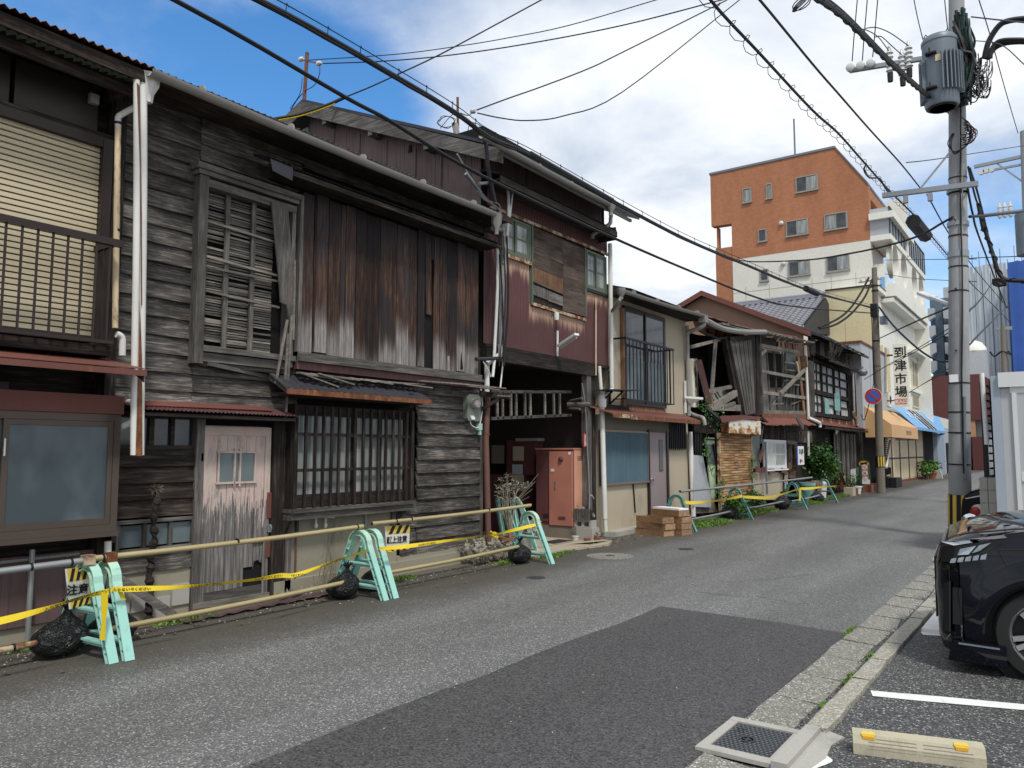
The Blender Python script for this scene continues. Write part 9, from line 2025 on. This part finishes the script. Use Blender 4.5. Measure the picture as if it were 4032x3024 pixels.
qq=[p for p in qd if p.x<qd[0].x or True][:16];part('thick_sleeve','wire',tw_d,MB().tube(qq,.032,7));part('yellow_sleeve','tape',tw_d,MB().tube([p+Vector((.01,0,-.03))for p in qq[:13]],.013,6))
ms=thing('roof_mast','rusty pipe mast with insulators on the ridge of the brown iron house','mast',(-11.4,11.5,8));
a=FY('m',252,170,11.5);b=FY('m',230,525,11.5);part('pole','rust_pipe',ms,MB().tube([(a[0],11.5,a[1]),(b[0],11.5,b[1])],.045,8))
for u,v in((215,212),(325,238)):c_=FY('m',u,v,11.5);part('insulator','ceramic',ms,MB().lathe([(.03,-.08),(.06,-.04),(.06,.04),(.03,.08)],(c_[0],11.5,c_[1]),'X',8))
part('arm','rust_pipe',ms,MB().beam((FY('m',200,210,11.5)[0],11.5,FY('m',200,210,11.5)[1]),(FY('m',340,240,11.5)[0],11.5,FY('m',340,240,11.5)[1]),.03,.03))
part('lead','wire',ms,MB().tube(smooth([(FY('m',u,v,11.5)[0],11.48,FY('m',u,v,11.5)[1])for u,v in((335,245),(332,310),(300,375),(245,410),(190,470),(130,570),(80,625))],4),.012,4));part('lead','wire',ms,MB().tube(smooth([(FY('m',u,v,11.5)[0],11.48,FY('m',u,v,11.5)[1])for u,v in((225,330),(218,400),(200,450),(150,520))],4),.01,4))
m2=thing('roof_mast','thin mast with service cables above the eave of the brown iron house','mast',(-7,10,7));a=FY('m',1188,448,9.6);b=FY('m',1190,700,9.6);part('pole','rust_pipe',m2,MB().tube([(a[0],9.6,a[1]),(b[0],9.6,b[1])],.022,8));part('insulator','ceramic',m2,MB().lathe([(.03,-.05),(.05,0),(.03,.05)],(FY('m',1285,533,9.8)[0],9.8,FY('m',1285,533,9.8)[1]),'X',8))
c_=FY('m',1180,640,9.6);part('service_box','gutter',m2,MB().beam((FY('m',1170,610,9.5)[0],9.5,FY('m',1170,610,9.5)[1]),(FY('m',1195,740,9.5)[0],9.5,FY('m',1195,740,9.5)[1]),.10,.06))
rs=random.Random(3)
for i in range(16):
 u0,v0,ru,rv=rs.choice(((1150,750,38,32),(1160,760,30,40),(1240,690,60,40),(1290,650,50,45),(1120,600,55,35),(1200,780,60,60)));st_=rs.uniform(0,6)
 q=[(u0+ru*rs.uniform(.8,1.1)*math.cos(st_+k_*.7),v0+rv*rs.uniform(.8,1.1)*math.sin(st_+k_*.7))for k_ in range(rs.randint(5,10))]
 part('lead','wire' if i%3 else 'teal',m2,MB().tube(smooth([(FY('m',u,v,9.45)[0],9.45+rs.uniform(-.03,.03),FY('m',u,v,9.45)[1])for u,v in q],4),.007,4))
part('lead','wire',m2,MB().tube(smooth([(FY('m',u,v,9.4)[0],9.4,FY('m',u,v,9.4)[1])for u,v in((1285,540),(1250,560),(1200,545),(1150,560),(1080,640))],4),.008,4))
# cables at the slim pole
for i,(kuv,y1,lb)in enumerate((([('9',1170,1110),('9',1080,1220),('9',980,1290)],(875,1318),'thick double cable drooping from the slim pole towards the old roofs'),([('9',1140,1090),('9',1070,1190),('9',990,1255)],(870,1310),'second thick cable drooping from the slim pole towards the old roofs'))):
 e_=FY('9',*y1,29.0);s_=FY('9',1222-i*26,985,32.6);wire(lb,(s_[0],32.6,s_[1]),(e_[0],29.0,e_[1]),[Z(*p)for p in kuv],.04)
drop('cable from the slim pole descending right towards the big pole','9',(1262,1175),32.5,(('9',1350,1290),('9',1450,1390),('9',1560,1480),('9',1659,1530)),'c',(392,868),30,.035)
drop('black cable rising from the thick bundle to the big pole','9',(300,862),26,(('9',450,880),('9',800,868),('9',1050,830),('9',1230,795),('9',1400,752),('9',1520,712),('b',600,1505),('b',670,1462)),'b',(750,1418),16.2,.022)
o=bpy.data.objects['overhead_cable.013']if 'overhead_cable.013' in bpy.data.objects else None
for i,(k0,p0,y0,kuv,k1,p1,y1,r_)in enumerate((
('a',(545,275),32.5,(('a',800,155),),'c',(390,515),20,.018),('a',(420,610),33,(('a',600,500),('a',900,330)),'c',(395,650),22,.012),
('9',(1300,870),34,(('9',1480,867),),'9',(1900,862),20,.010),('9',(1300,960),36,(('9',1500,990),),'9',(1900,1010),22,.010),
('a',(780,722),42,(('a',880,660),),'a',(1110,520),24,.012),('b',(445,1062),16,(('b',600,1045),('b',900,1000)),'b',(1260,945),26,.010),
('b',(850,1090),16.2,(('b',900,1300),('b',960,1480)),'c',(740,480),40,.02),('b',(845,1225),16.2,(('b',880,1400),('b',940,1600)),'c',(770,520),40,.02),('b',(860,1100),16.2,(('b',930,1330),),'c',(700,260),34,.022),
('b',(860,1415),16.2,(('b',1000,1405),),'b',(1260,1375),26,.03),('c',(525,760),16.5,(('c',640,640),),'c',(780,500),60,.02),('c',(520,540),16.5,(('c',600,460),),'c',(680,350),50,.02),
('b',(870,110),16,(('b',1050,130),),'b',(1250,150),12,.012),('b',(890,265),16,(('b',1060,290),('b',1214,420)),'b',(1260,445),12,.008),('b',(920,0),16,(('b',990,220),('b',1090,580)),'b',(1175,870),26,.010),
('c',(0,205),36,(('c',390,200),('c',600,190)),'c',(900,180),20,.012),('c',(0,690),36,(('c',200,600),),'c',(392,520),17,.012),('c',(0,895),40,(('c',200,790),),'c',(390,680),17,.012),('c',(130,1070),40,(('c',280,985),),'c',(395,940),18,.010))):
 drop(['thin wire from the slim pole rising to the street light','thin wire crossing the market sign','thin level wire across the round balcony openings','second thin level wire below the round openings','thin wire beside the market window','thin wire level with the pole brace running to the right edge','wire dropping from the right of the big pole','second wire dropping right of the big pole','thick rough cable dropping to the right of the big pole','cable from the lower pole collar to the right edge','lower of two slanting wires before the scaffold mesh','upper of two slanting wires before the scaffold mesh','thin wire from the cable tangle to the upper right','thin wire slanting down from the cable tangle','very thin wire from the top to the distant pole','thin wire crossing behind the big pole in the blue sky','thin wire slanting over the yellow and white render','lower thin wire slanting over the white render','short thin wire below the market window'][i],k0,p0,y0,kuv,k1,p1,y1,r_)
# heavy looped cables at the upper right
for i,(pts,r_)in enumerate((([('b',955,380),('b',985,270),('b',1050,170),('b',1120,135),('b',1260,118)],.05),([('b',975,400),('b',1020,330),('b',1090,295),('b',1180,285),('b',1260,287)],.055),([('b',1000,410),('b',1010,350),('b',1060,300),('b',1180,292),('b',1260,298)],.04))):
 q=smooth([(FY(*p,15.8)[0],15.8-.1*i,FY(*p,15.8)[1])for p in pts],5);thing_wire('looped_cable',['upper of the heavy looped cables at the top right','middle heavy looped cable at the top right','lower heavy looped cable at the top right'][i],q,r_,'wire','heavy looped cables')
rc_=thing('rough_cable','rough twisted black cable hanging in front of the scaffold mesh at right','cable',(-1,20,6));q=smooth([(FY(*p,19)[0],19,FY(*p,19)[1])for p in(('b',915,1330),('b',950,1500),('c',625,0),('c',680,170),('c',740,320),('c',883,342),('c',960,345))],5);part('strand','wire',rc_,MB().tube(q,.045,6));coil(rc_,q,.05,3,.018)
part('coiled_slack','wire',rc_,MB().tube([(FY('c',722+45*math.cos(i*.5),355+26*math.sin(i*.53),19)[0],18.95,FY('c',722,355+26*math.sin(i*.53),19)[1])for i in range(50)],.014,4))
# vertical high voltage leads above the transformer
for i,(u0,u1,v1)in enumerate(((127,92,400),(192,158,400),(260,226,372))):
 q=[(FY('b',u0+2,-40,16.2)[0],16.2,FY('b',u0,-40,16.2)[1]),(FY('b',u1+12,240,16.2)[0],16.2,FY('b',u1+12,240,16.2)[1]),(FY('b',u1,v1,16.2)[0],16.2,FY('b',u1,v1,16.2)[1])]
 t_=thing_wire('lead_wire',['leftmost thin vertical lead above the insulators','middle thin vertical lead above the insulators','right thin vertical lead above the insulators'][i],[Vector(p)for p in q],.011,'wire','vertical lead wires')
for i,(pts,lb)in enumerate(((((490,-30),(520,120),(555,262)),'thin stay wire meeting the transformer lid at left'),(((693,-30),(705,90),(716,190)),'thin stay wire meeting the transformer lid at right'),(((120,188),(180,195),(260,240),(330,330)),'arched lead wire to the left bushing'),(((180,185),(250,180),(340,215),(461,300)),'arched lead wire to the right bushing'),(((235,245),(280,238),(340,290),(418,360)),'arched lead wire to the middle bushing'))):
 thing_wire('lead_wire',lb,smooth([(FY('b',u,v,16.15)[0],16.15,FY('b',u,v,16.15)[1])for u,v in pts],4),.010,'wire','lead wires')
thing_wire('looped_cable','coil of slack cable at the top edge left of the big pole',[Vector((FY('b',60+70*math.cos(i*.55)*0-300+60*math.cos(i*.55),-10+42*math.sin(i*.5),14)[0],14,FY('b',-240,20+42*math.sin(i*.5),14)[1]))for i in range(40)],.010,'wire','heavy looped cables')
for o in list(bpy.data.objects):
 if '_o' in o:del o['_o']
